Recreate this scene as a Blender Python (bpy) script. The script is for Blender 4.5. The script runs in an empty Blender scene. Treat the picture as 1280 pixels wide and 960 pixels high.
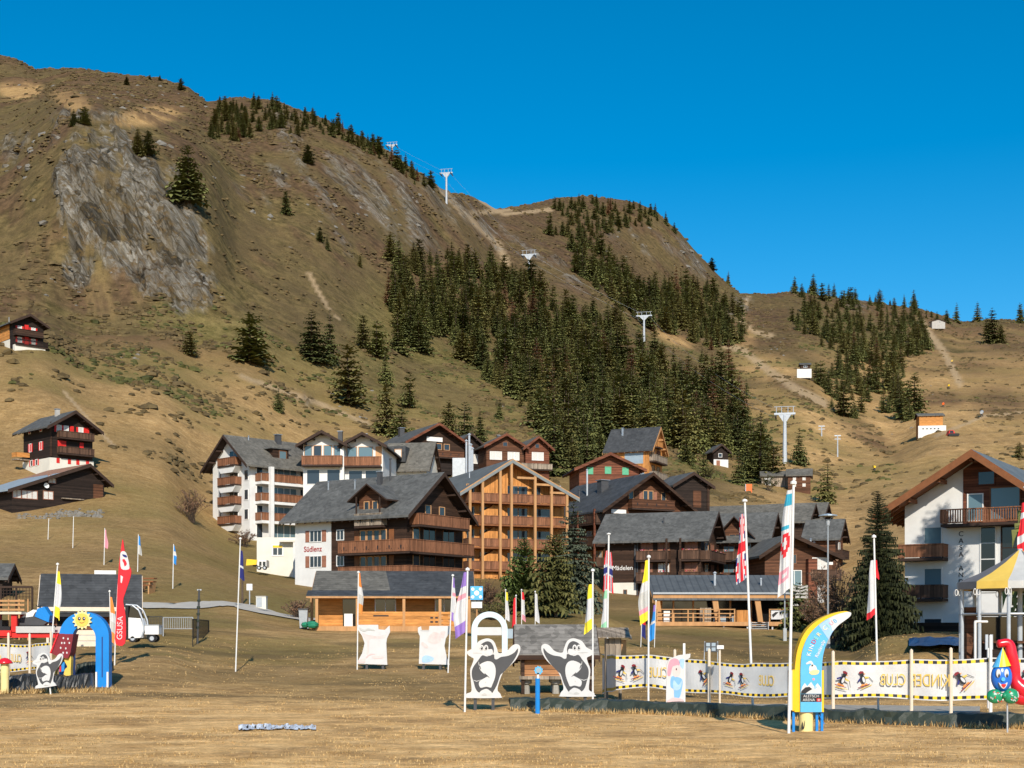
import bpy, math, random
import numpy as np
from mathutils import Vector, Matrix, Quaternion
RNG = random.Random(7)
F, YH, HC = 1760.0, 790.0, 2.56        # focal length in px of a 1280 px wide frame, horizon row, eye height
scene = bpy.context.scene
col = scene.collection
R = math.radians

# ------------------------------------------------------------------ objects
def tag(o, label=None, cat=None, group=None, kind=None):
    if label: o['label'] = label
    if cat: o['category'] = cat
    if group: o['group'] = group
    if kind: o['kind'] = kind
    return o

def empty(name, loc, rz=0.0, label=None, cat=None, group=None):
    o = bpy.data.objects.new(name, None)
    o.empty_display_size = 0.3
    col.objects.link(o)
    o.location = loc
    o.rotation_euler = (0, 0, rz)
    return tag(o, label, cat, group)

def copy_tree(o, parent=None):
    c = o.copy(); col.objects.link(c); c.parent = parent
    for ch in o.children: copy_tree(ch, c)
    return c

class MB:
    """collects shapes into one mesh with several materials"""
    def __init__(s): s.v = []; s.f = []; s.m = []; s.mats = []
    def mi(s, m):
        if m not in s.mats: s.mats.append(m)
        return s.mats.index(m)
    def add(s, vs, fs, m):
        n = len(s.v); k = s.mi(m)
        s.v.extend([tuple(p) for p in vs])
        for f in fs: s.f.append([n + i for i in f]); s.m.append(k)
        return s
    def box(s, x0, x1, y0, y1, z0, z1, m, T=None):
        vs = [(x, y, z) for z in (z0, z1) for y in (y0, y1) for x in (x0, x1)]
        if T: vs = [T(*p) for p in vs]
        return s.add(vs, [(0, 2, 3, 1), (4, 5, 7, 6), (0, 1, 5, 4), (2, 6, 7, 3), (0, 4, 6, 2), (1, 3, 7, 5)], m)
    def hexa(s, a, b, m):            # two quads a (4 pts) and b (4 pts)
        return s.add(list(a) + list(b), [(3, 2, 1, 0), (4, 5, 6, 7), (0, 1, 5, 4), (1, 2, 6, 5), (2, 3, 7, 6), (3, 0, 4, 7)], m)
    def tube(s, p, q, r0, r1, n, m, caps=True):
        p = Vector(p); q = Vector(q); d = (q - p)
        if d.length < 1e-6: return s
        d.normalize()
        a = d.orthogonal().normalized(); b = d.cross(a)
        vs = []
        for c, r in ((p, r0), (q, r1)):
            for i in range(n):
                t = 2 * math.pi * i / n
                vs.append(c + (a * math.cos(t) + b * math.sin(t)) * r)
        fs = [(i, (i + 1) % n, n + (i + 1) % n, n + i) for i in range(n)]
        if caps: fs += [tuple(range(n))[::-1], tuple(range(n, 2 * n))]
        return s.add(vs, fs, m)
    def path(s, pts, r, n, m):
        for a, b in zip(pts[:-1], pts[1:]): s.tube(a, b, r, r, n, m)
        return s
    def poly(s, pts, y0, y1, m, T=None):     # outline in x,z pushed from y0 to y1
        n = len(pts)
        vs = [(x, y0, z) for x, z in pts] + [(x, y1, z) for x, z in pts]
        if T: vs = [T(*p) for p in vs]
        fs = [tuple(range(n)), tuple(range(n, 2 * n))[::-1]]
        fs += [(i, n + i, n + (i + 1) % n, (i + 1) % n) for i in range(n)]
        return s.add(vs, fs, m)
    def lathe(s, prof, c, n, m, axis='z'):
        vs = []; fs = []
        for r, z in prof:
            for i in range(n):
                t = 2 * math.pi * i / n
                vs.append((c[0] + r * math.cos(t), c[1] + r * math.sin(t), c[2] + z))
        for k in range(len(prof) - 1):
            for i in range(n):
                fs.append((k * n + i, k * n + (i + 1) % n, (k + 1) * n + (i + 1) % n, (k + 1) * n + i))
        return s.add(vs, fs, m)
    def obj(s, name, parent=None, smooth=False, label=None):
        me = bpy.data.meshes.new(name)
        me.from_pydata(s.v, [], s.f)
        for m in s.mats: me.materials.append(m)
        me.polygons.foreach_set('material_index', s.m)
        if smooth: me.polygons.foreach_set('use_smooth', [True] * len(s.f))
        me.update()
        o = bpy.data.objects.new(name, me); col.objects.link(o)
        if parent: o.parent = parent
        if label: o['label'] = label
        return o

def ell(cx, cz, rx, rz, n=20, a=0.0):
    out = []
    for i in range(n):
        t = 2 * math.pi * i / n
        x, z = rx * math.cos(t), rz * math.sin(t)
        out.append((cx + x * math.cos(a) - z * math.sin(a), cz + x * math.sin(a) + z * math.cos(a)))
    return out

def smooth_closed(pts, k=4):
    n = len(pts); out = []
    for i in range(n):
        p0, p1, p2, p3 = pts[i - 1], pts[i], pts[(i + 1) % n], pts[(i + 2) % n]
        for j in range(k):
            t = j / k
            out.append(tuple(0.5 * (2 * b + (c - a) * t + (2 * a - 5 * b + 4 * c - d) * t * t + (3 * b - a - 3 * c + d) * t ** 3)
                             for a, b, c, d in zip(p0, p1, p2, p3)))
    return out

def smooth_open(pts, k=4):
    out = []
    n = len(pts)
    for i in range(n - 1):
        p0, p1, p2, p3 = pts[max(i - 1, 0)], pts[i], pts[i + 1], pts[min(i + 2, n - 1)]
        for j in range(k):
            t = j / k
            out.append(tuple(0.5 * (2 * b + (c - a) * t + (2 * a - 5 * b + 4 * c - d) * t * t + (3 * b - a - 3 * c + d) * t ** 3)
                             for a, b, c, d in zip(p0, p1, p2, p3)))
    out.append(pts[-1])
    return out

# ------------------------------------------------------------------ materials
def newmat(name):
    m = bpy.data.materials.new(name); m.use_nodes = True
    nt = m.node_tree
    b = next(n for n in nt.nodes if n.type == 'BSDF_PRINCIPLED')
    return m, nt, b

def N(nt, t, **kw):
    n = nt.nodes.new(t)
    for k, v in kw.items(): setattr(n, k, v)
    return n

def rgba(c): return (c[0], c[1], c[2], 1.0)

def simple(name, c, rough=0.6, var=0.15, scale=3.0, metal=0.0, spec=0.3, per_obj=0.0, stretch=(1, 1, 1), bump=0.0):
    """a base colour broken up by two noises (soiling and grain)"""
    m, nt, b = newmat(name)
    tc = N(nt, 'ShaderNodeTexCoord'); mp = N(nt, 'ShaderNodeMapping')
    mp.inputs['Scale'].default_value = stretch
    nt.links.new(tc.outputs['Object'], mp.inputs[0])
    n1 = N(nt, 'ShaderNodeTexNoise'); n1.inputs['Scale'].default_value = scale; n1.inputs['Detail'].default_value = 6
    n1.inputs['Roughness'].default_value = 0.65
    nt.links.new(mp.outputs[0], n1.inputs['Vector'])
    mr = N(nt, 'ShaderNodeMapRange')
    mr.inputs[1].default_value = 0.3; mr.inputs[2].default_value = 0.7
    mr.inputs[3].default_value = 1 - var; mr.inputs[4].default_value = 1 + var
    nt.links.new(n1.outputs['Fac'], mr.inputs[0])
    val = mr.outputs[0]
    if per_obj:
        oi = N(nt, 'ShaderNodeObjectInfo'); m2 = N(nt, 'ShaderNodeMapRange')
        m2.inputs[3].default_value = 1 - per_obj; m2.inputs[4].default_value = 1 + per_obj
        nt.links.new(oi.outputs['Random'], m2.inputs[0])
        mm = N(nt, 'ShaderNodeMath', operation='MULTIPLY')
        nt.links.new(val, mm.inputs[0]); nt.links.new(m2.outputs[0], mm.inputs[1]); val = mm.outputs[0]
    vm = N(nt, 'ShaderNodeVectorMath', operation='SCALE'); vm.inputs[0].default_value = c[:3]
    nt.links.new(val, vm.inputs['Scale']); nt.links.new(vm.outputs[0], b.inputs['Base Color'])
    b.inputs['Roughness'].default_value = rough; b.inputs['Metallic'].default_value = metal
    b.inputs['Specular IOR Level'].default_value = spec
    if bump:
        bp = N(nt, 'ShaderNodeBump'); bp.inputs['Strength'].default_value = bump; bp.inputs['Distance'].default_value = 0.05
        nt.links.new(n1.outputs['Fac'], bp.inputs['Height']); nt.links.new(bp.outputs[0], b.inputs['Normal'])
    return m

def boards(name, c, axis='z', pitch=0.18, var=0.35, dark=0.45, rough=0.75):
    """timber boards: a shade per board, dark joints, streaky grain. axis z = horizontal boards, h = vertical boards"""
    m, nt, b = newmat(name)
    tc = N(nt, 'ShaderNodeTexCoord'); sp = N(nt, 'ShaderNodeSeparateXYZ')
    nt.links.new(tc.outputs['Object'], sp.inputs[0])
    if axis == 'z': src = sp.outputs[2]
    else:
        a = N(nt, 'ShaderNodeMath', operation='ADD')
        nt.links.new(sp.outputs[0], a.inputs[0]); nt.links.new(sp.outputs[1], a.inputs[1]); src = a.outputs[0]
    d = N(nt, 'ShaderNodeMath', operation='DIVIDE'); d.inputs[1].default_value = pitch; nt.links.new(src, d.inputs[0])
    fl = N(nt, 'ShaderNodeMath', operation='FLOOR'); nt.links.new(d.outputs[0], fl.inputs[0])
    fr = N(nt, 'ShaderNodeMath', operation='FRACT'); nt.links.new(d.outputs[0], fr.inputs[0])
    wn = N(nt, 'ShaderNodeTexWhiteNoise', noise_dimensions='1D'); nt.links.new(fl.outputs[0], wn.inputs['W'])
    mr = N(nt, 'ShaderNodeMapRange'); mr.inputs[3].default_value = 1 - var; mr.inputs[4].default_value = 1 + var
    nt.links.new(wn.outputs['Value'], mr.inputs[0])
    jt = N(nt, 'ShaderNodeMath', operation='GREATER_THAN'); jt.inputs[1].default_value = 0.12; nt.links.new(fr.outputs[0], jt.inputs[0])
    jm = N(nt, 'ShaderNodeMapRange'); jm.inputs[3].default_value = dark; jm.inputs[4].default_value = 1.0
    nt.links.new(jt.outputs[0], jm.inputs[0])
    mp = N(nt, 'ShaderNodeMapping'); mp.inputs['Scale'].default_value = (1, 1, 6) if axis == 'z' else (6, 6, 1)
    nt.links.new(tc.outputs['Object'], mp.inputs[0])
    n1 = N(nt, 'ShaderNodeTexNoise'); n1.inputs['Scale'].default_value = 0.9; n1.inputs['Detail'].default_value = 6
    n1.inputs['Roughness'].default_value = 0.7
    nt.links.new(mp.outputs[0], n1.inputs['Vector'])
    m2 = N(nt, 'ShaderNodeMapRange'); m2.inputs[1].default_value = .3; m2.inputs[2].default_value = .7
    m2.inputs[3].default_value = 0.65; m2.inputs[4].default_value = 1.35
    nt.links.new(n1.outputs['Fac'], m2.inputs[0])
    x1 = N(nt, 'ShaderNodeMath', operation='MULTIPLY'); x2 = N(nt, 'ShaderNodeMath', operation='MULTIPLY')
    nt.links.new(mr.outputs[0], x1.inputs[0]); nt.links.new(jm.outputs[0], x1.inputs[1])
    nt.links.new(x1.outputs[0], x2.inputs[0]); nt.links.new(m2.outputs[0], x2.inputs[1])
    vm = N(nt, 'ShaderNodeVectorMath', operation='SCALE'); vm.inputs[0].default_value = c[:3]
    nt.links.new(x2.outputs[0], vm.inputs['Scale']); nt.links.new(vm.outputs[0], b.inputs['Base Color'])
    b.inputs['Roughness'].default_value = rough; b.inputs['Specular IOR Level'].default_value = 0.2
    return m

def roofing(name, c, pitch=0.33, rough=0.7, seam='row', var=0.22):
    """slates: rows across the slope, a shade per slate, lichen; or standing seams"""
    m, nt, b = newmat(name)
    tc = N(nt, 'ShaderNodeTexCoord')
    br = N(nt, 'ShaderNodeTexVoronoi'); br.inputs['Scale'].default_value = 1 / pitch
    nt.links.new(tc.outputs['Object'], br.inputs['Vector'])
    hs = N(nt, 'ShaderNodeSeparateXYZ'); nt.links.new(br.outputs['Color'], hs.inputs[0])
    mr = N(nt, 'ShaderNodeMapRange'); mr.inputs[3].default_value = 1 - var; mr.inputs[4].default_value = 1 + var
    nt.links.new(hs.outputs[0], mr.inputs[0])
    sp = N(nt, 'ShaderNodeSeparateXYZ'); nt.links.new(tc.outputs['Object'], sp.inputs[0])
    if seam == 'row': src = sp.outputs[2]; pp = 0.16
    else:
        src = sp.outputs[0] if seam == 'x' else sp.outputs[1]; pp = 0.55
    d = N(nt, 'ShaderNodeMath', operation='DIVIDE'); d.inputs[1].default_value = pp; nt.links.new(src, d.inputs[0])
    fr = N(nt, 'ShaderNodeMath', operation='FRACT'); nt.links.new(d.outputs[0], fr.inputs[0])
    jm = N(nt, 'ShaderNodeMapRange'); jm.inputs[1].default_value = 0.0; jm.inputs[2].default_value = 0.25
    jm.inputs[3].default_value = 0.55; jm.inputs[4].default_value = 1.0
    nt.links.new(fr.outputs[0], jm.inputs[0])
    n1 = N(nt, 'ShaderNodeTexNoise'); n1.inputs['Scale'].default_value = 0.6; n1.inputs['Detail'].default_value = 7
    n1.inputs['Roughness'].default_value = 0.7
    nt.links.new(tc.outputs['Object'], n1.inputs['Vector'])
    m2 = N(nt, 'ShaderNodeMapRange'); m2.inputs[1].default_value = .3; m2.inputs[2].default_value = .7
    m2.inputs[3].default_value = 0.72; m2.inputs[4].default_value = 1.28
    nt.links.new(n1.outputs['Fac'], m2.inputs[0])
    x1 = N(nt, 'ShaderNodeMath', operation='MULTIPLY'); x2 = N(nt, 'ShaderNodeMath', operation='MULTIPLY')
    nt.links.new(mr.outputs[0], x1.inputs[0]); nt.links.new(jm.outputs[0], x1.inputs[1])
    nt.links.new(x1.outputs[0], x2.inputs[0]); nt.links.new(m2.outputs[0], x2.inputs[1])
    vm = N(nt, 'ShaderNodeVectorMath', operation='SCALE'); vm.inputs[0].default_value = c[:3]
    nt.links.new(x2.outputs[0], vm.inputs['Scale']); nt.links.new(vm.outputs[0], b.inputs['Base Color'])
    b.inputs['Roughness'].default_value = rough; b.inputs['Specular IOR Level'].default_value = 0.25
    return m

def glass(name, c=(0.03, 0.04, 0.05)):
    m, nt, b = newmat(name)
    b.inputs['Base Color'].default_value = rgba(c); b.inputs['Roughness'].default_value = 0.08
    b.inputs['Specular IOR Level'].default_value = 0.6
    return m

M = dict(
    white=simple('white_plaster', (.70, .69, .66), .85, .08, .8),
    cream=simple('cream_plaster', (.70, .66, .57), .85, .08, .8),
    grey_wall=simple('grey_concrete', (.42, .40, .37), .9, .15, 1.2),
    dark=boards('dark_timber', (.050, .027, .017)),
    dark_v=boards('dark_upright_boards', (.075, .040, .024), 'h', .2),
    blackwood=boards('blackened_timber', (.026, .017, .013)),
    brown=boards('brown_timber', (.115, .050, .026)),
    redbrown=boards('red_brown_timber', (.17, .060, .032)),
    balc=boards('balcony_boards', (.235, .102, .052), 'h', .24, .25, .5),
    balc_d=boards('dark_balcony_boards', (.10, .055, .035), 'h', .22),
    larch=boards('larch_boards', (.54, .235, .065), 'z', .2, .15, .65),
    larch_v=boards('larch_upright_boards', (.54, .235, .068), 'h', .22, .25, .65),
    larch_p=simple('larch_post', (.47, .25, .105), .7, .2, 2, stretch=(1, 1, .2)),
    logs=boards('old_logs', (.36, .17, .075), 'z', .2, .2, .35),
    beam=simple('dark_beam', (.045, .026, .018), .8, .25, 2),
    orangebeam=simple('stained_beam', (.22, .082, .030), .65, .2, 2),
    roof=roofing('slate_roof', (.105, .104, .097)),
    roof_d=roofing('dark_slate_roof', (.060, .062, .064)),
    roof_w=roofing('warm_slate_roof', (.135, .125, .105)),
    roof_s=roofing('standing_seam_roof', (.15, .155, .145), .6, .5, 'y', .08),
    roof_sx=roofing('seamed_roof', (.10, .105, .105), .6, .5, 'x', .08),
    shingle=roofing('weathered_shingles', (.19, .175, .155), .22, .85, 'row', .35),
    tin=simple('blue_grey_tin', (.33, .40, .45), .45, .15, 1, .2),
    rust=simple('rusty_tin', (.32, .17, .11), .7, .35, 1.5, stretch=(3, 1, 1)),
    zinc=simple('zinc', (.38, .40, .42), .4, .1, 2, .6),
    glass=glass('window_glass'), glass_b=glass('bluish_glass', (.12, .19, .22)), glass_k=glass('dark_glass', (.012, .012, .012)),
    curtain=simple('white_curtain', (.62, .60, .56), .8, .2, 5),
    frame_w=simple('white_paint', (.78, .76, .72), .6, .08, 2),
    frame_b=simple('brown_frame', (.20, .09, .045), .6, .15, 3),
    frame_o=simple('pale_wood_frame', (.55, .30, .14), .6, .15, 3),
    red=simple('red_paint', (.62, .025, .02), .55, .15, 2),
    shut=simple('brown_shutter', (.30, .13, .08), .7, .15, 3),
    green=simple('green_paint', (.10, .38, .22), .6, .1, 3),
    metal=simple('grey_steel', (.45, .47, .48), .4, .12, 3, .5),
    galva=simple('galvanised_steel', (.46, .49, .52), .45, .1, 3, .2),
    black=simple('black_rubber', (.015, .015, .016), .6, .2, 4),
    pole=simple('pole_paint', (.74, .73, .70), .45, .08, 2),
    polewood=simple('pale_pole', (.72, .60, .46), .6, .1, 2),
    yellow=simple('yellow_paint', (.85, .55, .03), .5, .08, 2),
    blue=simple('blue_paint', (.012, .22, .62), .4, .08, 1.5),
    skyb=simple('light_blue_paint', (.10, .42, .72), .5, .08, 1.5),
    orange=simple('orange_plastic', (.80, .15, .03), .5, .1, 2),
    navy=simple('navy_cloth', (.025, .03, .16), .75, .15, 4),
    cl_white=simple('white_cloth', (.60, .595, .595), .8, .08, 3),
    cl_red=simple('red_cloth', (.70, .025, .035), .75, .12, 3),
    cl_yel=simple('yellow_cloth', (.82, .66, .04), .75, .1, 3),
    cl_grn=simple('pale_green_cloth', (.30, .58, .38), .75, .1, 3),
    cl_blue=simple('blue_cloth', (.03, .25, .62), .75, .1, 3),
    cl_pur=simple('purple_cloth', (.28, .17, .50), .75, .1, 3),
    cl_ora=simple('orange_cloth', (.78, .27, .06), .75, .1, 3),
    cl_pink=simple('pink_cloth', (.72, .30, .36), .75, .1, 3),
    cl_teal=simple('teal_cloth', (.04, .33, .47), .75, .1, 3),
    grey_t=simple('grey_canvas', (.16, .155, .16), .8, .1, 2),
    lgrey_t=simple('light_grey_canvas', (.50, .49, .46), .8, .08, 2),
    yel_t=simple('yellow_canvas', (.78, .52, .10), .75, .08, 2),
    tarp=simple('dark_green_tarpaulin', (.034, .044, .034), .5, .3, 1.6, bump=.6),
    tarp_k=simple('black_tarpaulin', (.022, .024, .026), .4, .3, 1.6, bump=.6),
    tarp_b=simple('blue_tarpaulin', (.012, .06, .16), .4, .3, 1.6, bump=.4),
    tarp_g=simple('green_tarpaulin', (.02, .20, .11), .5, .2, 2, bump=.6),
    plast=simple('crumpled_plastic', (.58, .62, .68), .3, .25, 6, bump=1),
    charcoal=simple('charcoal_paint', (.065, .065, .068), .55, .12, 2),
    board=simple('white_board_paint', (.60, .59, .575), .5, .07, 2.5),
    ink=simple('black_paint', (.02, .02, .022), .5, .1, 3),
    pinkp=simple('faded_pink_paint', (.66, .46, .44), .6, .12, 4),
    bluep=simple('faded_blue_paint', (.20, .42, .66), .6, .12, 4),
    maroon=simple('maroon_paint', (.22, .022, .030), .5, .12, 2),
    gold=simple('gold_print', (.72, .48, .10), .6, .12, 3),
    palesun=simple('pale_yellow_paint', (.84, .68, .30), .5, .06, 2),
    bark=simple('bark', (.10, .07, .05), .9, .3, 4, bump=.5),
    palebark=simple('pale_bark', (.34, .27, .20), .9, .3, 4),
    stone=simple('rough_stone', (.34, .32, .28), .9, .3, 2.5, bump=.8),
    boulder=simple('grey_boulder', (.19, .175, .15), .9, .25, 1, bump=.6),
    asphalt=simple('pale_asphalt', (.46, .42, .36), .9, .12, 1.2),
    gravel=simple('packed_gravel', (.36, .33, .28), .95, .2, 2.5),
    oldplank=boards('weathered_planks', (.30, .24, .18), 'h', .22),
)
# ------------------------------------------------------------------ terrain
def pchip(xk, yk, x):
    """monotone cubic through (xk, yk); yk may be (n,) or (n, m)"""
    xk = np.asarray(xk, float); yk = np.asarray(yk, float)
    h = np.diff(xk); sh = (-1,) + (1,) * (yk.ndim - 1)
    d = np.diff(yk, axis=0) / h.reshape(sh)
    s = np.zeros_like(yk)
    w1 = (2 * h[1:] + h[:-1]).reshape(sh); w2 = (h[1:] + 2 * h[:-1]).reshape(sh)
    a, b = d[:-1], d[1:]
    ok = a * b > 0
    with np.errstate(divide='ignore', invalid='ignore'):
        hm = (w1 + w2) / (w1 / a + w2 / b)
    s[1:-1] = np.where(ok, hm, 0); s[0] = d[0]; s[-1] = d[-1]
    x = np.clip(np.asarray(x, float), xk[0], xk[-1])
    i = np.clip(np.searchsorted(xk, x) - 1, 0, len(xk) - 2)
    t = ((x - xk[i]) / h[i]).reshape((-1,) + (1,) * (yk.ndim - 1)); hh = h[i].reshape(t.shape)
    return ((1 + 2 * t) * (1 - t) ** 2 * yk[i] + t * (1 - t) ** 2 * hh * s[i] + t * t * (3 - 2 * t) * yk[i + 1] + t * t * (t - 1) * hh * s[i + 1])

_P = np.random.RandomState(3).permutation(4096)
def vnoise(x, y, seed=0):
    xi = np.floor(x).astype(int); yi = np.floor(y).astype(int)
    fx = x - xi; fy = y - yi
    fx = fx * fx * (3 - 2 * fx); fy = fy * fy * (3 - 2 * fy)
    def hsh(a, b): return _P[(_P[(a + seed * 131) & 4095] + b) & 4095] / 4095.0
    v00, v10, v01, v11 = hsh(xi, yi), hsh(xi + 1, yi), hsh(xi, yi + 1), hsh(xi + 1, yi + 1)
    return (v00 * (1 - fx) + v10 * fx) * (1 - fy) + (v01 * (1 - fx) + v11 * fx) * fy
def fbm(x, y, o=5, seed=0, g=0.5):
    a, t, n = 1.0, 0.0, 0.0
    for i in range(o):
        t = t + a * (vnoise(x * 2 ** i, y * 2 ** i, seed + i) - .5); n += a; a *= g
    return t / n

# ground profiles: for columns of the view, (distance, row) of the ground, then the skyline
PROF = {
 -2600: [(58, 862), (72, 835), (83, 815), (140, 740), (230, 640), (400, 520), (700, 350)],
 -700: [(58, 862), (65, 838), (83, 803), (110, 750), (165, 640), (190, 590), (240, 440), (300, 380), (400, 220), (650, 100), (720, 60)],
 0:   [(58, 860), (65, 835), (83, 803), (110, 752), (135, 700), (165, 645), (190, 583), (240, 436), (300, 388), (400, 215), (650, 105), (720, 70)],
 50:  [(58, 858), (65, 832), (83, 803), (110, 755), (135, 703), (165, 646), (190, 582), (240, 442), (310, 380), (380, 200), (640, 110), (720, 88)],
 100: [(58, 858), (65, 831), (83, 803), (110, 757), (135, 702), (165, 645), (190, 582), (240, 470), (320, 385), (362, 195), (600, 110), (720, 86)],
 200: [(58, 860), (65, 833), (83, 803), (110, 757), (140, 702), (165, 655), (190, 604), (240, 500), (320, 392), (368, 225), (600, 130), (720, 98)],
 258: [(58, 862), (72, 832), (83, 808), (110, 760), (140, 715), (165, 685), (190, 655), (240, 530), (320, 415), (372, 262), (600, 150), (700, 126)],
 300: [(58, 864), (72, 836), (83, 812), (110, 764), (140, 726), (165, 703), (190, 672), (230, 570), (300, 455), (380, 320), (450, 235), (600, 150), (700, 123)],
 400: [(58, 866), (72, 838), (83, 816), (102, 788), (120, 768), (140, 742), (190, 690), (230, 610), (300, 505), (400, 350), (500, 225), (640, 148)],
 450: [(58, 866), (72, 838), (83, 817), (102, 789), (140, 742), (190, 690), (230, 603), (300, 520), (400, 390), (500, 265), (620, 172)],
 520: [(58, 866), (72, 838), (83, 818), (102, 789), (140, 744), (190, 690), (230, 596), (300, 535), (400, 435), (500, 325), (620, 215)],
 560: [(58, 866), (72, 838), (83, 818), (102, 789), (140, 745), (190, 690), (230, 594), (300, 545), (400, 450), (500, 360), (660, 239)],
 620: [(58, 866), (72, 837), (90, 806), (114, 782), (140, 752), (190, 688), (230, 598), (300, 548), (400, 470), (520, 385), (640, 300), (760, 262)],
 700: [(58, 866), (72, 836), (90, 806), (114, 781), (140, 758), (164, 738), (190, 675), (230, 605), (300, 555), (400, 490), (530, 390), (700, 300), (880, 247)],
 740: [(58, 866), (72, 836), (90, 806), (114, 781), (140, 760), (164, 740), (190, 680), (230, 608), (300, 560), (400, 500), (530, 410), (680, 330), (900, 246)],
 800: [(58, 866), (72, 836), (90, 806), (114, 782), (140, 763), (164, 742), (190, 680), (230, 606), (300, 555), (400, 495), (520, 440), (620, 412), (750, 345), (900, 255)],
 850: [(58, 866), (72, 836), (90, 806), (114, 783), (140, 766), (164, 748), (190, 680), (230, 612), (300, 570), (400, 510), (520, 455), (640, 430), (780, 370), (900, 291)],
 900: [(58, 867), (72, 838), (90, 808), (114, 784), (140, 768), (164, 752), (190, 690), (230, 625), (300, 585), (400, 520), (520, 470), (650, 440), (800, 395), (900, 348)],
 930: [(58, 868), (72, 840), (90, 810), (114, 786), (140, 770), (164, 754), (190, 695), (230, 630), (300, 592), (400, 530), (520, 480), (650, 440), (800, 400), (950, 367)],
 990: [(58, 868), (72, 842), (90, 812), (114, 788), (140, 770), (164, 748), (190, 695), (230, 640), (280, 602), (400, 530), (520, 475), (650, 440), (800, 400), (1000, 363)],
 1060: [(58, 868), (72, 842), (90, 812), (114, 792), (140, 768), (164, 730), (190, 690), (230, 645), (280, 607), (400, 545), (520, 500), (650, 455), (850, 405), (1020, 373)],
 1110: [(58, 868), (68, 842), (80, 798), (95, 793), (114, 785), (140, 755), (164, 715), (190, 672), (230, 635), (280, 600), (400, 555), (520, 512), (650, 465), (850, 415), (1040, 383)],
 1180: [(58, 868), (68, 842), (77, 800), (95, 788), (114, 775), (140, 740), (164, 700), (190, 660), (230, 625), (280, 590), (350, 548), (520, 500), (700, 450), (880, 420), (1050, 398)],
 1280: [(58, 868), (68, 842), (77, 805), (95, 785), (114, 770), (140, 735), (164, 700), (190, 660), (230, 625), (280, 590), (350, 550), (520, 500), (700, 450), (880, 425), (1050, 402)],
 2000: [(58, 868), (68, 842), (77, 815), (95, 790), (114, 770), (140, 740), (190, 670), (280, 600), (350, 560), (520, 510), (700, 460), (1050, 405)],
 4200: [(58, 868), (72, 850), (83, 830), (140, 770), (230, 700), (400, 640), (700, 560)],
}
SKY = [(-2600, 350), (-700, 60), (0, 70), (20, 75), (45, 89), (60, 87), (100, 86), (150, 93), (200, 98), (235, 109), (258, 127), (275, 126), (300, 123), (350, 128), (400, 148),
       (450, 172), (490, 192), (520, 215), (555, 238), (590, 246), (620, 263), (650, 258), (690, 249), (740, 246), (790, 252), (820, 263), (850, 291),
       (870, 316), (900, 347), (925, 367), (960, 368), (990, 364), (1060, 374), (1110, 382), (1150, 386), (1200, 403), (1250, 400), (1280, 402), (2000, 405), (4200, 560)]
ND = 640
DG = np.exp(np.linspace(math.log(26), math.log(2400), ND))
SC = np.unique(np.concatenate([np.linspace(-2600, -300, 60), np.linspace(-300, 30, 60), np.linspace(30, 290, 200), np.linspace(290, 1580, 330), np.linspace(1580, 4200, 60)]))
ks = sorted(PROF)
rows = []
for s in ks:
    p = PROF[s]
    D = [26, 45] + [d for d, _ in p]
    Y = [YH + HC * F / 26, YH + HC * F / 45] + [y for _, y in p]
    dl, yl = D[-1], Y[-1]
    D += [dl * 1.12, dl * 1.5, 2600]; Y += [yl + 12, yl + 70, yl + 200]
    Z = HC + np.array(D) * (YH - np.array(Y)) / F
    rows.append(pchip(D, Z, DG))
ZG = pchip(ks, np.array(rows), SC)                       # (columns, distances)
XX = (SC[:, None] - 640) / F * DG[None, :]
YY = np.broadcast_to(DG[None, :], XX.shape)
SS = np.broadcast_to(SC[:, None], XX.shape)
def sstep(a, b, x):
    t = np.clip((x - a) / (b - a), 0, 1); return t * t * (3 - 2 * t)
def rowof(Z): return YH - (Z - HC) / YY * F
# match the height of the ridge lines
sk_t = np.interp(SC, [a for a, _ in SKY], [b for _, b in SKY])
for it in range(3):
    yy = rowof(ZG); yy2 = np.where(YY > 230, yy, 9999)
    j = yy2.argmin(axis=1); Ds = DG[j]; cur = yy2[np.arange(len(SC)), j]
    dy = sk_t - cur
    w = sstep(0.55, 1.0, YY / Ds[:, None])
    ZG = ZG - w * (dy[:, None] * YY / F)
YR = rowof(ZG)
def blob(cx, cy, rx, ry, ang=0.0, soft=.5):
    a = R(ang); dx = SS - cx; dy = YR - cy
    u = (dx * math.cos(a) + dy * math.sin(a)) / rx; v = (-dx * math.sin(a) + dy * math.cos(a)) / ry
    return 1 - sstep(1 - soft, 1 + soft, np.sqrt(u * u + v * v))
FRONT = (YY < Ds[:, None] * 1.02)
# land cover ------------------------------------------------------------
n_big = fbm(XX / 60, YY / 60, 5, 11); n_mid = fbm(XX / 14, YY / 14, 5, 21); n_fine = fbm(XX / 3.5, YY / 3.5, 4, 31)
rock = np.zeros_like(ZG)
for b in [(165, 268, 118, 62, 52, .35), (205, 335, 62, 45, 60, .35), (110, 215, 45, 40, 40, .4), (100, 330, 30, 22, 60, .4)]:
    rock = np.maximum(rock, blob(*b))
craggy = np.zeros_like(ZG)
for b in [(345, 225, 22, 50, 70, .6), (420, 240, 75, 32, 48, .6), (490, 255, 70, 30, 45, .6), (380, 175, 60, 18, 30, .5), (20, 180, 25, 18, 0, .5), (560, 250, 40, 18, 45, .5),
          (690, 330, 60, 14, 30, .5), (800, 300, 45, 14, 25, .5), (868, 322, 30, 14, 50, .4), (610, 300, 20, 30, 0, .6), (140, 150, 60, 12, 5, .6), (420, 300, 60, 12, 40, .6),
          (660, 480, 50, 10, 35, .5), (370, 500, 25, 14, 20, .6), (1075, 380, 20, 10, 0, .5), (925, 385, 12, 16, 50, .5)]:
    craggy = np.maximum(craggy, blob(*b))
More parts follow.
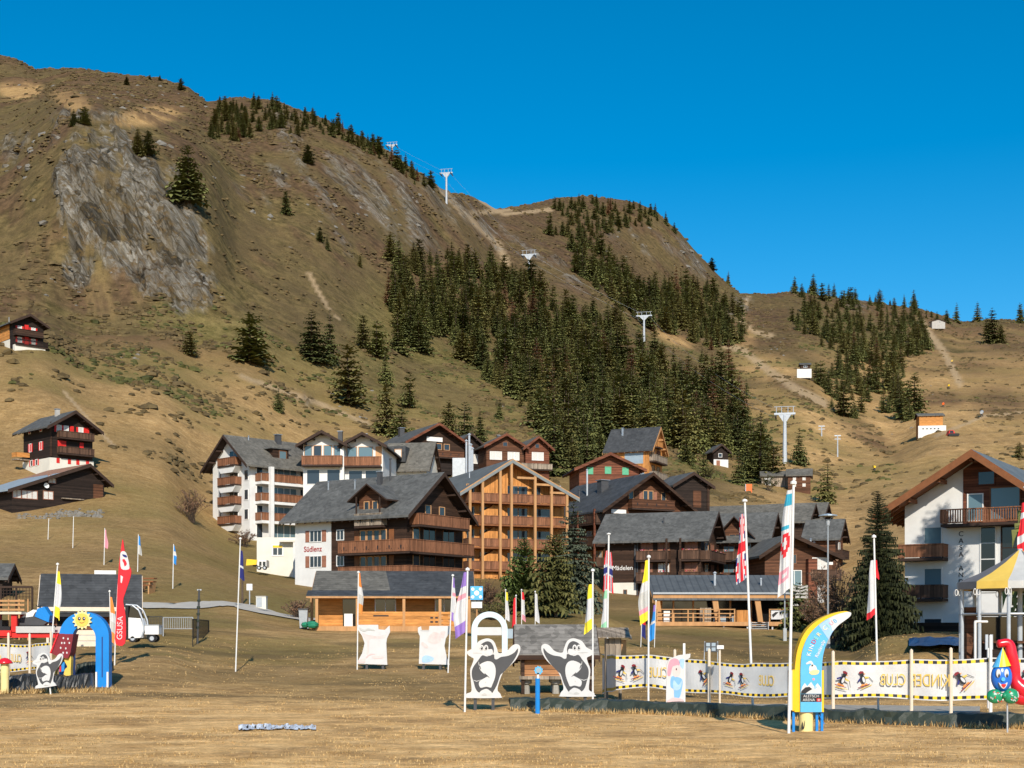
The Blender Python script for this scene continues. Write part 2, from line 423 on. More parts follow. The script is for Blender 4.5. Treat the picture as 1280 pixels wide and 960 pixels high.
rx = fbm((XX * .86 + ZG * .5) / 5.0, (ZG * .86 - XX * .5) / 30, 5, 41, .6)
rock_m = np.clip(sstep(.18, .62, rock * .95 + rx * 2.4 + n_mid * 1.2 + n_fine * .9), 0, 1) * (rock > .01)
crag_m = sstep(.0, .16, rx + n_mid * .5) * craggy * .85
rockall = np.maximum(rock_m, crag_m) * FRONT
uu = (XX * .86 + ZG * .5); vv = (ZG * .86 - XX * .5)
slab = np.zeros_like(ZG)
for wl, am, sd in ((11.0, 2.6, 51), (4.3, 1.3, 52), (1.9, .55, 53)):
    ph = uu / wl + 2.2 * fbm(uu / (wl * 1.6), vv / (wl * 4.0), 4, sd); fr_ = ph - np.floor(ph)
    slab = slab + am * (np.where(fr_ < .78, fr_ / .78, (1 - fr_) / .22) - .5) * (.5 + vnoise(uu / wl, vv / (wl * 2.5), sd + 7))
SLAB = slab * rockall
ZG = ZG + rockall * (rx * 7 + fbm((XX * .86 + ZG * .5) / 1.6, (ZG * .86 - XX * .5) / 9, 4, 47) * 4.0) * sstep(200, 300, YY)
ZG = ZG + n_big * 5 * sstep(220, 420, YY) * (1 - sstep(.75, 1.0, YY / Ds[:, None])) + n_mid * 2.2 * sstep(150, 340, YY) + n_fine * .9 * sstep(180, 340, YY)
ZG = ZG + (n_mid * .35 + n_fine * .10) * sstep(48, 90, YY) + fbm(XX / 1.2, YY / 1.2, 3, 61) * .07
# the grassy mound behind the fence
def bump(Z, s, D, rxm, rym, h):
    cx = (s - 640) / F * D
    q = ((XX - cx) / rxm) ** 2 + ((YY - D) / rym) ** 2
    return Z + h * np.exp(-q ** 1.6 * 1.1)
ZG = bump(ZG, 1128, 62, 2.7, 3.0, 1.35); ZG = bump(ZG, 1330, 58, 5.5, 5.5, 1.1)
ZG = bump(ZG, 745, 108, 2.4, 3.0, .9)
YR = rowof(ZG)
straw = np.zeros_like(ZG)
low = sstep(395, 450, YR + n_big * 90 - np.clip(SS - 250, 0, 250) * .25)
straw = np.maximum(straw, low * (1 - .85 * sstep(360, 430, SS) * (1 - sstep(880, 1000, SS)) * (1 - sstep(600, 680, YR))))
straw = np.maximum(straw, sstep(960, 1100, SS) * sstep(395, 440, YR + n_big * 120) * .85)
for b in [(25, 112, 28, 13, 0, .3), (185, 145, 42, 13, -8, .4), (90, 125, 24, 12, 20, .5), (960, 460, 45, 16, 10, .6), (930, 420, 16, 24, 10, .5), (840, 425, 28, 9, 15, .4), (330, 520, 60, 25, 20, .6), (420, 520, 50, 25, 25, .6)]:
    straw = np.maximum(straw, blob(*b))
strk = fbm(uu / 2.6, vv / 38, 5, 91, .65)
straw = np.maximum(straw, sstep(.0, .3, strk + n_mid * .5) * .42 * (SS < 660) * sstep(190, 260, YR))
lvl = .22 + .16 * sstep(780, 1000, SS) + .10 * sstep(430, 520, YR) * (1 - sstep(640, 720, YR))
lvl = lvl * sstep(85, 120, YY) + (1 - sstep(85, 120, YY)) * (.40 + n_mid * 1.1 + .72 * (1 - sstep(42, 60, YY + n_mid * 16)))
pale = np.zeros_like(ZG)
for b in [(25, 112, 28, 13, 0, .3), (185, 145, 42, 13, -8, .4), (90, 125, 24, 12, 20, .5), (840, 425, 28, 9, 15, .4), (930, 420, 16, 24, 10, .5), (960, 460, 45, 16, 10, .6)]:
    pale = np.maximum(pale, blob(*b))
straw = np.clip(np.maximum(straw * lvl, pale * .55) + n_mid * .35 * sstep(50, 90, YY) + n_big * .5 * sstep(100, 160, YY), 0, 1)
heath = np.clip(sstep(-.10, .09, n_big + n_mid * .8 - strk * .4) * (1 - sstep(400, 480, YR)), 0, 1) * .9
for b in [(700, 310, 130, 55, 20, .6), (960, 410, 45, 30, 20, .6), (170, 115, 100, 20, 0, .6), (1190, 460, 60, 8, 0, .7), (1255, 430, 45, 14, 10, .6), (1180, 500, 30, 10, 0, .6), (1250, 505, 40, 18, 10, .6), (1080, 540, 50, 12, 35, .6), (1000, 490, 40, 10, 30, .6)]:
    heath = np.maximum(heath, blob(*b) * np.clip(.75 + n_mid * 2, 0, 1))
green = np.clip(sstep(.0, .22, fbm(XX / 25, YY / 25, 4, 71)) * sstep(330, 420, YR) * .8, 0, 1) * (1 - .5 * sstep(1000, 1100, SS))
for b in [(600, 480, 110, 60, 30, .6), (480, 420, 40, 60, 0, .6), (220, 800, 60, 14, 0, .6), (360, 760, 60, 18, 10, .5), (300, 690, 60, 18, 30, .6), (700, 780, 80, 16, 0, .5), (1120, 805, 60, 16, 0, .4), (1090, 590, 60, 12, 0, .6), (860, 775, 100, 8, 0, .6)]:
    green = np.maximum(green, blob(*b) * np.clip(.7 + n_mid * 2, 0, 1))
green = np.maximum(green, sstep(-.05, .16, fbm(XX / 7, YY / 7, 5, 131)) * .8 * sstep(56, 72, YY) * (1 - sstep(112, 150, YY)))
green *= sstep(50, 75, YY)
dirt = np.zeros_like(ZG)
def seg(pts, wpx):
    best = np.full(ZG.shape, 1e9)
    for (x0, y0), (x1, y1) in zip(pts[:-1], pts[1:]):
        dx, dy = x1 - x0, y1 - y0; L2 = dx * dx + dy * dy
        t = np.clip(((SS - x0) * dx + (YR - y0) * dy) / L2, 0, 1)
        best = np.minimum(best, np.hypot(SS - x0 - t * dx, YR - y0 - t * dy))
    return 1 - sstep(wpx * .5, wpx * 1.3, best + n_mid * wpx)
for pts, w in [([(555, 240), (580, 265), (600, 285), (622, 305), (634, 328)], 5), ([(575, 268), (640, 262)], 3), ([(80, 490), (100, 512), (130, 545), (145, 560)], 1.6),
               ([(935, 372), (925, 400), (945, 415), (965, 420)], 3), ([(600, 250), (630, 268), (690, 262)], 2.5), ([(880, 420), (930, 440), (985, 480), (1030, 505)], 5),
               ([(385, 340), (410, 385), (425, 400)], 2), ([(1170, 545), (1230, 520), (1280, 515)], 2), ([(1150, 400), (1180, 440), (1200, 480)], 4), ([(300, 470), (400, 505), (460, 530)], 3)]:
    dirt = np.maximum(dirt, seg(pts, w) * .8)
dark = np.clip(sstep(.06, .2, fbm(XX / 9, YY / 3.2, 4, 81)) * sstep(36, 50, YY) * (1 - sstep(90, 110, YY)), 0, 1) * .9
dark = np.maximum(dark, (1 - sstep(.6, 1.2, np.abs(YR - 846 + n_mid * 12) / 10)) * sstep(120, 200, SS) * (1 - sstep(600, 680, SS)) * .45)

LD = np.log(DG)
def ground(X, Y):
    D = max(Y, 26.0); s = 640 + X / D * F
    i = min(max(np.searchsorted(SC, s) - 1, 0), len(SC) - 2)
    t = min(max((s - SC[i]) / (SC[i + 1] - SC[i]), 0), 1)
    q = (math.log(D) - LD[0]) / (LD[-1] - LD[0]) * (ND - 1); j = min(int(q), ND - 2); u = min(q - j, 1)
    z = (ZG[i, j] * (1 - t) + ZG[i + 1, j] * t) * (1 - u) + (ZG[i, j + 1] * (1 - t) + ZG[i + 1, j + 1] * t) * u
    return float(z) * (1.0 if Y >= 26 else max(0.0, (Y - 10) / 16))
def at(s, D, dz=0.0):
    X = (s - 640) / F * D
    return Vector((X, D, ground(X, D) + dz))
def zrow(y, D): return HC + D * (YH - y) / F
def hit(s, y, dmin=26):
    """the ground point first met at column s and row y"""
    i = min(max(np.searchsorted(SC, s) - 1, 0), len(SC) - 2)
    t = (s - SC[i]) / (SC[i + 1] - SC[i])
    yr = YR[i] * (1 - t) + YR[i + 1] * t
    k = np.where((yr <= y) & (DG > dmin))[0]
    if not len(k): k = [int(np.argmin(np.where(DG > dmin, yr, 9e9)))]
    return float(DG[k[0]])

# mesh -------------------------------------------------------------------
pre = [-400., -120., -40., -10., 8., 18.]
nD = ND + len(pre)
V = np.zeros((len(SC), nD, 3))
for k, d in enumerate(pre): V[:, k, 0] = (SC - 640) / F * 26 * (1 if d > -50 else 3); V[:, k, 1] = d
V[:, len(pre):, 0] = XX; V[:, len(pre):, 1] = YY; V[:, len(pre):, 2] = ZG; V[:, len(pre):, 1] -= SLAB * 1.1; V[:, len(pre):, 0] -= SLAB * .35
me = bpy.data.meshes.new('ground')
nS = len(SC)
idx = np.arange(nS * nD).reshape(nS, nD)
q = np.stack([idx[:-1, :-1], idx[1:, :-1], idx[1:, 1:], idx[:-1, 1:]], -1).reshape(-1, 4)
me.vertices.add(nS * nD); me.vertices.foreach_set('co', V.reshape(-1))
me.loops.add(q.size); me.loops.foreach_set('vertex_index', q.reshape(-1).astype(np.int32))
me.polygons.add(len(q)); me.polygons.foreach_set('loop_start', np.arange(0, q.size, 4, dtype=np.int32))
me.polygons.foreach_set('use_smooth', np.ones(len(q), bool))
me.update(calc_edges=True)
def full(A):
    B = np.zeros((nS, nD)); B[:, len(pre):] = A; B[:, :len(pre)] = A[:, :1]; return B.reshape(-1)
for nm, a in (('cover', (straw, heath, rockall, green)), ('cover2', (dirt, dark, np.zeros_like(dirt), np.zeros_like(dirt)))):
    at_ = me.color_attributes.new(nm, 'FLOAT_COLOR', 'POINT')
    at_.data.foreach_set('color', np.stack([full(np.clip(x, 0, 1)) for x in a], -1).reshape(-1).astype(np.float32))
ground_o = bpy.data.objects.new('ground', me); col.objects.link(ground_o); tag(ground_o, kind='structure')

m, nt, bs = newmat('alpine_ground')
L = nt.links
geo = N(nt, 'ShaderNodeNewGeometry')
def noise(scale, detail=6, rough=.6, vec=None, dist=0):
    n = N(nt, 'ShaderNodeTexNoise'); n.inputs['Scale'].default_value = scale; n.inputs['Detail'].default_value = detail
    n.inputs['Roughness'].default_value = rough; n.inputs['Distortion'].default_value = dist
    L.new(vec or geo.outputs['Position'], n.inputs['Vector']); return n.outputs['Fac']
def rng(x, a, b, c, d):
    n = N(nt, 'ShaderNodeMapRange'); L.new(x, n.inputs[0])
    for i, v in enumerate((a, b, c, d)): n.inputs[i + 1].default_value = v
    return n.outputs[0]
def mixc(f, a, b):
    n = N(nt, 'ShaderNodeMix', data_type='RGBA')
    if isinstance(f, float): n.inputs[0].default_value = f
    else: L.new(f, n.inputs[0])
    for k, x in ((6, a), (7, b)):
        if isinstance(x, tuple): n.inputs[k].default_value = rgba(x)
        else: L.new(x, n.inputs[k])
    return n.outputs[2]
def mul(a, b):
    n = N(nt, 'ShaderNodeMath', operation='MULTIPLY')
    for k, x in ((0, a), (1, b)):
        if isinstance(x, float): n.inputs[k].default_value = x
        else: L.new(x, n.inputs[k])
    return n.outputs[0]
def scl(c, f):
    n = N(nt, 'ShaderNodeVectorMath', operation='SCALE'); L.new(c, n.inputs[0]); L.new(f, n.inputs['Scale']); return n.outputs[0]
ca = N(nt, 'ShaderNodeVertexColor', layer_name='cover'); cb = N(nt, 'ShaderNodeVertexColor', layer_name='cover2')
sa = N(nt, 'ShaderNodeSeparateColor'); L.new(ca.outputs[0], sa.inputs[0]); sb = N(nt, 'ShaderNodeSeparateColor'); L.new(cb.outputs[0], sb.inputs[0])
n_s, n_m, n_l, n_x = noise(2.2, 8, .7), noise(.33, 8, .68), noise(.05, 8, .65), noise(9, 5, .7)
str_mp = N(nt, 'ShaderNodeMapping'); str_mp.inputs['Scale'].default_value = (.55, 1.1, .6); L.new(geo.outputs['Position'], str_mp.inputs[0])
n_str = noise(.9, 7, .7, str_mp.outputs[0])
olive = mixc(rng(n_m, .38, .62, 0, 1), (.068, .053, .021), (.178, .128, .053))
olive = mixc(rng(n_l, .42, .6, 0, .7), olive, (.118, .082, .040))
strawc = mixc(rng(n_str, .35, .65, 0, 1), (.60, .345, .130), (.92, .585, .26))
strawc = mixc(rng(n_m, .46, .62, 0, .75), strawc, (.36, .205, .085))
heathc = mixc(rng(n_m, .4, .6, 0, 1), (.058, .034, .021), (.135, .080, .045))
greenc = mixc(rng(n_m, .4, .6, 0, 1), (.115, .100, .028), (.215, .175, .060))
c = mixc(sa.outputs[0], olive, strawc)
c = mixc(mul(sa.outputs[1], rng(n_s, .3, .6, .55, 1)), c, heathc)
c = mixc(mul(ca.outputs['Alpha'], rng(n_s, .3, .65, .35, .85)), c, greenc)
c = mixc(sb.outputs[0], c, (.40, .285, .165))
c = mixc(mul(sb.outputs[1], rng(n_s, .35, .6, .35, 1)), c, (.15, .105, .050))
c = scl(c, rng(n_s, .28, .72, .70, 1.30)); c = scl(c, rng(n_x, .28, .72, .72, 1.28))
# rock: slanting ribs
rot = N(nt, 'ShaderNodeMapping'); rot.inputs['Rotation'].default_value = (0, R(30), 0); L.new(geo.outputs['Position'], rot.inputs[0])
st = N(nt, 'ShaderNodeMapping'); st.inputs['Scale'].default_value = (1, .6, .13); L.new(rot.outputs[0], st.inputs[0])
r1, r2, r3 = noise(.3, 9, .62, st.outputs[0], .25), noise(1.1, 7, .7, st.outputs[0]), noise(.5, 6, .65)
cr = N(nt, 'ShaderNodeValToRGB'); cr.color_ramp.elements[0].position = .39; cr.color_ramp.elements[0].color = (.045, .039, .030, 1)
cr.color_ramp.elements[1].position = .66; cr.color_ramp.elements[1].color = (.41, .385, .33, 1)
e = cr.color_ramp.elements.new(.52); e.color = (.225, .20, .158, 1)
def voro(scale, feat='F1', out='Color'):
    n = N(nt, 'ShaderNodeTexVoronoi', feature=feat); n.inputs['Scale'].default_value = scale; n.inputs['Randomness'].default_value = 1
    wv = N(nt, 'ShaderNodeVectorMath', operation='ADD'); L.new(st.outputs[0], wv.inputs[0])
    wn_ = N(nt, 'ShaderNodeTexNoise'); wn_.inputs['Scale'].default_value = scale * 1.5; wn_.inputs['Detail'].default_value = 4; L.new(st.outputs[0], wn_.inputs['Vector'])
    ws = N(nt, 'ShaderNodeVectorMath', operation='SCALE'); ws.inputs['Scale'].default_value = .5 / scale; L.new(wn_.outputs['Color'], ws.inputs[0]); L.new(ws.outputs[0], wv.inputs[1])
    L.new(wv.outputs[0], n.inputs['Vector']); return n.outputs[out]
def red(c_):
    n = N(nt, 'ShaderNodeSeparateColor'); L.new(c_, n.inputs[0]); return n.outputs[0]
v1, v2 = red(voro(.28)), red(voro(.85))
e1 = voro(.28, 'DISTANCE_TO_EDGE', 'Distance'); e2 = voro(.85, 'DISTANCE_TO_EDGE', 'Distance')
mx = N(nt, 'ShaderNodeMath', operation='MULTIPLY_ADD'); L.new(r2, mx.inputs[0]); mx.inputs[1].default_value = .34
vsum = N(nt, 'ShaderNodeMath', operation='MULTIPLY_ADD'); L.new(v1, vsum.inputs[0]); vsum.inputs[1].default_value = .13; L.new(mul(v2, .11), vsum.inputs[2])
vs2 = N(nt, 'ShaderNodeMath', operation='MULTIPLY_ADD'); L.new(r1, vs2.inputs[0]); vs2.inputs[1].default_value = .38; L.new(vsum.outputs[0], vs2.inputs[2]); L.new(vs2.outputs[0], mx.inputs[2]); L.new(mx.outputs[0], cr.inputs[0])
rockc = mixc(rng(r3, .52, .60, 0, .8), cr.outputs[0], (.16, .105, .045))
crack = mul(rng(e1, 0, .035, .35, 1), rng(e2, 0, .03, .55, 1)); rockc = scl(rockc, crack)
c = mixc(mul(sa.outputs[2], rng(r2, .3, .55, .35, 1)), c, rockc)
L.new(c, bs.inputs['Base Color']); bs.inputs['Roughness'].default_value = .95; bs.inputs['Specular IOR Level'].default_value = .05
b1 = N(nt, 'ShaderNodeBump'); b1.inputs['Strength'].default_value = .3; b1.inputs['Distance'].default_value = 2.0; L.new(n_m, b1.inputs['Height'])
b2 = N(nt, 'ShaderNodeBump'); b2.inputs['Strength'].default_value = .4; b2.inputs['Distance'].default_value = .25; L.new(n_s, b2.inputs['Height']); L.new(b1.outputs[0], b2.inputs['Normal'])
b3 = N(nt, 'ShaderNodeBump'); b3.inputs['Distance'].default_value = 5.0; L.new(mul(sa.outputs[2], .9), b3.inputs['Strength']); L.new(mx.outputs[0], b3.inputs['Height']); L.new(b2.outputs[0], b3.inputs['Normal'])
L.new(b3.outputs[0], bs.inputs['Normal'])
me.materials.append(m)

# ------------------------------------------------------------------ camera, sun, sky
cam = bpy.data.cameras.new('camera'); cam_o = bpy.data.objects.new('camera', cam); col.objects.link(cam_o)
cam.sensor_width = 36; cam.lens = F / 1280 * 36; cam.shift_y = (YH - 480) / 1280
cam.clip_end = 6000; cam.clip_start = .3
cam_o.location = (0, 0, HC); cam_o.rotation_euler = (R(90), 0, 0)
scene.camera = cam_o
EL, AZ = R(32), math.atan2(-.119, 1.0)         # elevation; the light travels into the view and slightly to the left
d = Vector((math.sin(AZ) * math.cos(EL), math.cos(AZ) * math.cos(EL), -math.sin(EL)))
sun = bpy.data.lights.new('sun', 'SUN'); sun.energy = 4.2; sun.angle = R(.53); sun.color = (1, .925, .81)
sun_o = bpy.data.objects.new('sun', sun); col.objects.link(sun_o); sun_o.rotation_euler = d.to_track_quat('-Z', 'Y').to_euler()
w = bpy.data.worlds.new('World'); scene.world = w; w.use_nodes = True
wt = w.node_tree; bg = wt.nodes['Background']
sky = wt.nodes.new('ShaderNodeTexSky'); sky.sky_type = 'NISHITA'; sky.sun_disc = False
sky.sun_elevation = EL; sky.sun_rotation = math.atan2(-d.x, -d.y); sky.altitude = 1900; sky.air_density = 1.0; sky.dust_density = 1.9; sky.ozone_density = 2.0
hsv = wt.nodes.new('ShaderNodeHueSaturation'); hsv.inputs['Saturation'].default_value = 1.5
wt.links.new(sky.outputs[0], hsv.inputs['Color']); wt.links.new(hsv.outputs[0], bg.inputs[0]); hsv.inputs['Hue'].default_value = .489; bg.inputs[1].default_value = .122
scene.view_settings.view_transform = 'Standard'; scene.view_settings.look = 'None'; scene.view_settings.gamma = 1; scene.view_settings.exposure = 0.25
scene.cycles.max_bounces = 6; scene.cycles.diffuse_bounces = 3
# ------------------------------------------------------------------ trees
def foliage(name, c1, c2, var=.3):
    m, nt, b = newmat(name)
    oi = N(nt, 'ShaderNodeObjectInfo'); g = N(nt, 'ShaderNodeNewGeometry')
    n = N(nt, 'ShaderNodeTexNoise'); n.inputs['Scale'].default_value = 1.1; n.inputs['Detail'].default_value = 5
    nt.links.new(g.outputs['Position'], n.inputs['Vector'])
    a = N(nt, 'ShaderNodeMath', operation='ADD'); nt.links.new(n.outputs['Fac'], a.inputs[0]); nt.links.new(oi.outputs['Random'], a.inputs[1])
    a2 = N(nt, 'ShaderNodeMath', operation='ADD'); nt.links.new(a.outputs[0], a2.inputs[0]); nt.links.new(g.outputs['Random Per Island'], a2.inputs[1])
    mr = N(nt, 'ShaderNodeMapRange'); mr.inputs[1].default_value = .7; mr.inputs[2].default_value = 2.2; nt.links.new(a2.outputs[0], mr.inputs[0])
    mx = N(nt, 'ShaderNodeMix', data_type='RGBA'); nt.links.new(mr.outputs[0], mx.inputs[0])
    mx.inputs[6].default_value = rgba(c1); mx.inputs[7].default_value = rgba(c2)
    nt.links.new(mx.outputs[2], b.inputs['Base Color']); b.inputs['Roughness'].default_value = .7; b.inputs['Specular IOR Level'].default_value = .15
    return m
F_SPR = foliage('spruce_needles', (.046, .056, .019), (.195, .198, .062))
F_OLI = foliage('olive_needles', (.066, .068, .021), (.225, .200, .064))
F_SHADE = foliage('painted_shade_needles', (.014, .018, .008), (.058, .063, .022))  # needle colour darkened to stand in for shade on the big spruce
F_BLU = foliage('grey_green_needles', (.035, .050, .034), (.135, .150, .095))
F_PIN = foliage('bright_green_needles', (.030, .050, .015), (.120, .155, .042))
F_LAR = foliage('rusty_larch_needles', (.15, .085, .045), (.36, .205, .115))
F_LEAF = foliage('russet_twigs', (.10, .055, .032), (.24, .14, .085))
F_SHR = foliage('shrub_leaves', (.035, .042, .013), (.13, .12, .035))

def conifer(seed, h, rad, whorls, fr, mat, tk=None, droop=.35, bare=0.0, shape=.85, spr=5, low=.05, gap=.1, wid=.30):
    """crown: whorls of drooping boughs, each a spine with side sprays; returns (crown MB, trunk MB)"""
    r = random.Random(seed); mb = MB(); tr = MB()
    tr.tube((0, 0, -.6), (0, 0, h * .55), h * .022 + .03, h * .012 + .01, 6, tk or M['bark'])
    tr.tube((0, 0, h * .55), (0, 0, h * .985), h * .012 + .01, .01, 5, tk or M['bark'])
    lean = r.uniform(0, 6.28); lop = r.uniform(.05, .22)
    for k in range(whorls):
        t = low + (1 - low) * (k + r.uniform(-.35, .35)) / whorls
        t = min(max(t, low), .985)
        if t < bare: continue
        rr = rad * (1 - t) ** shape * r.uniform(.78, 1.12) + .04 * h * .35
        n = max(4, int(fr * (0.45 + .55 * (1 - t)) + r.random()))
        a0 = r.uniform(0, 6.28)
        for i in range(n):
            if r.random() < gap: continue
            a = a0 + 6.2832 * (i + r.uniform(-.35, .35)) / n
            l = rr * r.uniform(.7, 1.15) * (1 + lop * math.cos(a - lean))
            dx, dy = math.cos(a), math.sin(a); px, py = -dy, dx
            z0 = t * h; dr = droop * r.uniform(.6, 1.4) * (1.1 - t); up = .25 * (t > .75)
            wd = l * wid + .05
            def P(u, v, dz=0):      # along the bough, across
                return (dx * l * u + px * v, dy * l * u + py * v, z0 - l * dr * (u ** 1.3) + l * .16 * max(0, u - .6) + up * l * u + dz)
            vs = []; fs = []
            for q in range(spr):
                u0 = (q + .1) / spr; u1 = (q + 1.25) / spr
                ww = wd * (1 - u0 * .72) * r.uniform(.75, 1.3)
                for sg in (1, -1):
                    b = len(vs)
                    vs += [P(u0 * .95, 0), P(min(u0 + .5 / spr, 1), sg * ww * .55, -.05 * l * r.random()), P(u1 * .98, sg * ww, -.22 * l * r.uniform(.3, 1.0)), P(min(u1, 1.02), 0, .02 * l)]
                    fs.append((b, b + 1, b + 2, b + 3))
            b = len(vs)
            vs += [P(.8, wd * .2, 0), P(1.12, 0, .05 * l), P(.8, -wd * .2, 0)]; fs.append((b, b + 1, b + 2))
            mb.add(vs, fs, mat)
    mb.add([(-.04, 0, h * .93), (.04, 0, h * .93), (0, .02, h)], [(0, 1, 2)], mat)
    return mb, tr

def mesh_of(mb, name):
    o = mb.obj(name); me = o.data; bpy.data.objects.remove(o); return me
def joined(a, b):
    c = MB(); c.v = list(a.v); c.f = list(a.f); c.m = list(a.m); c.mats = list(a.mats)
    n = len(c.v)
    for f, k in zip(b.f, b.m): c.f.append([n + i for i in f]); c.m.append(c.mi(b.mats[k]))
    c.v += b.v; return c
# far kinds, all 10 m tall; crown and trunk too small to tell apart
FAR = []
for sd in range(9):
    FAR.append(joined(*conifer(100 + sd, 10, [2.5, 2.9, 2.3, 2.7, 3.1, 2.4, 2.6, 3.0, 2.7][sd], 20 if sd % 4 else 15, 11, F_SPR if sd % 3 else F_OLI, spr=3, shape=[.48, .75, .85, .62][sd % 4], gap=[.22, .08, .1, .16][sd % 4], wid=.42, droop=[.15, .35, .4, .25][sd % 4])))
FAR_ME = [mesh_of(m_, 'spruce') for m_ in FAR]
LARCH = [joined(*conifer(200 + sd, 10, 1.9, 20, 11, F_LAR, M['bark'], spr=3, gap=.1, droop=.15, wid=.4)) for sd in range(2)]
LARCH_ME = [mesh_of(m_, 'larch') for m_ in LARCH]
def inside(x, y, P):
    c = False
    for i in range(len(P)):
        (x1, y1), (x2, y2) = P[i - 1], P[i]
        if (y1 > y) != (y2 > y) and x < (x2 - x1) * (y - y1) / (y2 - y1) + x1: c = not c
    return c
SPOTS = []       # (s, D, h, kind, label, group)
def scatter(poly, n, hm, label, group, seed, mind=9, larch=.05, lab2=None):
    r = random.Random(seed); xs = [p[0] for p in poly]; ys = [p[1] for p in poly]; got = []; t = 0
    while len(got) < n and t < n * 60:
        t += 1
        x, y = r.uniform(min(xs), max(xs)), r.uniform(min(ys), max(ys))
        if not inside(x, y, poly) or (868 < x < 930 and y > 570): continue
        if any((x - a) ** 2 + ((y - b) * 1.5) ** 2 < mind ** 2 for a, b in got): continue
        got.append((x, y)); D = hit(x, y, 200)
        k = 'larch' if r.random() < larch else 'spruce'
        SPOTS.append((x, D, hm * r.choice([.38, .5, .62, .75, .85, 1, 1, 1.1, 1.25]) * r.uniform(.9, 1.1), k, label, group))
W1 = [(492, 338), (520, 328), (560, 326), (640, 350), (700, 388), (760, 405), (800, 432), (845, 470), (900, 505), (950, 555), (965, 605), (900, 604), (860, 585), (840, 560), (780, 545), (720, 600), (690, 598), (690, 560), (660, 520), (605, 475), (560, 438), (505, 432), (485, 385)]
scatter(W1, 520, 10.2, 'dark green spruce crowded in the big wood on the slope above the village', 'spruces of the big wood above the village', 1, 6.4, .06)
W2 = [(715, 322), (745, 335), (790, 358), (880, 366), (925, 392), (930, 434), (890, 436), (800, 414), (765, 378), (740, 360), (718, 345)]
scatter(W2, 160, 12, 'dark spruce in the belt of trees under the rounded rocky summit', 'spruces in the belt below the rounded summit', 2, 5.6, .03)
W3 = [(990, 388), (1040, 372), (1100, 384), (1150, 405), (1162, 440), (1128, 458), (1146, 525), (1110, 530), (1075, 505), (1030, 490), (1052, 450), (1010, 425), (985, 412)]
scatter(W3, 180, 11, 'dark spruce in the wood on the saddle between the two pale ski runs', 'spruces of the wood between the ski runs', 3, 5.8, .03)
scatter([(1010, 470), (1050, 470), (1085, 515), (1060, 530), (1030, 505)], 14, 9, 'dark spruce in the wood on the saddle between the two pale ski runs', 'spruces of the wood between the ski runs', 31, 8, 0)
W4 = [(262, 175), (270, 140), (320, 128), (370, 140), (400, 152), (372, 172), (330, 165), (300, 180)]
scatter(W4, 75, 6.5, 'small dark spruce scattered on the heath of the high left shoulder', 'small spruces on the high left shoulder', 4, 5, .05)
scatter([(380, 142), (440, 168), (500, 205), (540, 235), (525, 238), (480, 206), (430, 178), (380, 160)], 48, 6.5, 'small spruce lining the skyline ridge by the upper lift towers', 'small spruces along the skyline ridge', 5, 6.5, .08)
scatter([(690, 262), (760, 252), (820, 268), (840, 290), (800, 285), (740, 300), (715, 290)], 70, 7, 'small dark spruce dotted over the rounded rocky summit', 'small spruces on the rounded summit', 6, 5.5, .02)
scatter([(670, 285), (720, 300), (760, 320), (770, 335), (720, 320)], 16, 10, 'small dark spruce dotted over the rounded rocky summit', 'small spruces on the rounded summit', 7, 8, .02)
scatter([(880, 430), (930, 470), (935, 520), (905, 520), (870, 480)], 12, 13, 'rust brown larch among dark spruces at the right end of the big wood', 'rusty larches at the end of the big wood', 8, 11, .7)
scatter([(1130, 384), (1190, 402), (1180, 410), (1130, 392)], 8, 10, 'small spruce on the low skyline at the right behind the ski run', 'small spruces on the low right skyline', 9, 7, 0)
scatter([(990, 366), (1150, 386), (1150, 394), (995, 374)], 14, 13, 'dark spruce in the wood on the saddle between the two pale ski runs', 'spruces of the wood between the ski runs', 32, 8, 0)
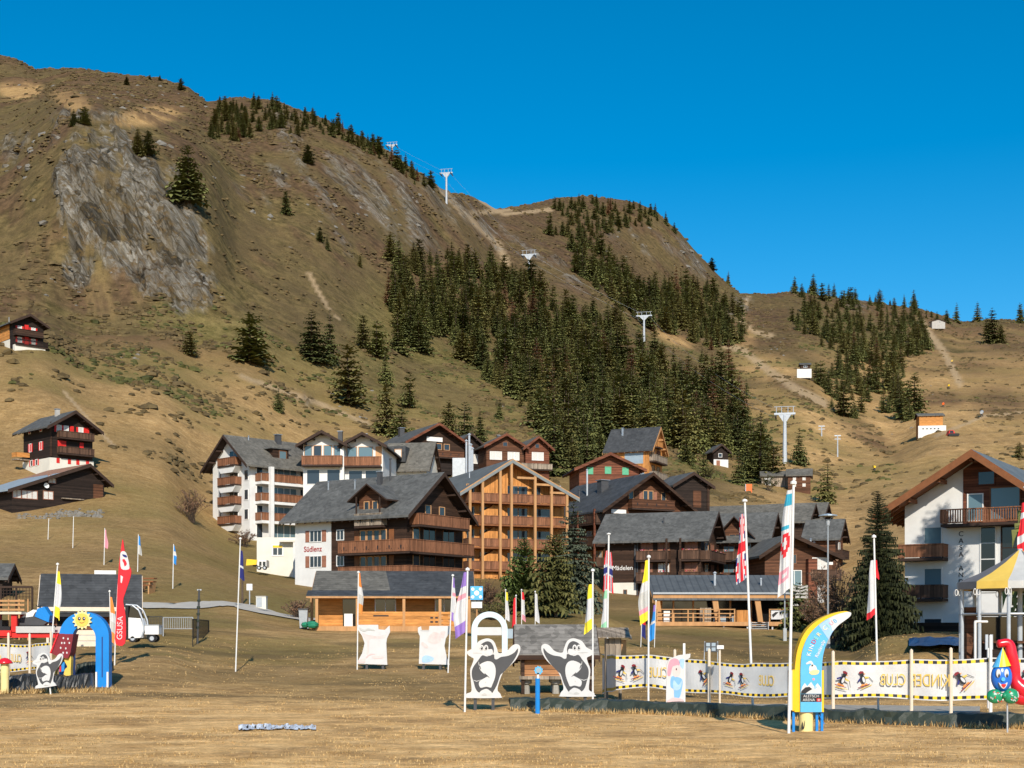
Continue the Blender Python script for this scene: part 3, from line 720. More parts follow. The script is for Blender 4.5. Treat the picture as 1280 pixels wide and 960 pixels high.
ONE = [  # single trees: column, foot row, height in rows, label
 (92, 158, 22, 'lone round spruce below the pale patches at the upper left'), (105, 158, 24, 'right one of the two round spruces below the pale patches'),
 (172, 196, 36, 'bushy spruce on the grassy rim above the big rock face'), (185, 200, 32, 'narrower spruce leaning close to the bushy one above the big rock face'),
 (236, 262, 74, 'tall wide dark spruce standing on the right shoulder of the big rock face'), (312, 455, 66, 'broad dark spruce alone on the meadow edge below the rock face'),
 (238, 445, 32, 'small spruce bush left of the broad lone spruce'), (348, 516, 32, 'small spruce on the straw slope above the white apartments'),
 (357, 270, 32, 'slim spruce clinging to the crag in the middle of the left hill'), (385, 208, 26, 'small spruce on the crest of the crag'),
 (400, 305, 20, 'low spruce on the slope under the crag'), (409, 316, 18, 'lower of two low spruces on the slope under the crag'), (487, 330, 40, 'dense spruce standing free above the big wood'), (450, 336, 15, 'tiny spruce on the slope left of the free dense spruce'),
 (390, 452, 66, 'wide dark spruce in the cluster above the apartments'), (413, 456, 70, 'tallest spruce in the cluster above the apartments'),
 (436, 508, 80, 'tall pointed spruce standing in front of the upper cluster'), (454, 440, 45, 'slim spruce on the heath right of the upper cluster'),
 (470, 448, 48, 'spruce beside the slim one right of the upper cluster'), (498, 442, 50, 'spruce at the left edge of the big wood'), (524, 440, 52, 'dense spruce at the lower left corner of the big wood'),
 (482, 482, 44, 'medium spruce on the green heath above the dark chalet'), (512, 512, 46, 'spruce to the right of the medium spruce on green heath'), (484, 545, 70, 'large spruce directly behind the dark chalet ridge'),
 (502, 548, 40, 'smaller spruce tucked against the large one behind the dark chalet'), (560, 548, 48, 'left one of three spruces behind the twin gabled chalets'), (580, 552, 52, 'middle one of three spruces behind the twin gabled chalets'),
 (601, 552, 44, 'right one of three spruces behind the twin gabled chalets'), (625, 525, 30, 'small lone spruce on the heath below the big wood'),
 (1034, 630, 60, 'dark spruce alone on the straw slope right of the brown hut'), (998, 582, 50, 'spruce just right of the lowest lift tower'), (966, 606, 52, 'bushy green spruce left of the lowest lift tower'),
 (922, 606, 46, 'spruce in front of the right corner of the little black and white hut'), (1149, 512, 22, 'small spruce above the half timbered lift house'), (1274, 572, 22, 'tip of a spruce showing above the big chalet roof'),
 (1196, 404, 26, 'lone spruce on the right skyline beside the pale canopy'), (1222, 403, 26, 'lone spruce on the skyline left of the clump'), (1240, 430, 46, 'tall spruce in the clump below the right skyline'), (1252, 430, 26, 'short spruce at the right of the clump below the skyline'), (1233, 420, 24, 'short spruce at the left of the clump below the skyline'),
 (1275, 404, 26, 'spruce on the skyline at the right edge of the view'), (890, 338, 16, 'lone spruce on the steep right flank of the rounded summit'), (910, 356, 18, 'spruce on the flank just above the tree belt'), (843, 291, 14, 'small spruce near the top of the steep right flank'),
 (158, 107, 12, 'small round spruce on the heath of the far left crest'), (187, 101, 8, 'tiny spruce on the far left skyline'), (200, 102, 8, 'flat topped tiny spruce on the far left skyline'), (226, 114, 16, 'bushy spruce where the far left skyline falls away'), (1014, 366, 14, 'thin pine on the bare saddle skyline'),
 (940, 604, 46, 'spruce some steps right of the little black and white hut'), (880, 596, 40, 'spruce behind the dark barn'),
]
for i, (s, y, hp, lb) in enumerate(ONE):
    D = hit(s, y, 150); SPOTS.append((s, D, hp * D / F, 'one', lb, None))
larches = [t for t in SPOTS if t[3] == 'larch']
spr = [t for t in SPOTS if t[3] != 'larch']
spr.sort(key=lambda t: (t[3] != 'one', -t[2] / t[1]))
keep, rest = spr[:285], spr[285:]
r_ = random.Random(5)
def plant(me, name, t, cat='tree'):
    s, D, h, k, lb, gp = t
    o = bpy.data.objects.new(name, me); col.objects.link(o)
    o.location = at(s, D, -.15); sc = h / 10
    wide = 1.35 if gp and 'small' in gp else r_.choice([.85, 1, 1, 1.15, 1.3])
    if k == 'one' and ('wide' in lb or 'broad' in lb or 'bushy' in lb or 'round' in lb): wide = 1.35
    o.scale = (sc * wide * r_.uniform(.9, 1.15), sc * wide * r_.uniform(.9, 1.15), sc); o.rotation_euler = (R(r_.uniform(-2, 2)), R(r_.uniform(-2, 2)), r_.uniform(0, 6.28))
    return tag(o, lb, cat, gp)
for i, t in enumerate(keep): plant(FAR_ME[i % 9], 'spruce_tree', t)
for i, t in enumerate(larches):
    s, D, h, k, lb, gp = t
    plant(LARCH_ME[i % 2], 'larch_tree', (s, D, h, k, 'rust brown larch standing among the dark green spruces', 'rusty larches among the spruces'))
if rest:
    vs, fs, ms = [], [], []; off = 0; mats = [F_SPR, F_OLI, M['bark']]
    for i, t in enumerate(rest):
        src = FAR[i % 9]; s, D, h = t[:3]; p = at(s, D, -.15); a = r_.uniform(0, 6.28); sc = h / 10; wd = sc * r_.uniform(.9, 1.15)
        A = np.array(src.v); ca_, sa_ = math.cos(a), math.sin(a)
        B = np.stack([(A[:, 0] * ca_ - A[:, 1] * sa_) * wd + p.x, (A[:, 0] * sa_ + A[:, 1] * ca_) * wd + p.y, A[:, 2] * sc + p.z], 1)
        vs.append(B); fs += [[off + q_ for q_ in f] for f in src.f]; ms += [mats.index(src.mats[k]) for k in src.m]; off += len(A)
    me2 = bpy.data.meshes.new('far_spruce_wood'); me2.from_pydata(np.concatenate(vs).tolist(), [], fs)
    for m_ in mats: me2.materials.append(m_)
    me2.polygons.foreach_set('material_index', ms); me2.update()
    o = bpy.data.objects.new('far_spruce_wood', me2); col.objects.link(o); tag(o, 'small far off spruces thinning out over the hills', 'wood', None, 'stuff')

# the trees that stand close: crown and trunk are parts
def near_tree(s, D, h, rad, mat, label, name='spruce_tree', group=None, seed=1, **kw):
    p = at(s, D); t = empty(name, p, 0, label, 'tree', group)
    tk = kw.pop('tk', None)
    c, tr = conifer(seed, h, rad, kw.pop('whorls', 34), kw.pop('fr', 15), mat, tk, **kw)
    c.obj('crown', t); tr.obj('trunk', t); return t
k = lambda D: F / D
near_tree(656, 126, 98 / k(126), 2.1, F_PIN, 'bright green dense conifer in front of the orange timber house', seed=11, shape=.62, droop=-.35, gap=.05, low=.02)
near_tree(695, 123, 104 / k(123), 2.6, F_OLI, 'olive brown spruce with a pale bare trunk foot beside the bright green conifer', seed=12, shape=.5, tk=M['palebark'], low=.16, gap=.1)
near_tree(717, 131, 142 / k(131), 2.7, F_BLU, 'tall grey green spruce behind the olive one', seed=13, shape=.7, gap=.12)
near_tree(1097, 89, 186 / k(89), 2.5, F_SHADE, 'big spreading spruce with a bare grey top beside the white chalet', seed=14, shape=.85, whorls=64, fr=26, spr=9, gap=.15, wid=.13)
near_tree(952, 122, 46 / k(122), 1.5, F_OLI, 'small spruce peeping over the right end of the low cafe roof', seed=15, whorls=18, fr=10)
near_tree(1000, 112, 62 / k(112), 2.0, F_SPR, 'dark low spruce beside the right end of the low cafe', seed=16, whorls=18, fr=10, shape=.5)
# outside the view on the right: the trees whose shade lies on the white chalet
near_tree(1374, 74, 22, 3.7, F_SPR, 'tall spruce shading the white chalet, just outside the view', seed=17, whorls=64, fr=26, spr=9, wid=.13, shape=.6, low=.05, gap=.06)

def shrub(s, D, h, w, n, mat, label, name='bare_shrub', leaf=.16, group=None, seed=1, stem=M['bark']):
    """many thin stems fanning from the foot, each with short side twigs and leaf sized flecks"""
    r = random.Random(seed); p = at(s, D); t = empty(name, p, 0, label, 'shrub', group)
    st = MB(); lf = MB()
    for i in range(n):
        a = r.uniform(0, 6.28); sp = r.uniform(.1, 1) * w; hh = h * r.uniform(.55, 1)
        b = Vector((r.uniform(-.2, .2) * w, r.uniform(-.2, .2) * w, -.1)); e = Vector((math.cos(a) * sp, math.sin(a) * sp, hh * (1 - .35 * (sp / w) ** 2)))
        mdl = b.lerp(e, .5) + Vector((0, 0, hh * .12)); st.path([b, mdl, e], .022, 3, stem)
        for j in range(9):
            u = r.uniform(.35, 1); c = b.lerp(mdl, u * 2) if u < .5 else mdl.lerp(e, u * 2 - 1)
            dv = Vector((r.uniform(-1, 1), r.uniform(-1, 1), r.uniform(-.2, 1))) * leaf * 2.2
            st.tube(c, c + dv, .010, .004, 3, stem, False)
            for q in range(3):
                g = c + dv * r.uniform(.3, 1.1); o1 = Vector((r.uniform(-1, 1), r.uniform(-1, 1), r.uniform(-1, 1))) * leaf; o2 = Vector((r.uniform(-1, 1), r.uniform(-1, 1), r.uniform(-1, 1))) * leaf
                lf.add([g, g + o1, g + o2], [(0, 1, 2)], mat)
    st.obj('stems', t); lf.obj('twigs', t); return t
shrub(239, 181, 4.6, 2.4, 60, F_LEAF, 'russet bare tree beside the left wall of the white apartments', 'bare_tree', .16, None, 3)
shrub(1046, 96, 5.8, 2.6, 90, F_LEAF, 'reddish bare tree behind the street lamp near the white chalet', 'bare_tree', .15, None, 4)
shrub(1022, 108, 3.6, 2.2, 50, F_LEAF, 'lower russet bush left of the reddish bare tree', 'bare_shrub', .15, None, 5)
shrub(608, 124, 3.2, 2.2, 50, F_LEAF, 'bare grey brown bush at the foot of the orange timber house', 'bare_shrub', .15, None, 6)
shrub(372, 111, 1.6, 1.4, 36, F_LEAF, 'brown bush at the foot of the lettered white wall', 'bare_shrub', .12, None, 7)
shrub(305, 183, 2.2, 2.4, 36, F_LEAF, 'brown bushes below the white apartments', 'bare_shrub', .15, None, 8)
shrub(978, 116, 2.4, 1.6, 40, F_SHR, 'green bush at the right end of the low cafe', 'green_shrub', .14, None, 9)
shrub(618, 120, 1.6, 1.8, 40, F_SHR, 'green bush left of the bright green conifer', 'green_shrub', .14, None, 10)
shrub(886, 262, 2.6, 3, 30, F_SHR, 'low shrub on the bank beside the little black and white hut', 'green_shrub', .2, None, 12)
shrub(960, 262, 3, 2.2, 30, F_SHR, 'round shrub in front of the brown hut', 'green_shrub', .2, None, 13)
# ------------------------------------------------------------------ buildings
def lettering(body, size, mat, parent, loc, rot, ext=.01, align='CENTER', line=1.0, name='lettering', bold=0.0):
    c = bpy.data.curves.new('letters', 'FONT'); c.body = body; c.size = size; c.extrude = ext; c.align_x = align; c.align_y = 'CENTER'; c.space_line = line; c.offset = bold
    t = bpy.data.objects.new('letters', c); col.objects.link(t)
    dg = bpy.context.evaluated_depsgraph_get(); me = bpy.data.meshes.new_from_object(t.evaluated_get(dg))
    bpy.data.objects.remove(t); bpy.data.curves.remove(c)
    me.materials.clear(); me.materials.append(mat); me.name = name
    o = bpy.data.objects.new(name, me); col.objects.link(o); o.parent = parent; o.location = loc; o.rotation_euler = rot
    return o

class House:
    def __init__(s, name, label, px, D, th, W, L, yb, h0, h1, ha, r=.5, ridge='y', anchor='l', oe=.9, og=.9, wall='brown', roof='roof', under='beam',
                 t=.22, deep=4.0, cat='house', group=None, gable=None, rafters=True, verge=None):
        s.W, s.L, s.D = W, L, D; a = R(th)
        X, Y, z = (px - 640) / F * D, D, zrow(yb, D)
        ax = W if anchor == 'r' else 0
        loc = Vector((X - math.cos(a) * ax, Y - math.sin(a) * ax, z))
        s.e = empty(name, loc, a, label, cat, group); s.h0, s.h1, s.ha, s.r, s.ridge = h0, h1, ha, r, ridge
        s.oe, s.og, s.t = oe, og, t
        wm = M[wall]; mb = MB(); base = -deep
        P, E = (W, L) if ridge == 'y' else (L, W)
        prof = [(0, base), (P, base), (P, h1), (r * P, ha), (0, h0)]
        s.P, s.E = P, E
        def pt(p, e, zz): return (p, e, zz) if ridge == 'y' else (e, p, zz)
        s.pt = pt
        n = 5
        vs = [pt(p, 0, zz) for p, zz in prof] + [pt(p, E, zz) for p, zz in prof]
        mb.add(vs, [tuple(range(5)), tuple(range(5, 10))[::-1]] + [(i, 5 + i, 5 + (i + 1) % 5, (i + 1) % 5) for i in range(5)], wm)
        s.wall = mb.obj('wall', s.e)
        rb = MB(); rp = r * P; s.slabs = []
        for sg, pe, he in ((-1, 0, h0), (1, P, h1)):
            run = abs(rp - pe); sl = (ha - he) / run if run > 1e-3 else 0
            po = pe + sg * oe; zo = he - oe * sl
            a0 = [pt(po, -og, zo + .02), pt(rp, -og, ha + .02), pt(rp, E + og, ha + .02), pt(po, E + og, zo + .02)]
            b0 = [(x, y, zz + t) for x, y, zz in a0]
            rb.add(b0, [(0, 1, 2, 3)], M[roof])
            rb.add(a0, [(0, 1, 2, 3)], M[under])
            rb.add([a0[0], a0[1], b0[1], b0[0]], [(0, 1, 2, 3)], M[under]); rb.add([a0[2], a0[3], b0[3], b0[2]], [(0, 1, 2, 3)], M[under])
            rb.add([a0[0], a0[3], b0[3], b0[0]], [(0, 1, 2, 3)], M[roof])
            # verge boards under the rake, standing a little proud
            for ee in (-og - .04, E + og - .04):
                q = [pt(po, ee, zo - .20), pt(rp, ee, ha - .20), pt(rp, ee, ha + t * .6), pt(po, ee, zo + t * .6)]
                q2 = [pt(po, ee + .08, zo - .20), pt(rp, ee + .08, ha - .20), pt(rp, ee + .08, ha + t * .6), pt(po, ee + .08, zo + t * .6)]
                rb.hexa(q, q2, M[verge or under])
            if rafters:
                nn = max(3, int(E / .9))
                for i in range(nn + 1):
                    e = -og * .6 + (E + og * 1.2) * i / nn
                    q = [pt(po - sg * .08, e - .07, zo - .17 + .08 * sl), pt(pe, e - .07, he - .19), pt(pe, e - .07, he + .015), pt(po - sg * .08, e - .07, zo + .015 + .08 * sl)]
                    q2 = [pt(po - sg * .08, e + .07, zo - .17 + .08 * sl), pt(pe, e + .07, he - .19), pt(pe, e + .07, he + .015), pt(po - sg * .08, e + .07, zo + .015 + .08 * sl)]
                    rb.hexa(q, q2, M[under])
            s.slabs.append((po, zo, rp, ha, sl, sg))
            # purlin ends
            for k in (.15, .55, .97):
                pp = pe + (rp - pe) * k; zz = he + (ha - he) * k
                for e0, e1 in ((-og * .85, .0), (E, E + og * .85)):
                    q = [pt(pp - .12, e0, zz - .30), pt(pp + .12, e0, zz - .30), pt(pp + .12, e0, zz - .06), pt(pp - .12, e0, zz - .06)]
                    q2 = [pt(pp - .12, e1, zz - .30), pt(pp + .12, e1, zz - .30), pt(pp + .12, e1, zz - .06), pt(pp - .12, e1, zz - .06)]
                    rb.hexa(q, q2, M[under])
        s.roof = rb.obj('roof', s.e)
    def T(s, f):
        W, L = s.W, s.L
        if f == 'f': return lambda u, o, z: (u, -o, z)
        if f == 'r': return lambda u, o, z: (W + o, u, z)
        return lambda u, o, z: (-o, L - u, z)      # 'l'
    def win(s, f, u, z, w=1.0, h=1.1, mull=1, shut=None, frame='frame_w', g='glass', off=0.0, bar=.08, rail=0):
        T = s.T(f); fr = MB(); m = M[frame]; x0, x1, z0, z1 = u - w / 2, u + w / 2, z - h / 2, z + h / 2
        fr.box(x0 - bar, x0, off - .05, off + .06, z0 - bar, z1 + bar, m, T); fr.box(x1, x1 + bar, off - .05, off + .06, z0 - bar, z1 + bar, m, T)
        fr.box(x0, x1, off - .05, off + .07, z0 - bar, z0, m, T); fr.box(x0, x1, off - .05, off + .06, z1, z1 + bar, m, T)
        for i in range(1, mull + 1):
            xm = x0 + (x1 - x0) * i / (mull + 1); fr.box(xm - bar * .4, xm + bar * .4, off - .04, off + .045, z0, z1, m, T)
        for i in range(1, rail + 1):
            zm = z0 + h * i / (rail + 1); fr.box(x0, x1, off - .04, off + .035, zm - .03, zm + .03, m, T)
        fo = fr.obj('window', s.e)
        pn = MB(); pn.box(x0, x1, off - .03, off + .02, z0, z1, M[g], T); pn.obj('pane', fo)
        if shut:
            sw = min(.55, w * .5)
            for xa in (x0 - bar - sw - .02, x1 + bar + .02):
                sb_ = MB(); sb_.box(xa, xa + sw, off, off + .05, z0 - .05, z1 + .05, M[shut], T)
                sb_.box(xa + .06, xa + sw - .06, off + .05, off + .065, z0 + .05, z - .06, M[shut], T); sb_.box(xa + .06, xa + sw - .06, off + .05, off + .065, z + .06, z1 - .05, M[shut], T)
                sb_.obj('shutter', s.e)
        return fo
    def door(s, f, u, z, w, h, m='shut', off=0.0):
        T = s.T(f); d = MB(); d.box(u - w / 2, u + w / 2, off - .02, off + .06, z, z + h, M[m], T)
        d.box(u - w / 2 + .1, u + w / 2 - .1, off + .06, off + .085, z + .15, z + h * .45, M[m], T); d.box(u - w / 2 + .1, u + w / 2 - .1, off + .06, off + .085, z + h * .52, z + h - .12, M[m], T)
        d.obj('door', s.e)
    def block(s, name, f, u0, u1, z0, z1, o0, o1, m):
        b = MB(); b.box(u0, u1, o0, o1, z0, z1, M[m], s.T(f)); return b.obj(name, s.e)
    def balcony(s, f, u0, u1, z, dep=1.3, h=1.0, m='balc', cut=False, wrap=0, posts=False, floor='beam', slab=.18, open_=False, sideL=True, sideR=True, items=0):
        T = s.T(f); b = MB()
        b.box(u0, u1, -.02, dep, z - slab, z, M[floor], T)
        if open_:
            nb = int((u1 - u0) / .16)
            for i in range(nb + 1):
                u = u0 + (u1 - u0) * i / nb; b.box(u - .04, u + .04, dep - .05, dep - .01, z + .1, z + h - .05, M[m], T)
            b.box(u0, u1, dep - .06, dep, z + .04, z + .12, M[m], T)
        else:
            b.box(u0, u1, dep - .06, dep - .01, z + .05, z + h - .06, M[m], T)
            nb = max(2, int((u1 - u0) / 1.5))
            for i in range(nb + 1):
                u = u0 + (u1 - u0 - .1) * i / nb; b.box(u, u + .1, dep - .12, dep - .065, z, z + h - .06, M[floor], T)
        b.box(u0 - .03, u1 + .03, dep - .11, dep + .04, z + h - .055, z + h + .02, M[m], T)
        for u, on in ((u0, sideL), (u1 - .05, sideR)):
            if on: b.box(u, u + .05, .0, dep - .12, z + .05, z + h - .06, M[m], T); b.box(u - .02, u + .07, 0, dep - .12, z + h - .05, z + h + .015, M[m], T)
        if cut:      # little cut out hearts and slots
            nn = int((u1 - u0) / 1.45)
            for i in range(nn):
                u = u0 + .8 + i * 1.45
                b.poly([(u - .05, z + .3), (u + .05, z + .3), (u + .08, z + .62), (u, z + .72), (u - .08, z + .62)], dep - .012, dep + .004, M['ink'], T)
                for d_ in (-.3, .3): b.poly([(u + d_ - .05, z + .3), (u + d_ + .05, z + .3), (u + d_, z + .42)], dep - .012, dep + .004, M['ink'], T)
        o = b.obj('balcony', s.e)
        if items:
            r = random.Random(int(u0 * 10 + z * 7)); p = MB()
            for i in range(items):
                u = r.uniform(u0 + .3, u1 - .3); p.lathe([(.0, 0), (.10, 0), (.14, .2), (.0, .2)], T(u, dep - .3, z + h - .25), 7, M['frame_w']); c_ = T(u, dep - .3, z + h + .05)
                for q in range(8):
                    a = r.uniform(0, 6.28); p.add([c_, (c_[0] + .2 * math.cos(a), c_[1] + .2 * math.sin(a), c_[2] + .18), (c_[0] + .2 * math.cos(a + .6), c_[1] + .2 * math.sin(a + .6), c_[2] + .1)], [(0, 1, 2)], r.choice([F_SHR, M['cl_red'], M['cl_pink']]))
            p.obj('flower_pots', o)
        return o
    def chimney(s, p, e, w=.5, h=1.1, m='grey_wall', cap=True):
        x, y, _ = s.pt(p, e, 0)
        k = (p / (s.r * s.P)) if p < s.r * s.P else (s.P - p) / (s.P * (1 - s.r) + 1e-6)
        z = (s.h0 if p < s.r * s.P else s.h1) * (1 - k) + s.ha * k
        b = MB(); b.box(x - w / 2, x + w / 2, y - w / 2, y + w / 2, z - .4, z + s.t + h, M[m])
        if cap: b.box(x - w * .65, x + w * .65, y - w * .65, y + w * .65, z + s.t + h + .02, z + s.t + h + .1, M['zinc'])
        return b.obj('chimney', s.roof)
    def pipe(s, p, e, h=1.0, r=.09, m='zinc'):
        x, y, _ = s.pt(p, e, 0)
        k = (p / (s.r * s.P)) if p < s.r * s.P else (s.P - p) / (s.P * (1 - s.r) + 1e-6)
        z = (s.h0 if p < s.r * s.P else s.h1) * (1 - k) + s.ha * k
        b = MB(); b.tube((x, y, z - .2), (x, y, z + s.t + h), r, r, 8, M[m]); b.lathe([(0, .16), (r * 1.7, .02), (r * 1.7, 0), (0, 0)], (x, y, z + s.t + h), 8, M[m])
        return b.obj('vent_pipe', s.roof)
    def posts(s, f, us, z0, z1s, out, w=.2, m='larch_p', name='post'):
        for u, z1 in zip(us, z1s):
            b = MB(); b.box(u - w / 2, u + w / 2, out - w / 2, out + w / 2, z0, z1, M[m], s.T(f)); b.obj(name, s.e)
    def gable_dormer(s, f, u, z0, w, hw, ha, depth, wall='brown', roof='roof', og=.5, oe=.4, win=True):
        """a gabled dormer whose front lies in the plane of face f"""
        T = s.T(f); b = MB()
        b.poly([(u - w / 2, z0), (u + w / 2, z0), (u + w / 2, z0 + hw), (u, z0 + ha), (u - w / 2, z0 + hw)], .03, -depth, M[wall], T)
        o = b.obj('dormer', s.e)
        rb = MB(); sl = (ha - hw) / (w / 2)
        for sg in (-1, 1):
            pe = u + sg * (w / 2 + oe); ze = z0 + hw - oe * sl
            q = [T(pe, og, ze + .02), T(u, og, z0 + ha + .02), T(u, -depth, z0 + ha + .02), T(pe, -depth, ze + .02)]
            q2 = [(x, y, zz + .16) for x, y, zz in q]
            rb.add(q2, [(0, 1, 2, 3)], M[roof]); rb.add(q, [(0, 1, 2, 3)], M['beam'])
            for i, j in ((0, 1), (2, 3), (3, 0)): rb.add([q[i], q[j], q2[j], q2[i]], [(0, 1, 2, 3)], M['beam'])
        rb.obj('dormer_roof', o)
        if win: s.win(f, u, z0 + hw * .55, min(1.4, w * .5), 1.1, 1, off=.03, frame='frame_b')
        return o

kk = lambda D: F / D
M['tin_d'] = simple('dull_zinc_edge', (.20, .215, .21), .5, .1, 2)
# ---- white apartments: corner block, terrace block and garage ----------
K = kk(190)
h = House('apartment_block', 'white corner apartment block with four brown balconies stacked on its gable end', 312, 190, -45, 8.9, 11.5, 672, 10.4, 10.4, 14.0, ridge='y', anchor='r', wall='white', roof='roof_w', oe=1.2, og=1.3, deep=5, cat='building')
for i, z in enumerate((2.0, 4.65, 7.3, 9.95)):
    h.balcony('f', 3.0, 7.0, z, 1.25, 1.05, 'balc', sideL=True, items=0)
    b = MB(); T = h.T('f'); b.poly([(2.8, z - .2), (7.2, z - .2), (6.4, z - 1.0), (3.6, z - 1.0)], .0, 1.1, M['white'], T); b.obj('balcony_bracket', h.e)
    h.win('f', 5.2, z + 1.05, 2.0, 2.0, 1, frame='frame_w'); 
    if z < 9: h.win('f', 8.15, z + 1.2, .85, 1.3, 0, frame='frame_w')
    if z < 9: h.win('f', 2.0, z + 1.2, .3, 1.3, 0, frame='frame_w')
h.win('f', 1.3, 1.0, .6, 1.6, 0)
for i, z in enumerate((-.1, 2.3, 4.95, 7.6)):
    if z > 0: h.balcony('r', .9, 9.6, z, 1.5, 1.1, 'balc', floor='white', slab=.35)
    h.win('r', 1.6, z + 1.15, .9, 1.9, 0); h.win('r', 5.6, z + 1.1, 4.2, 2.0, 3, g='glass_b'); h.win('r', 9.0, z + 1.1, 1.2, 2.0, 0)
h.posts('r', (2.35,), -4, (9.6,), 1.7, .55, 'white', 'pillar')
b = MB(); T = h.T('r'); b.box(4.4, 7.0, -2.6, -.8, 10.8, 12.5, M['dark'], T); b.box(3.9, 7.3, -3.6, -.55, 12.5, 12.65, M['roof'], T); dm = b.obj('dormer', h.e)
h.win('r', 6.0, 11.7, 1.1, 1.1, 0, off=-.8, frame='frame_b', g='glass_b')
h.chimney(4.9, 7.5, .7, 1.1, 'charcoal'); h.pipe(3.2, 3, .7); h.pipe(5.0, 2.5, .5)
h2 = House('apartment_block', 'white terrace block under twin dark gables with glazed top floor', 379, 193, -4, 5.65, 12, 672, 12.75, 12.75, 14.3, ridge='y', anchor='l', wall='white', roof='roof_w', oe=.75, og=1.5, deep=5, cat='building')
h2.balcony('f', .05, 5.6, 9.8, 1.3, 1.25, 'balc', sideL=False)
for u, g in ((.7, 'glass_b'), (2.0, 'glass'), (3.4, 'glass_b'), (4.8, 'glass_b')): h2.win('f', u, 11.4, 1.0, 2.3, 0, frame='frame_o', g=g)
for u in (1.4, 4.2): h2.win('f', u, 8.3, 1.7, 1.9, 0)
h2.chimney(3.6, 8, .6, 1.5, 'charcoal'); h2.pipe(1.3, 4, .6)
h3 = House('apartment_block', 'white end block with a big bluish glazed gable, right of the terrace block', 431, 193.5, -4, 5.3, 12, 672, 12.65, 12.65, 14.1, ridge='y', anchor='l', wall='white', roof='roof_w', oe=.75, og=1.5, deep=5, cat='building')
h3.balcony('f', .05, 5.2, 9.7, 1.3, 1.25, 'balc', sideR=False)
for u, g, w_ in ((1.0, 'glass_b', 1.3), (2.9, 'glass_b', 1.9), (4.7, 'frame_o', .7)): h3.win('f', u, 11.3, w_, 2.2, 0, frame='frame_o', g=g)
for u in (1.5, 3.8): h3.win('f', u, 8.2, 1.8, 1.9, 0)
h3.posts('f', (-.1,), 2, (12.0,), 1.2, .5, 'white', 'pillar'); h3.chimney(1.5, 8, .45, 1.6, 'charcoal')
g_ = empty('garage_block', Vector(((321 - 640) / F * 158, 158, zrow(713, 158))), 0, 'low pale garage block with an open carport below the white apartments', 'building')
b = MB(); b.box(0, 5.3, 0, 9, -3, 3.7, M['cream']); b.box(2.6, 5.6, -.9, 0, 3.15, 3.35, M['cream']); b.obj('wall', g_)
b = MB(); b.box(1.7, 3.0, -.06, .02, 1.6, 2.9, M['frame_w']); fo = b.obj('window', g_); b = MB(); b.box(1.85, 2.3, -.09, -.05, 1.75, 2.5, M['glass']); b.box(2.4, 2.85, -.09, -.05, 1.75, 2.5, M['glass']); b.box(1.8, 2.9, -.1, -.065, 2.55, 2.8, M['yellow']); b.obj('pane', fo)
b = MB(); b.box(4.2, 4.45, -.85, -.6, -2, 3.15, M['white']); b.obj('post', g_)
b = MB(); b.box(4.5, 5.5, -.05, .02, .1, 2.3, M['frame_w']); b.obj('door', g_)
# ---- lettered brown chalet ----------
h = House('apartment_chalet', 'big dark timber chalet with long carved balconies and a white lettered end wall', 508, 140, -33, 14.6, 9.7, 744, 8.6, 8.6, 12.4, ridge='x', anchor='r', wall='dark', roof='roof', oe=1.25, og=1.2, deep=4, cat='building')
h.block('end_wall', 'f', 0, 4.9, -4, 8.25, .0, .06, 'white'); h.block('end_wall', 'l', 5.6, 9.7, -4, 8.3, .0, .06, 'white')
for z in (6.3, 3.65): h.win('f', 2.85, z, 1.5, 1.1, 2, 'shut', off=.06)
M['dull_red'] = simple('dull_red_paint', (.34, .035, .03), .6, .1, 3); lettering('Südlenz', .80, M['dull_red'], h.e, (2.45, -.075, 4.95), (R(90), 0, 0), .012, bold=.010)
for z in (6.3, 3.65): h.win('f', 6.1, z, .85, .95, 1)
for z, zz in ((4.25, 6.35), (1.65, 3.7)):
    T = h.T('f')
    h.balcony('f', 7.0, 14.6 + 1.5, z, 1.5, 1.25, 'balc', cut=True, sideR=False, sideL=True)
    h.balcony('r', -1.42, 9.7, z, 1.5, 1.25, 'balc', sideL=False)
    for i in range(4): h.win('f', 9.1 + i * .88, zz - .35, .62, 1.15, 0, frame='frame_o', bar=.1)
    h.block('shutter', 'f', 8.0, 8.6, z + .9, z + 2.4, .0, .06, 'orangebeam'); h.block('shutter', 'f', 12.45, 13.05, z + .9, z + 2.4, .0, .06, 'orangebeam')
    h.win('r', 1.6, zz - .4, 1.0, 1.7, 0, frame='frame_o'); h.win('r', 3.8, zz - .4, 2.0, 1.8, 1, g='glass_k', frame='frame_b'); h.win('r', 7.2, zz - .4, 2.0, 1.8, 1, g='glass_k', frame='frame_b')
h.balcony('r', .5, 9.1, 7.0, 1.35, 1.15, 'balc')
for u in (3.6, 6.0): h.win('r', u, 8.5, .85, 1.3, 0, frame='frame_o')
h.gable_dormer('f', 10.4, 7.6, 3.6, 2.3, 3.5, 4.2, og=1.1, oe=.7, win=False); h.balcony('f', 8.7, 12.2, 7.0, .95, 1.25, 'oldplank', cut=True)
for u in (9.6, 10.7): h.win('f', u, 8.9, .55, 1.2, 0, off=.04, frame='frame_o')
h.posts('f', (8.9, 11.9), 7.0, (10.0, 10.0), .85, .12, 'beam')
h.chimney(3.6, 8.4, .45, 1.3, 'charcoal'); h.pipe(4.2, 9.3, 2.2, .1, 'charcoal'); h.pipe(3.2, 5.4, .9); h.pipe(3.4, 1.6, .8)
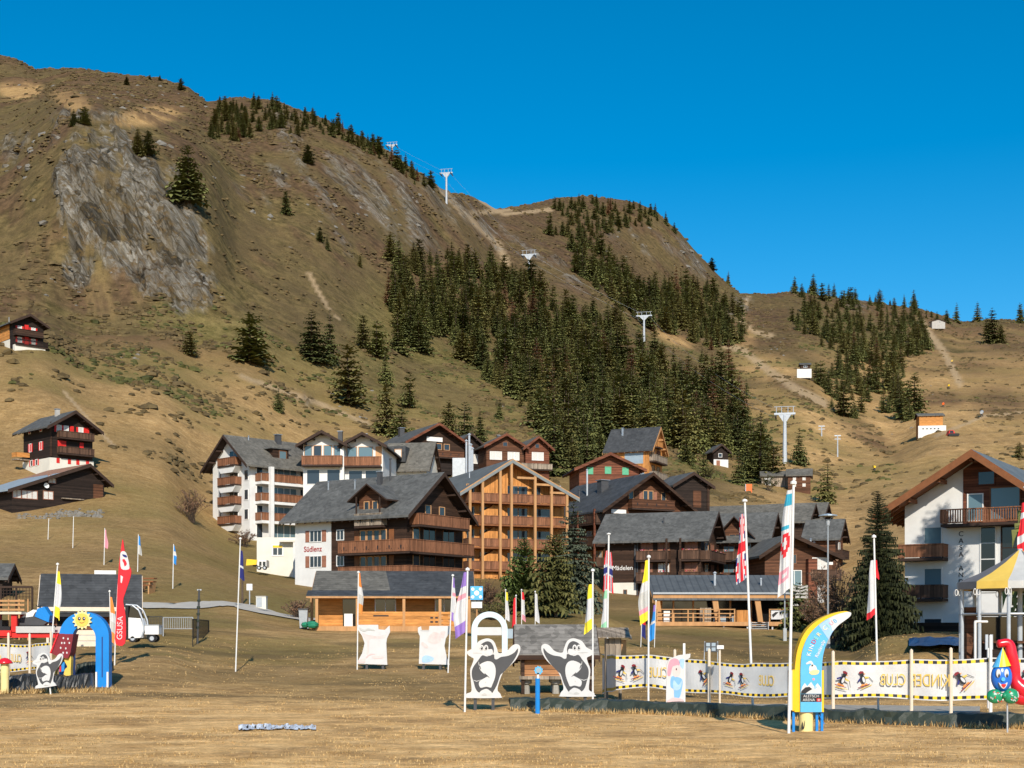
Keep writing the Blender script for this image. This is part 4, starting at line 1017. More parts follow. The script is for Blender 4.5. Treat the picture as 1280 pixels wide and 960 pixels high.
# ---- orange timber house ----------
h = House('timber_apartment_house', 'tall orange larch apartment house with posts and balconies on every floor', 579, 164, 22, 12.9, 20, 748, 12.6, 12.3, 16.0, r=.42, ridge='y', wall='larch_v', roof='roof_s', under='larch_p', oe=1.1, og=2.0, deep=4, cat='building', t=.28, verge='tin_d')
us = (.15, 1.7, 3.9, 5.3, 8.3, 10.4, 12.4)
for z in (3.3, 5.95, 8.6, 11.2):
    h.balcony('f', 0, 12.5, z, 1.75, 1.0, 'balc', floor='orangebeam', sideL=True)
    for u, w_ in ((.9, .9), (6.2, 1.3), (7.5, 1.1), (10.2, 2.2)):
        if z > 11 and u in (10.2,): continue
        h.win('f', u, z + 1.1, w_, 2.0, 0, frame='larch_p', g='glass')
    h.win('f', 9.3 if z > 11 else 2.55, z + 1.1, .9, 2.0, 0, frame='larch_p')
    b = MB(); T = h.T('f'); b.poly([(2.0, z + .02), (5.2, z + .02), (5.2, z + 1.4), (4.2, z + 2.0), (3.5, z + 2.38), (2.9, z + 1.95), (2.0, z + 1.5)] if z < 11 else [(2.0, z + .02), (5.2, z + .02), (5.2, z + 3.6), (2.0, z + 2.6)], .0, .9, M['larch_v'], T); b.obj('bay_panel', h.e)
def rz_(u): return (h.h0 + (h.ha - h.h0) * u / (h.r * h.W)) if u < h.r * h.W else (h.h1 + (h.ha - h.h1) * (h.W - u) / (h.W * (1 - h.r)))
h.posts('f', us, -4, [rz_(u) - .05 for u in us], 1.85, .28, 'larch_p')
for u0, u1, z in ((6.0, 8.4, 14.0), (8.3, 10.6, 13.3), (10.2, 12.4, 12.4)):
    b = MB(); b.box(u0, u1, 1.75, 1.95, z, z + .25, M['larch_p'], h.T('f')); b.obj('tie_beam', h.e)
h.pipe(3, 6, .6)
h.block('ground_floor_panel', 'f', .5, 5.2, .2, 3.0, .0, 1.2, 'larch_v')
h.block('stone_plinth', 'f', 5.4, 8.4, -3, 1.8, .0, 1.3, 'white')
# ---- upper row behind ----------
h = House('chalet', 'dark chalet with a wide gable and carved railing high behind the white apartments', 509, 226, 28, 10.2, 15, 590, 5.0, 5.0, 7.9, ridge='y', wall='dark', roof='roof', oe=.9, og=1.4, under='redbrown')
h.balcony('f', .6, 9.6, 2.6, 1.2, 1.1, 'brown', cut=True); h.block('balcony_front', 'f', 0, 10.2, -.2, 1.6, 1.1, 1.22, 'blackwood')
for u in (4.0, 5.6, 7.0): h.win('f', u, 4.4, .9, .9, 0, frame='frame_o')
h.block('sign_board', 'f', 3.4, 6.2, 5.2, 5.9, .05, .12, 'frame_w'); h.chimney(4.2, 12, .8, 1.2, 'charcoal')
h = House('chalet', 'small dark chalet squeezed behind, with silvery flue pipes in front', 572, 232, 25, 4.4, 9, 590, 4.6, 4.6, 6.3, ridge='y', wall='blackwood', roof='roof', oe=.6, og=.8)
h.win('f', 3.1, 2.3, .9, 1.4, 0, g='curtain'); h.block('balcony_front', 'f', 0, 4.4, -.5, 1.2, .5, .6, 'blackwood')
p = at(583, 222); fl = empty('flue_pipes', Vector((p.x, p.y, zrow(588, 222))), 0, 'bundle of bright metal flue pipes standing before the small dark chalet', 'chimney')
for i, (dx, hh) in enumerate(((0, 4.6), (.45, 5.6), (.95, 3.4), (.7, 4.0))):
    b = MB(); b.tube((dx, 0, -4), (dx, 0, hh), .16, .16, 8, M['galva']); b.lathe([(0, .3), (.3, .05), (.3, 0), (0, 0)], (dx, 0, hh), 8, M['galva']); b.obj('pipe', fl)
b = MB(); b.box(-2.2, -.2, .2, 1.6, -4, 2.0, M['metal']); b.obj('duct_box', fl)
h = House('chalet', 'left one of the twin gabled brown chalets, with white curtained windows', 608, 229, 18, 6.4, 11, 592, 4.6, 4.6, 6.4, ridge='y', wall='brown', roof='roof_w', oe=.7, og=.9, under='redbrown')
for u, w_ in ((1.6, 1.9), (4.2, 1.0), (5.2, .7)): h.win('f', u, 3.0, w_, 1.2, 1, g='curtain')
h.win('f', 3.2, 4.9, .7, .6, 0, frame='frame_b'); h.chimney(3.9, 6, .45, .9, 'charcoal')
h = House('chalet', 'right one of the twin gabled brown chalets, narrower', 657, 231, 18, 4.1, 10, 592, 4.4, 4.4, 6.0, ridge='y', wall='redbrown', roof='roof_w', oe=.7, og=.9, under='redbrown')
h.win('f', 2.1, 2.9, 1.9, 1.2, 1, g='curtain'); h.win('f', 2.0, 4.6, .6, .6, 0, frame='frame_b'); h.balcony('f', -1, 4.4, .7, .8, .9, 'palesun' if False else 'oldplank')
h = House('chalet', 'grey roofed house with a boxy dormer between the white apartments and the wide gable', 482, 206, -10, 6.2, 7, 594, 1.2, 1.2, 4.9, ridge='x', wall='cream', roof='roof_w', oe=.8, og=.6)
b = MB(); b.box(.6, 3.0, .0, 2.6, 1.9, 4.2, M['roof_d']); b.obj('dormer', h.e); h.win('f', 1.9, 3.1, .9, 1.2, 0, frame='frame_o', g='curtain', off=0.01)
# ---- brown chalet in the middle ----------
h = House('apartment_chalet', 'brown chalet with a broad front gable and galleries along its shady left side', 757, 178, 28, 12.4, 16, 745, 11.4, 11.4, 15.6, ridge='y', wall='brown', roof='roof_d', oe=1.4, og=1.6, under='dark', cat='building')
h.balcony('f', 3.3, 9.8, 11.2, 1.1, 1.15, 'brown', cut=True)
for u in (3.8, 6.0, 6.8, 8.8): h.win('f', u, 13.0 if 5 < u < 8 else 12.9, .6, 1.1, 0, frame='frame_o', shut=None)
for u in (5.3, 7.5, 9.6): h.block('shutter', 'f', u - .25, u + .25, 12.2, 13.5, 0, .06, 'shut')
h.block('sign_board', 'f', .8, 3.0, 10.5, 11.0, .05, .12, 'frame_w')
for u in (1.5, 5.0, 8.2, 10.8): h.win('f', u, 9.6, 1.1, 1.1, 1, frame='frame_o')
h.balcony('f', 0, 12.4, 7.6, 1.2, 1.1, 'balc_d'); h.balcony('f', 0, 12.4, 4.9, 1.2, 1.1, 'balc_d'); h.balcony('f', 0, 12.4, 2.2, 1.2, 1.1, 'balc_d')
for z in (9.2, 6.4, 3.7):
    h.balcony('l', 1.5, 16, z, 1.4, 1.15, 'balc_d', cut=True)
    for u in (3, 6, 9, 12, 14.4): h.win('l', u, z + 1.3, 1.5, 1.5, 1, frame='frame_o', g='curtain' if u in (6, 14.4) else 'glass')
h.posts('l', (3.5, 7.5, 11.5, 15.6), -3, (11, 11, 11, 11), 1.4, .22, 'redbrown')
h.block('ground_wall', 'f', 0, 12.4, -4, 1.9, 0, .08, 'white'); h.block('ground_wall', 'l', 0, 16, -4, 1.9, 0, .08, 'white')
h.chimney(3.6, 6.5, 1.1, 1.3, 'charcoal'); h.pipe(3.0, 9.5, 3.4, .12, 'galva'); h.pipe(1.4, 14, 2.6, .12, 'galva'); h.pipe(1.5, 9, 1.6, .1, 'charcoal')
h = House('chalet', 'reddish chalet top with green shutters showing over the broad brown roof', 724, 206, 8, 9.0, 8, 612, 3.2, 3.2, 5.2, ridge='y', wall='redbrown', roof='roof_d', oe=.9, og=1.0, under='redbrown')
for u in (1.6, 4.3, 6.9): h.win('f', u, 2.9 if u == 4.3 else 2.8, .8, .9, 0, g='green', frame='green')
h = House('timber_house', 'tall pale orange house under a steep dark roof at the edge of the wood', 811, 216, -24, 6.4, 6.6, 602, 5.3, 5.3, 8.6, ridge='x', anchor='r', wall='larch_v', roof='roof_d', oe=.7, og=.9, under='larch_p')
h.win('f', 4.0, 3.7, 3.0, 1.7, 0, frame='larch_p', g='tin'); h.win('f', 4.6, .8, 2.2, 1.2, 0, frame='larch_p', g='tin')
for z in (3.2, .6): h.balcony('r', .3, 6.3, z, 1.0, 1.0, 'oldplank'); h.win('r', 2, z + 1.1, 1.3, 1.9, 0, frame='frame_b'); h.win('r', 4.6, z + 1.1, 1.3, 1.9, 0, frame='frame_b')
h.balcony('r', 2.0, 4.6, 5.6, .8, .9, 'larch_v'); h.chimney(2.2, 1.4, .3, 1.0, 'zinc')
h = House('barn', 'small blackened barn with a tin verge behind the brown chalet', 843, 186, 22, 5.2, 5.5, 634, 3.0, 3.0, 4.5, ridge='y', wall='blackwood', roof='roof', oe=.6, og=.7, cat='barn')
h.door('f', 3.4, .1, 1.2, 2.2, 'brown'); h.block('log_corner', 'f', 4.9, 5.25, -1, 2.9, -.1, .15, 'dark')
h = House('hut', 'little hut with a black upper floor and white base among the spruces', 892, hit(902, 583, 200), 14, 3.3, 4, 583, 3.3, 3.3, 4.6, ridge='y', wall='blackwood', roof='roof', oe=.5, og=.6)
h.block('ground_wall', 'f', 0, 3.3, -2, 1.5, 0, .08, 'white'); h.win('f', 1.5, 2.4, .7, .7, 0); h.door('f', 1.0, -.2, .8, 1.5, 'shut', .08)
# ---- lettered dark building ----------
K = kk(160)
h = House('apartment_house', 'dark timber building with white lettering and a white basement wall', 876, 160, -20, 11.3, 8.6, 774, 9.5, 9.5, 12.4, ridge='x', anchor='r', wall='dark', roof='roof', oe=1.1, og=1.2, cat='building', deep=3)
h.block('basement_wall', 'f', -.05, 3.75, -3, 4.25, 0, .1, 'cream'); h.block('basement_wall', 'l', 0, 8.6, -3, 4.25, 0, .1, 'cream')
lettering('Mädelen', .74, M['frame_w'], h.e, (2.1, -.02, 5.95), (R(90), 0, 0), .012)
h.block('log_corner', 'f', 3.55, 3.75, 4.3, 8.6, 0, .22, 'charcoal')
h.win('f', 2.45, 3.0, .3, .75, 0, off=.1, frame='frame_b'); h.win('f', 1.5, .6, 1.5, 1.1, 1, off=.1, frame='shut', g='shut')
for z in (1.7, 4.3, 6.75):
    h.balcony('f', 4.0, 7.8, z, 1.2, 1.05, 'balc_d', cut=False, items=3 if z > 2 else 0); h.balcony('f', 9.0, 11.3, z, 1.2, 1.05, 'balc_d', items=3 if z > 2 else 0); h.balcony('r', 0, 8.4, z, 1.2, 1.05, 'balc_d', items=3 if z > 2 else 0)
    for u in (5.0, 7.0): h.win('f', u, z + 1.2, 1.3, 1.8, 1, frame='frame_b', g='curtain' if u > 6 and z < 5 else 'shut')
    h.win('f', 10.2, z + 1.2, 1.4, 1.8, 1, frame='frame_b', g='shut'); h.win('r', 3, z + 1.2, 1.6, 1.8, 1, frame='frame_o', g='glass_b'); h.win('r', 6.2, z + 1.2, 1.6, 1.8, 1, frame='frame_b', g='shut')
h.posts('f', (7.6, 9.2), -2, (9.2, 9.2), 1.15, .2, 'dark'); h.pipe(2.0, 6.5, .7, .08, 'charcoal'); h.block('drain_pipe', 'f', 3.85, 3.97, -2, 9.0, .05, .17, 'charcoal')
h = House('apartment_house', 'dark timber house with a front gable joined to the right of the lettered building', 953, 167, -20, 7.4, 8.2, 772, 9.6, 9.6, 12.6, ridge='x', anchor='r', wall='dark', roof='roof', oe=1.0, og=1.2, cat='building', deep=3)
for z in (1.7, 4.3, 6.8):
    h.balcony('f', .5, 7.4, z, 1.2, 1.05, 'balc_d', items=3 if z > 2 else 0); h.balcony('r', 0, 8, z, 1.2, 1.05, 'balc_d')
    for u in (1.5, 3.4, 5.4): h.win('f', u, z + 1.2, 1.2, 1.8, 1, frame='frame_b', g='shut' if u < 3 else 'glass_b')
    h.win('r', 3.4, z + 1.2, 1.6, 1.8, 1, frame='frame_o')
h.gable_dormer('f', 4.2, 8.5, 3.4, 1.6, 3.4, 5, og=1.0, wall='brown', oe=.8)
h = House('house', 'dark house with a very long grey roof and a pointed end gable', 1003, 190, -22, 14.5, 7.5, 692, 4.6, 4.6, 6.9, ridge='x', anchor='r', wall='dark', roof='roof_w', oe=.9, og=1.2)
for u in (10.5, 12.5): h.win('f', u, 3.1, 1.2, 1.3, 1, frame='frame_o')
h.balcony('r', .5, 7, 1.6, 1.1, 1.0, 'balc_d'); h.win('r', 3.7, 3.0, 1.8, 1.4, 1, g='curtain')
h = House('house', 'dark house whose pointed gable stands just behind the end of the long grey roof', 1022, 196, -22, 7, 7, 692, 5.0, 5.0, 7.2, ridge='x', anchor='r', wall='dark', roof='roof_w', oe=.8, og=1.0)
h.balcony('r', .5, 6.5, 1.6, 1.1, 1.0, 'balc_d'); h.win('r', 3.7, 3.0, 1.6, 1.4, 1, frame='frame_b')
h = House('house', 'small brown house with a bluish grey roof at the right end of the village', 1044, 176, -24, 3.4, 5, 706, 3.6, 3.6, 5.7, ridge='x', anchor='r', wall='brown', roof='roof', oe=.7, og=.8)
h.balcony('r', .3, 4.6, 1.0, .9, .9, 'dark'); h.win('r', 2.4, 2.4, .9, .9, 0)
h = House('chalet', 'dark chalet with a low wide gable and pale flue pipes, before the long grey roof', 956, 154, 6, 7.6, 9, 742, 4.5, 4.2, 6.3, r=.36, ridge='y', wall='brown', roof='roof_w', oe=1.0, og=1.3, under='dark')
h.win('f', 6.2, 3.3, 1.6, 1.2, 1, g='curtain'); h.win('f', 3.0, 3.8, 1.0, .9, 0, frame='frame_b'); h.balcony('f', 4.9, 8.3, 1.6, 1.1, 1.0, 'balc_d')
h.block('wing_wall', 'f', 4.6, 5.6, -3, 3.8, .1, 1.0, 'redbrown'); h.block('plinth_wall', 'f', 2.2, 7.0, -3, .9, 0, .8, 'grey_wall'); h.pipe(5.8, 2.0, .9, .12); h.pipe(6.5, 3, .9, .12, 'charcoal')
h.win('f', 3.3, 1.6, 1.5, 1.8, 1, off=.05, g='glass_b')
# ---- low cafe with terrace ----------
K = kk(114)
h = House('cafe', 'low modern wooden cafe with a grey seamed roof and open terrace on stilts', 817, 114, 1.0, 10.9, 6.5, 784, 2.75, 2.75, 4.2, r=.6, ridge='x', wall='larch', roof='roof_sx', oe=1.7, og=.25, under='larch_p', cat='cafe', rafters=False, t=.16)
h.block('fascia', 'f', -.25, 11.15, 2.25, 2.62, 1.55, 1.66, 'larch_p'); h.block('gutter', 'f', -.25, 11.15, 2.63, 2.78, 1.6, 1.8, 'zinc')
h.block('glazed_front', 'f', .7, 10.6, .45, 2.3, 0, .04, 'glass_k')
b = MB(); T = h.T('f'); b.box(-.2, 7.5, .0, 1.9, .1, .42, M['larch_p'], T); b.box(7.5, 8.9, 0, 1.0, .1, .42, M['larch_p'], T); b.box(8.9, 10.95, .0, 1.9, .1, .42, M['larch_p'], T); b.obj('terrace_deck', h.e)
for u in (1.6, 3.2, 6.2, 7.9): h.posts('f', (u,), .42, (2.3,), .08, .14, 'larch_p', 'mullion')
for u in (.35, 5.0, 8.4):
    b = MB(); b.hexa([T(u - .2, 1.5, .42), T(u + .2, 1.5, .42), T(u + .2, 1.2, .42), T(u - .2, 1.2, .42)], [T(u - .5, 1.6, 2.25), T(u - .05, 1.6, 2.25), T(u - .05, 1.3, 2.25), T(u - .5, 1.3, 2.25)], M['larch_p']); b.obj('slanting_post', h.e)
for u0, u1 in ((0, 6.3), (9.0, 10.95)):
    b = MB(); n = max(2, int((u1 - u0) / 1.25))
    for i in range(n + 1):
        u = u0 + (u1 - u0 - .1) * i / n; b.box(u, u + .1, 1.8, 1.9, .42, 1.45, M['larch_p'], T)
    for z in (.75, 1.05, 1.38): b.box(u0, u1, 1.9, 1.94, z, z + .07, M['larch_p'], T)
    b.obj('railing', h.e)
b = MB()
for i in range(5): b.box(7.55, 8.85, 1.0 + .25 * i, 1.28 + .25 * i, .33 - .16 * i, .38 - .16 * i, M['metal'], T)
b.box(7.5, 7.55, 1.0, 2.3, -.6, .42, M['metal'], T); b.box(8.85, 8.9, 1.0, 2.3, -.6, .42, M['metal'], T); b.obj('steps', h.e)
h.posts('f', (.6, 2.7, 5.4, 7.3, 9.3, 10.8), -3, (.1,) * 6, 1.7, .12, 'galva', 'stilt')
h.block('planter', 'f', 6.4, 7.5, .42, 1.35, 1.2, 1.9, 'larch_v')
sg_ = h.block('terrace_banner', 'f', 9.15, 10.5, .62, 1.32, 1.96, 1.98, 'cl_white'); b = MB(); b.poly([(9.3, .75), (9.75, 1.2), (9.5, 1.2), (9.2, .98)], 1.98, 1.99, M['ink'], T); b.poly([(9.8, 1.2), (9.95, 1.2), (9.85, .85)], 1.98, 1.99, M['ink'], T); b.obj('emblem', sg_)
b = MB(); b.box(.7, 1.2, .5, 1.0, .42, 1.3, M['frame_w'], T); b.obj('ice_box', h.e); b = MB(); b.box(3.6, 4.5, .5, 1.1, .42, 1.55, M['oldplank'], T); b.obj('counter', h.e)
h.pipe(1.4, 5.2, 1.0, .1, 'galva'); h.pipe(1.4, 9, .5, .07, 'galva')
for u in (6.6, 5.2): h.block('bench', 'f', u - .5, u + .5, .42, .9, .5, 1.0, 'tin')
h.block('side_screen', 'f', 10.85, 11.0, .2, 2.4, -.2, 1.5, 'larch_v')
# ---- snack chalet left ----------
h = House('snack_chalet', 'low orange log cabin with a slate veranda roof and white picket windows', 396, 103, 3, 11.2, 5.8, 788, 2.85, 2.85, 4.35, r=.62, ridge='x', wall='larch', roof='roof_d', oe=.5, og=.35, under='larch_p', cat='cabin', rafters=True, t=.14)
T = h.T('f'); b = MB()
q = [T(-.6, .45, 2.8), T(11.5, .45, 2.8), T(11.5, 1.9, 2.42), T(-.6, 1.9, 2.42)]; q2 = [(x, y, z + .12) for x, y, z in q]; b.hexa(q, q2, M['roof_d']); b.box(-.6, 11.5, 1.86, 1.94, 2.32, 2.45, M['larch_p'], T)
b.obj('veranda_roof', h.e)
b = MB(); b.add([(-.34, -.5, 2.85 - .2086 + .17), (5.4, -.5, 2.85 - .2086 + .17), (4.9, 3.58, 4.35 + .17), (-.34, 3.58, 4.35 + .17)], [(0, 1, 2, 3)], M['roof_w']); b.obj('old_roof_patch', h.roof)
b = MB(); b.box(-.2, 11.2, 0, 1.8, -.25, .3, M['larch_p'], T); b.obj('veranda_floor', h.e); h.block('plinth', 'f', 4.5, 8.5, -1.2, -.27, .1, 1.7, 'white')
h.posts('f', (.15, 3.05, 6.4, 9.0, 11.1), -.2, (2.4,) * 5, 1.75, .2, 'larch_p')
b = MB()
for u0, u1 in ((3.1, 8.9),): b.box(u0, u1, 1.72, 1.78, .3, 1.35, M['larch'], T)
for z in (.45, .8, 1.15): b.box(9.1, 11.0, 1.72, 1.78, z, z + .18, M['larch'], T)
for u in (9.1, 9.6, 10.1, 10.6): b.box(u, u + .12, 1.66, 1.72, .3, 1.35, M['larch_p'], T)
b.obj('veranda_parapet', h.e)
h.block('carved_slot', 'f', 4.2, 5.3, 1.0, 1.1, 1.785, 1.79, 'ink')
h.win('f', 5.0, 1.9, 1.4, 1.1, 1, frame='frame_w', g='glass_k'); h.win('f', 9.9, 1.8, 2.4, 1.1, 3, frame='frame_w', g='glass_k')
h.door('f', 2.4, .3, .9, 2.0, 'ink'); h.block('doorway', 'f', 1.9, 2.9, .3, 2.3, .09, .1, 'glass_k'); h.block('serving_hatch', 'l', 2.2, 4.8, 1.0, 2.0, .02, .06, 'glass_k')
h.block('counter', 'f', 2.1, 2.7, .3, 1.2, 1.0, 1.5, 'frame_w')
h.posts('f', (-.45,), -.5, (2.5,), -1.0, .2, 'larch_p')
for u, z in ((8.4, .55), (8.4, .85), (8.75, .55), (8.75, .85)): h.block('carved_slot', 'f', u - .1, u + .1, z, z + .12, 1.785, 1.79, 'ink')
# ---- white chalet right ----------
h = House('chalet', 'big white chalet with orange eaves, brown balconies and upright black lettering', 1131, 95, -33, 13.0, 15, 800, 9.0, 6.2, 12.0, r=.38, ridge='y', wall='white', roof='roof_s', under='orangebeam', oe=1.6, og=2.0, cat='house', deep=3, t=.3)
h.balcony('f', -.1, 2.9, 5.45, 1.2, .9, 'balc'); h.balcony('f', -.1, 2.9, 2.75, 1.2, .9, 'balc_d'); h.balcony('f', 2.8, 8.4, 7.6, 1.4, .95, 'balc', open_=True)
for z in (5.5, 2.75): h.win('f', 1.9, z + 1.0, 1.1, 2.0, 0, frame='white', g='glass_b')
b = MB(); T = h.T('f'); b.poly([(3.9, 7.6), (10.6, 7.6), (5.2, 11.7), (4.8, 11.8), (3.9, 11.25)], 0, .06, M['redbrown'], T); b.obj('timber_gable', h.e)
h.win('f', 4.7, 8.7, .9, 1.7, 0, frame='frame_w', g='glass_b', off=.07); h.win('f', 6.6, 8.9, 1.8, 2.0, 0, frame='orangebeam', g='glass_b', off=.07); h.win('f', 8.7, 8.4, 1.1, 1.3, 0, frame='orangebeam', g='glass', off=.07); h.win('f', 5.4, 10.6, 1.0, .8, 0, frame='redbrown', g='glass', off=.07)
lettering('\n'.join('CASA ANDREA'), .46, M['ink'], h.e, (3.75, -.015, 4.75), (R(90), 0, 0), .012, line=.98)
h.win('f', 5.5, 5.3, .9, 4.2, 0, frame='white', g='glass_k', rail=3); h.win('f', 6.9, 5.3, 1.0, 4.2, 0, frame='dark', g='glass_k', rail=2); h.win('f', 9.6, 5.6, 1.4, 1.8, 0, frame='frame_w', g='glass_b')
h.balcony('f', 8.8, 12.9, 3.6, 1.3, 1.0, 'redbrown', open_=True); h.block('timber_wall', 'f', 10.7, 13.02, 2, 6.2, 0, .05, 'redbrown')
h.block('end_shed', 'f', .6, 6.5, -2, 1.15, .3, 2.2, 'blackwood')
h.win('f', 1.9, .6, 1.1, 1.6, 0, frame='white', g='glass')
# ---- hillside chalets left ----------
h = House('chalet', 'dark chalet with red shutters and two balconies on a pale stone base', 63, 184, 45, 6.0, 7.6, 580, 5.15, 5.15, 7.0, ridge='y', wall='blackwood', roof='roof', oe=1.0, og=1.2)
h.block('stone_base', 'f', -.1, 6.1, -3, .85, 0, .12, 'cream'); h.block('stone_base', 'l', 0, 7.6, -3, .85, 0, .12, 'cream')
for z in (1.5, 3.55): h.balcony('f', .9, 5.8, z, .9, .85, 'balc_d', cut=False)
for u, z, sh in ((1.2, 4.75, 'red'), (2.2, 4.75, None), (4.3, 4.75, 'red')): h.win('f', u, z, .55, .8, 0, sh, g='curtain')
for u, z in ((3.0, 4.75), (5.2, 4.75), (1.3, 2.7), (1.9, 2.7), (4.4, 2.7)): h.block('shutter', 'f', u - .28, u + .28, z - .5, z + .5, .0, .06, 'red')
for u in (1.0, 2.6, 3.8, 5.2): h.block('cellar_shutter', 'f', u - .22, u + .22, .2, .85, .12, .16, 'red')
for u, z in ((2.0, 2.6), (5.0, 2.6)): h.win('l', u, z, .5, 1.0, 0, 'red', g='red')
for u in (1.8, 5.0): h.win('l', u, 4.7, .5, .3, 0, g='red')
for u in (2.6, 4.0): h.win('l', u, .5, .5, .7, 0, 'red', off=.12, g='glass')
h.chimney(2.5, 3.0, .5, .8, 'grey_wall'); h.posts('f', (.05,), 1.05, (5.5,), .05, .2, 'dark', 'corner_post')
b = MB(); b.box(-2.0, -.1, 5.6, 6.9, .9, 1.05, M['oldplank']); b.box(-2.0, -1.92, 5.6, 6.9, 1.3, 1.9, M['larch']); b.box(-2.0, -.1, 5.6, 5.66, 1.3, 1.9, M['larch']); b.obj('side_terrace', h.e)
h = House('barn', 'old dark barn with a long patched tin roof and outside ladder stairs', 15, 167, 46, 12.1, 9, 640, 2.7, 4.6, 6.3, r=.81, ridge='y', wall='blackwood', roof='tin', oe=.9, og=.8, cat='barn')
for u in (2.0, 5.0): h.win('l', u, 1.6, .9, .8, 1, frame='shut', g='curtain')
b = MB(); b.add([(5.8, -.78, 4.83), (9.75, -.78, 6.28), (9.75, 9.75, 6.28), (5.8, 9.75, 4.83)], [(0, 1, 2, 3)], M['rust']); b.obj('rusty_roof_patch', h.roof).location = (0, 0, .245)
h.block('stone_base', 'f', 3.3, 5.4, -1.2, .1, 0, .08, 'white')
for u, w_, z in ((.6, 1.0, 2.2), (2.2, 1.9, 2.2), (4.6, 1.2, 2.3), (5.1, .9, 4.3)): h.win('f', u, z, w_, .9, 2 if w_ > 1.5 else 1, frame='shut', g='curtain')
h.door('f', 8.9, .1, 1.0, 1.8, 'brown'); h.block('barn_shutter', 'f', 10.6, 11.9, 2.4, 4.1, 0, .08, 'brown'); h.block('stall_front', 'f', 6.3, 9.2, 2.0, 2.12, 0, .35, 'oldplank')
b = MB(); T = h.T('f')
for i in range(9): b.box(10.4 + i * .2, 10.65 + i * .2, .3, 1.1, .1 + i * .22, .15 + i * .22, M['oldplank'], T)
for o_ in (.3, 1.1): b.hexa([T(10.3, o_, -.1), T(10.3, o_ + .06, -.1), T(10.3, o_ + .06, .15), T(10.3, o_, .15)], [T(12.2, o_, 2.0), T(12.2, o_ + .06, 2.0), T(12.2, o_ + .06, 2.25), T(12.2, o_, 2.25)], M['oldplank'])
b.obj('outside_stairs', h.e)
b = MB(); b.lathe([(0, 0), (.22, .03), (.34, .12)], (0, 0, 0), 12, M['frame_w']); d_ = b.obj('satellite_dish', h.e); d_.location = (4.2, -.25, 3.4); d_.rotation_euler = (R(75), 0, 0)
h = House('chalet', 'dark chalet with red doors and shutters at the left edge high on the slope', 16, 240, 42, 5.4, 9, 436, 4.6, 4.6, 6.0, ridge='y', wall='blackwood', roof='roof', oe=.8, og=1.0)
h.block('stone_base', 'f', 0, 5.4, -2, .7, 0, .8, 'cream'); h.balcony('f', .1, 5.0, 2.5, 1.0, .9, 'dark'); h.balcony('f', .1, 5.8, .75, 1.0, .9, 'blackwood', open_=True)
for z in (1.7, 3.6):
    for u in (1.2, 3.6): h.win('f', u, z, .6, .8, 0, 'red', g='curtain')
    h.door('f', 2.4, z - .9, .7, 1.7, 'red', .02)
h.block('timber_side', 'l', 3.4, 7.6, 1.9, 4.6, 0, .06, 'larch'); h.block('stone_side', 'l', 3.4, 7.8, -1, 1.8, 0, .06, 'cream'); h.pipe(1.4, 5, .8, .05)
# ---- far right ----------
h = House('lift_house', 'half timbered lift house with a tall white base on the far ski slope', 1149, hit(1163, 543, 200), -8, 6.2, 6, 545, 5.4, 5.4, 6.3, ridge='x', wall='larch', roof='roof_w', oe=.4, og=.5, cat='house')
h.block('white_base', 'f', -.3, 7.0, -3, 2.7, 0, .3, 'white')
for u in (1, 2, 3, 4, 5): h.win('f', u, 1.9, .45, .3, 0, off=.3)
h = House('hut', 'brown hut with a grey roof beside the foot of the lowest lift tower', 985, 268, -12, 4.2, 4, 610, 2.4, 2.4, 3.6, ridge='x', wall='brown', roof='roof_w', oe=.4, og=.4)
for u in (1.2, 3.0):
    for z in (.5, 1.7): h.win('f', u, z, .6, .6, 0, g='curtain', frame='frame_b')
h = House('shed', 'long low shed roof left of the brown hut', 952, 272, -8, 5.0, 4, 606, 1.7, 1.7, 2.6, ridge='x', wall='oldplank', roof='roof_w', oe=.4, og=.3, cat='shed')
h.door('f', 1.2, -.2, 1.2, 1.6, 'frame_w')
h = House('hut', 'small station hut on a white retaining wall on the right slope', 1001, hit(1008, 474, 200), -5, 3.4, 3, 461, 1.6, 1.6, 2.2, ridge='x', wall='dark', roof='roof', oe=.5, og=.5)
h.block('retaining_wall', 'f', -1.5, 3.9, -3.6, -.2, .3, .8, 'white'); h.win('f', 1.7, .8, 1.2, .7, 1)
h = House('shelter', 'pale arched canopy on the far right skyline', 1165, 900, 0, 8.4, 5, 403, .9, .5, 2.0, r=.5, ridge='y', wall='grey_wall', roof='frame_w', oe=.8, og=.4, cat='shelter', rafters=False)
h.win('f', 5, .3, 1, .5, 0)
# ---- kiosk left ----------
h = House('kiosk', 'slate roofed wooden kiosk with a pale fascia behind the blue arch', 58, 83, 15, 5.0, 3.4, 806, 2.45, 2.45, 4.1, r=.6, ridge='x', wall='redbrown', roof='roof_d', oe=.75, og=.45, under='polewood', cat='kiosk', t=.16)
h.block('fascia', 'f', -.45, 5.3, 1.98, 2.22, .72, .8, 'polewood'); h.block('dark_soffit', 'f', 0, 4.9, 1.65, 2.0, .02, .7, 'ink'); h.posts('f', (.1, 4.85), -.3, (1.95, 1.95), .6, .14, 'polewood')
h.block('counter_front', 'f', 3.0, 4.7, .0, .95, .02, .3, 'larch'); h.win('f', 1.4, 1.2, 1.6, .9, 1, frame='frame_b', g='glass_k'); h.door('f', 3.9, 0, .8, 1.9, 'orangebeam')
h.block('white_panel', 'r', .3, 1.8, .2, 1.6, .02, .1, 'frame_w')
b = MB(); b.box(2.6, 3.9, 4.2, 4.3, 3.6, 4.6, M['frame_w']); b.obj('screen_back', h.e)
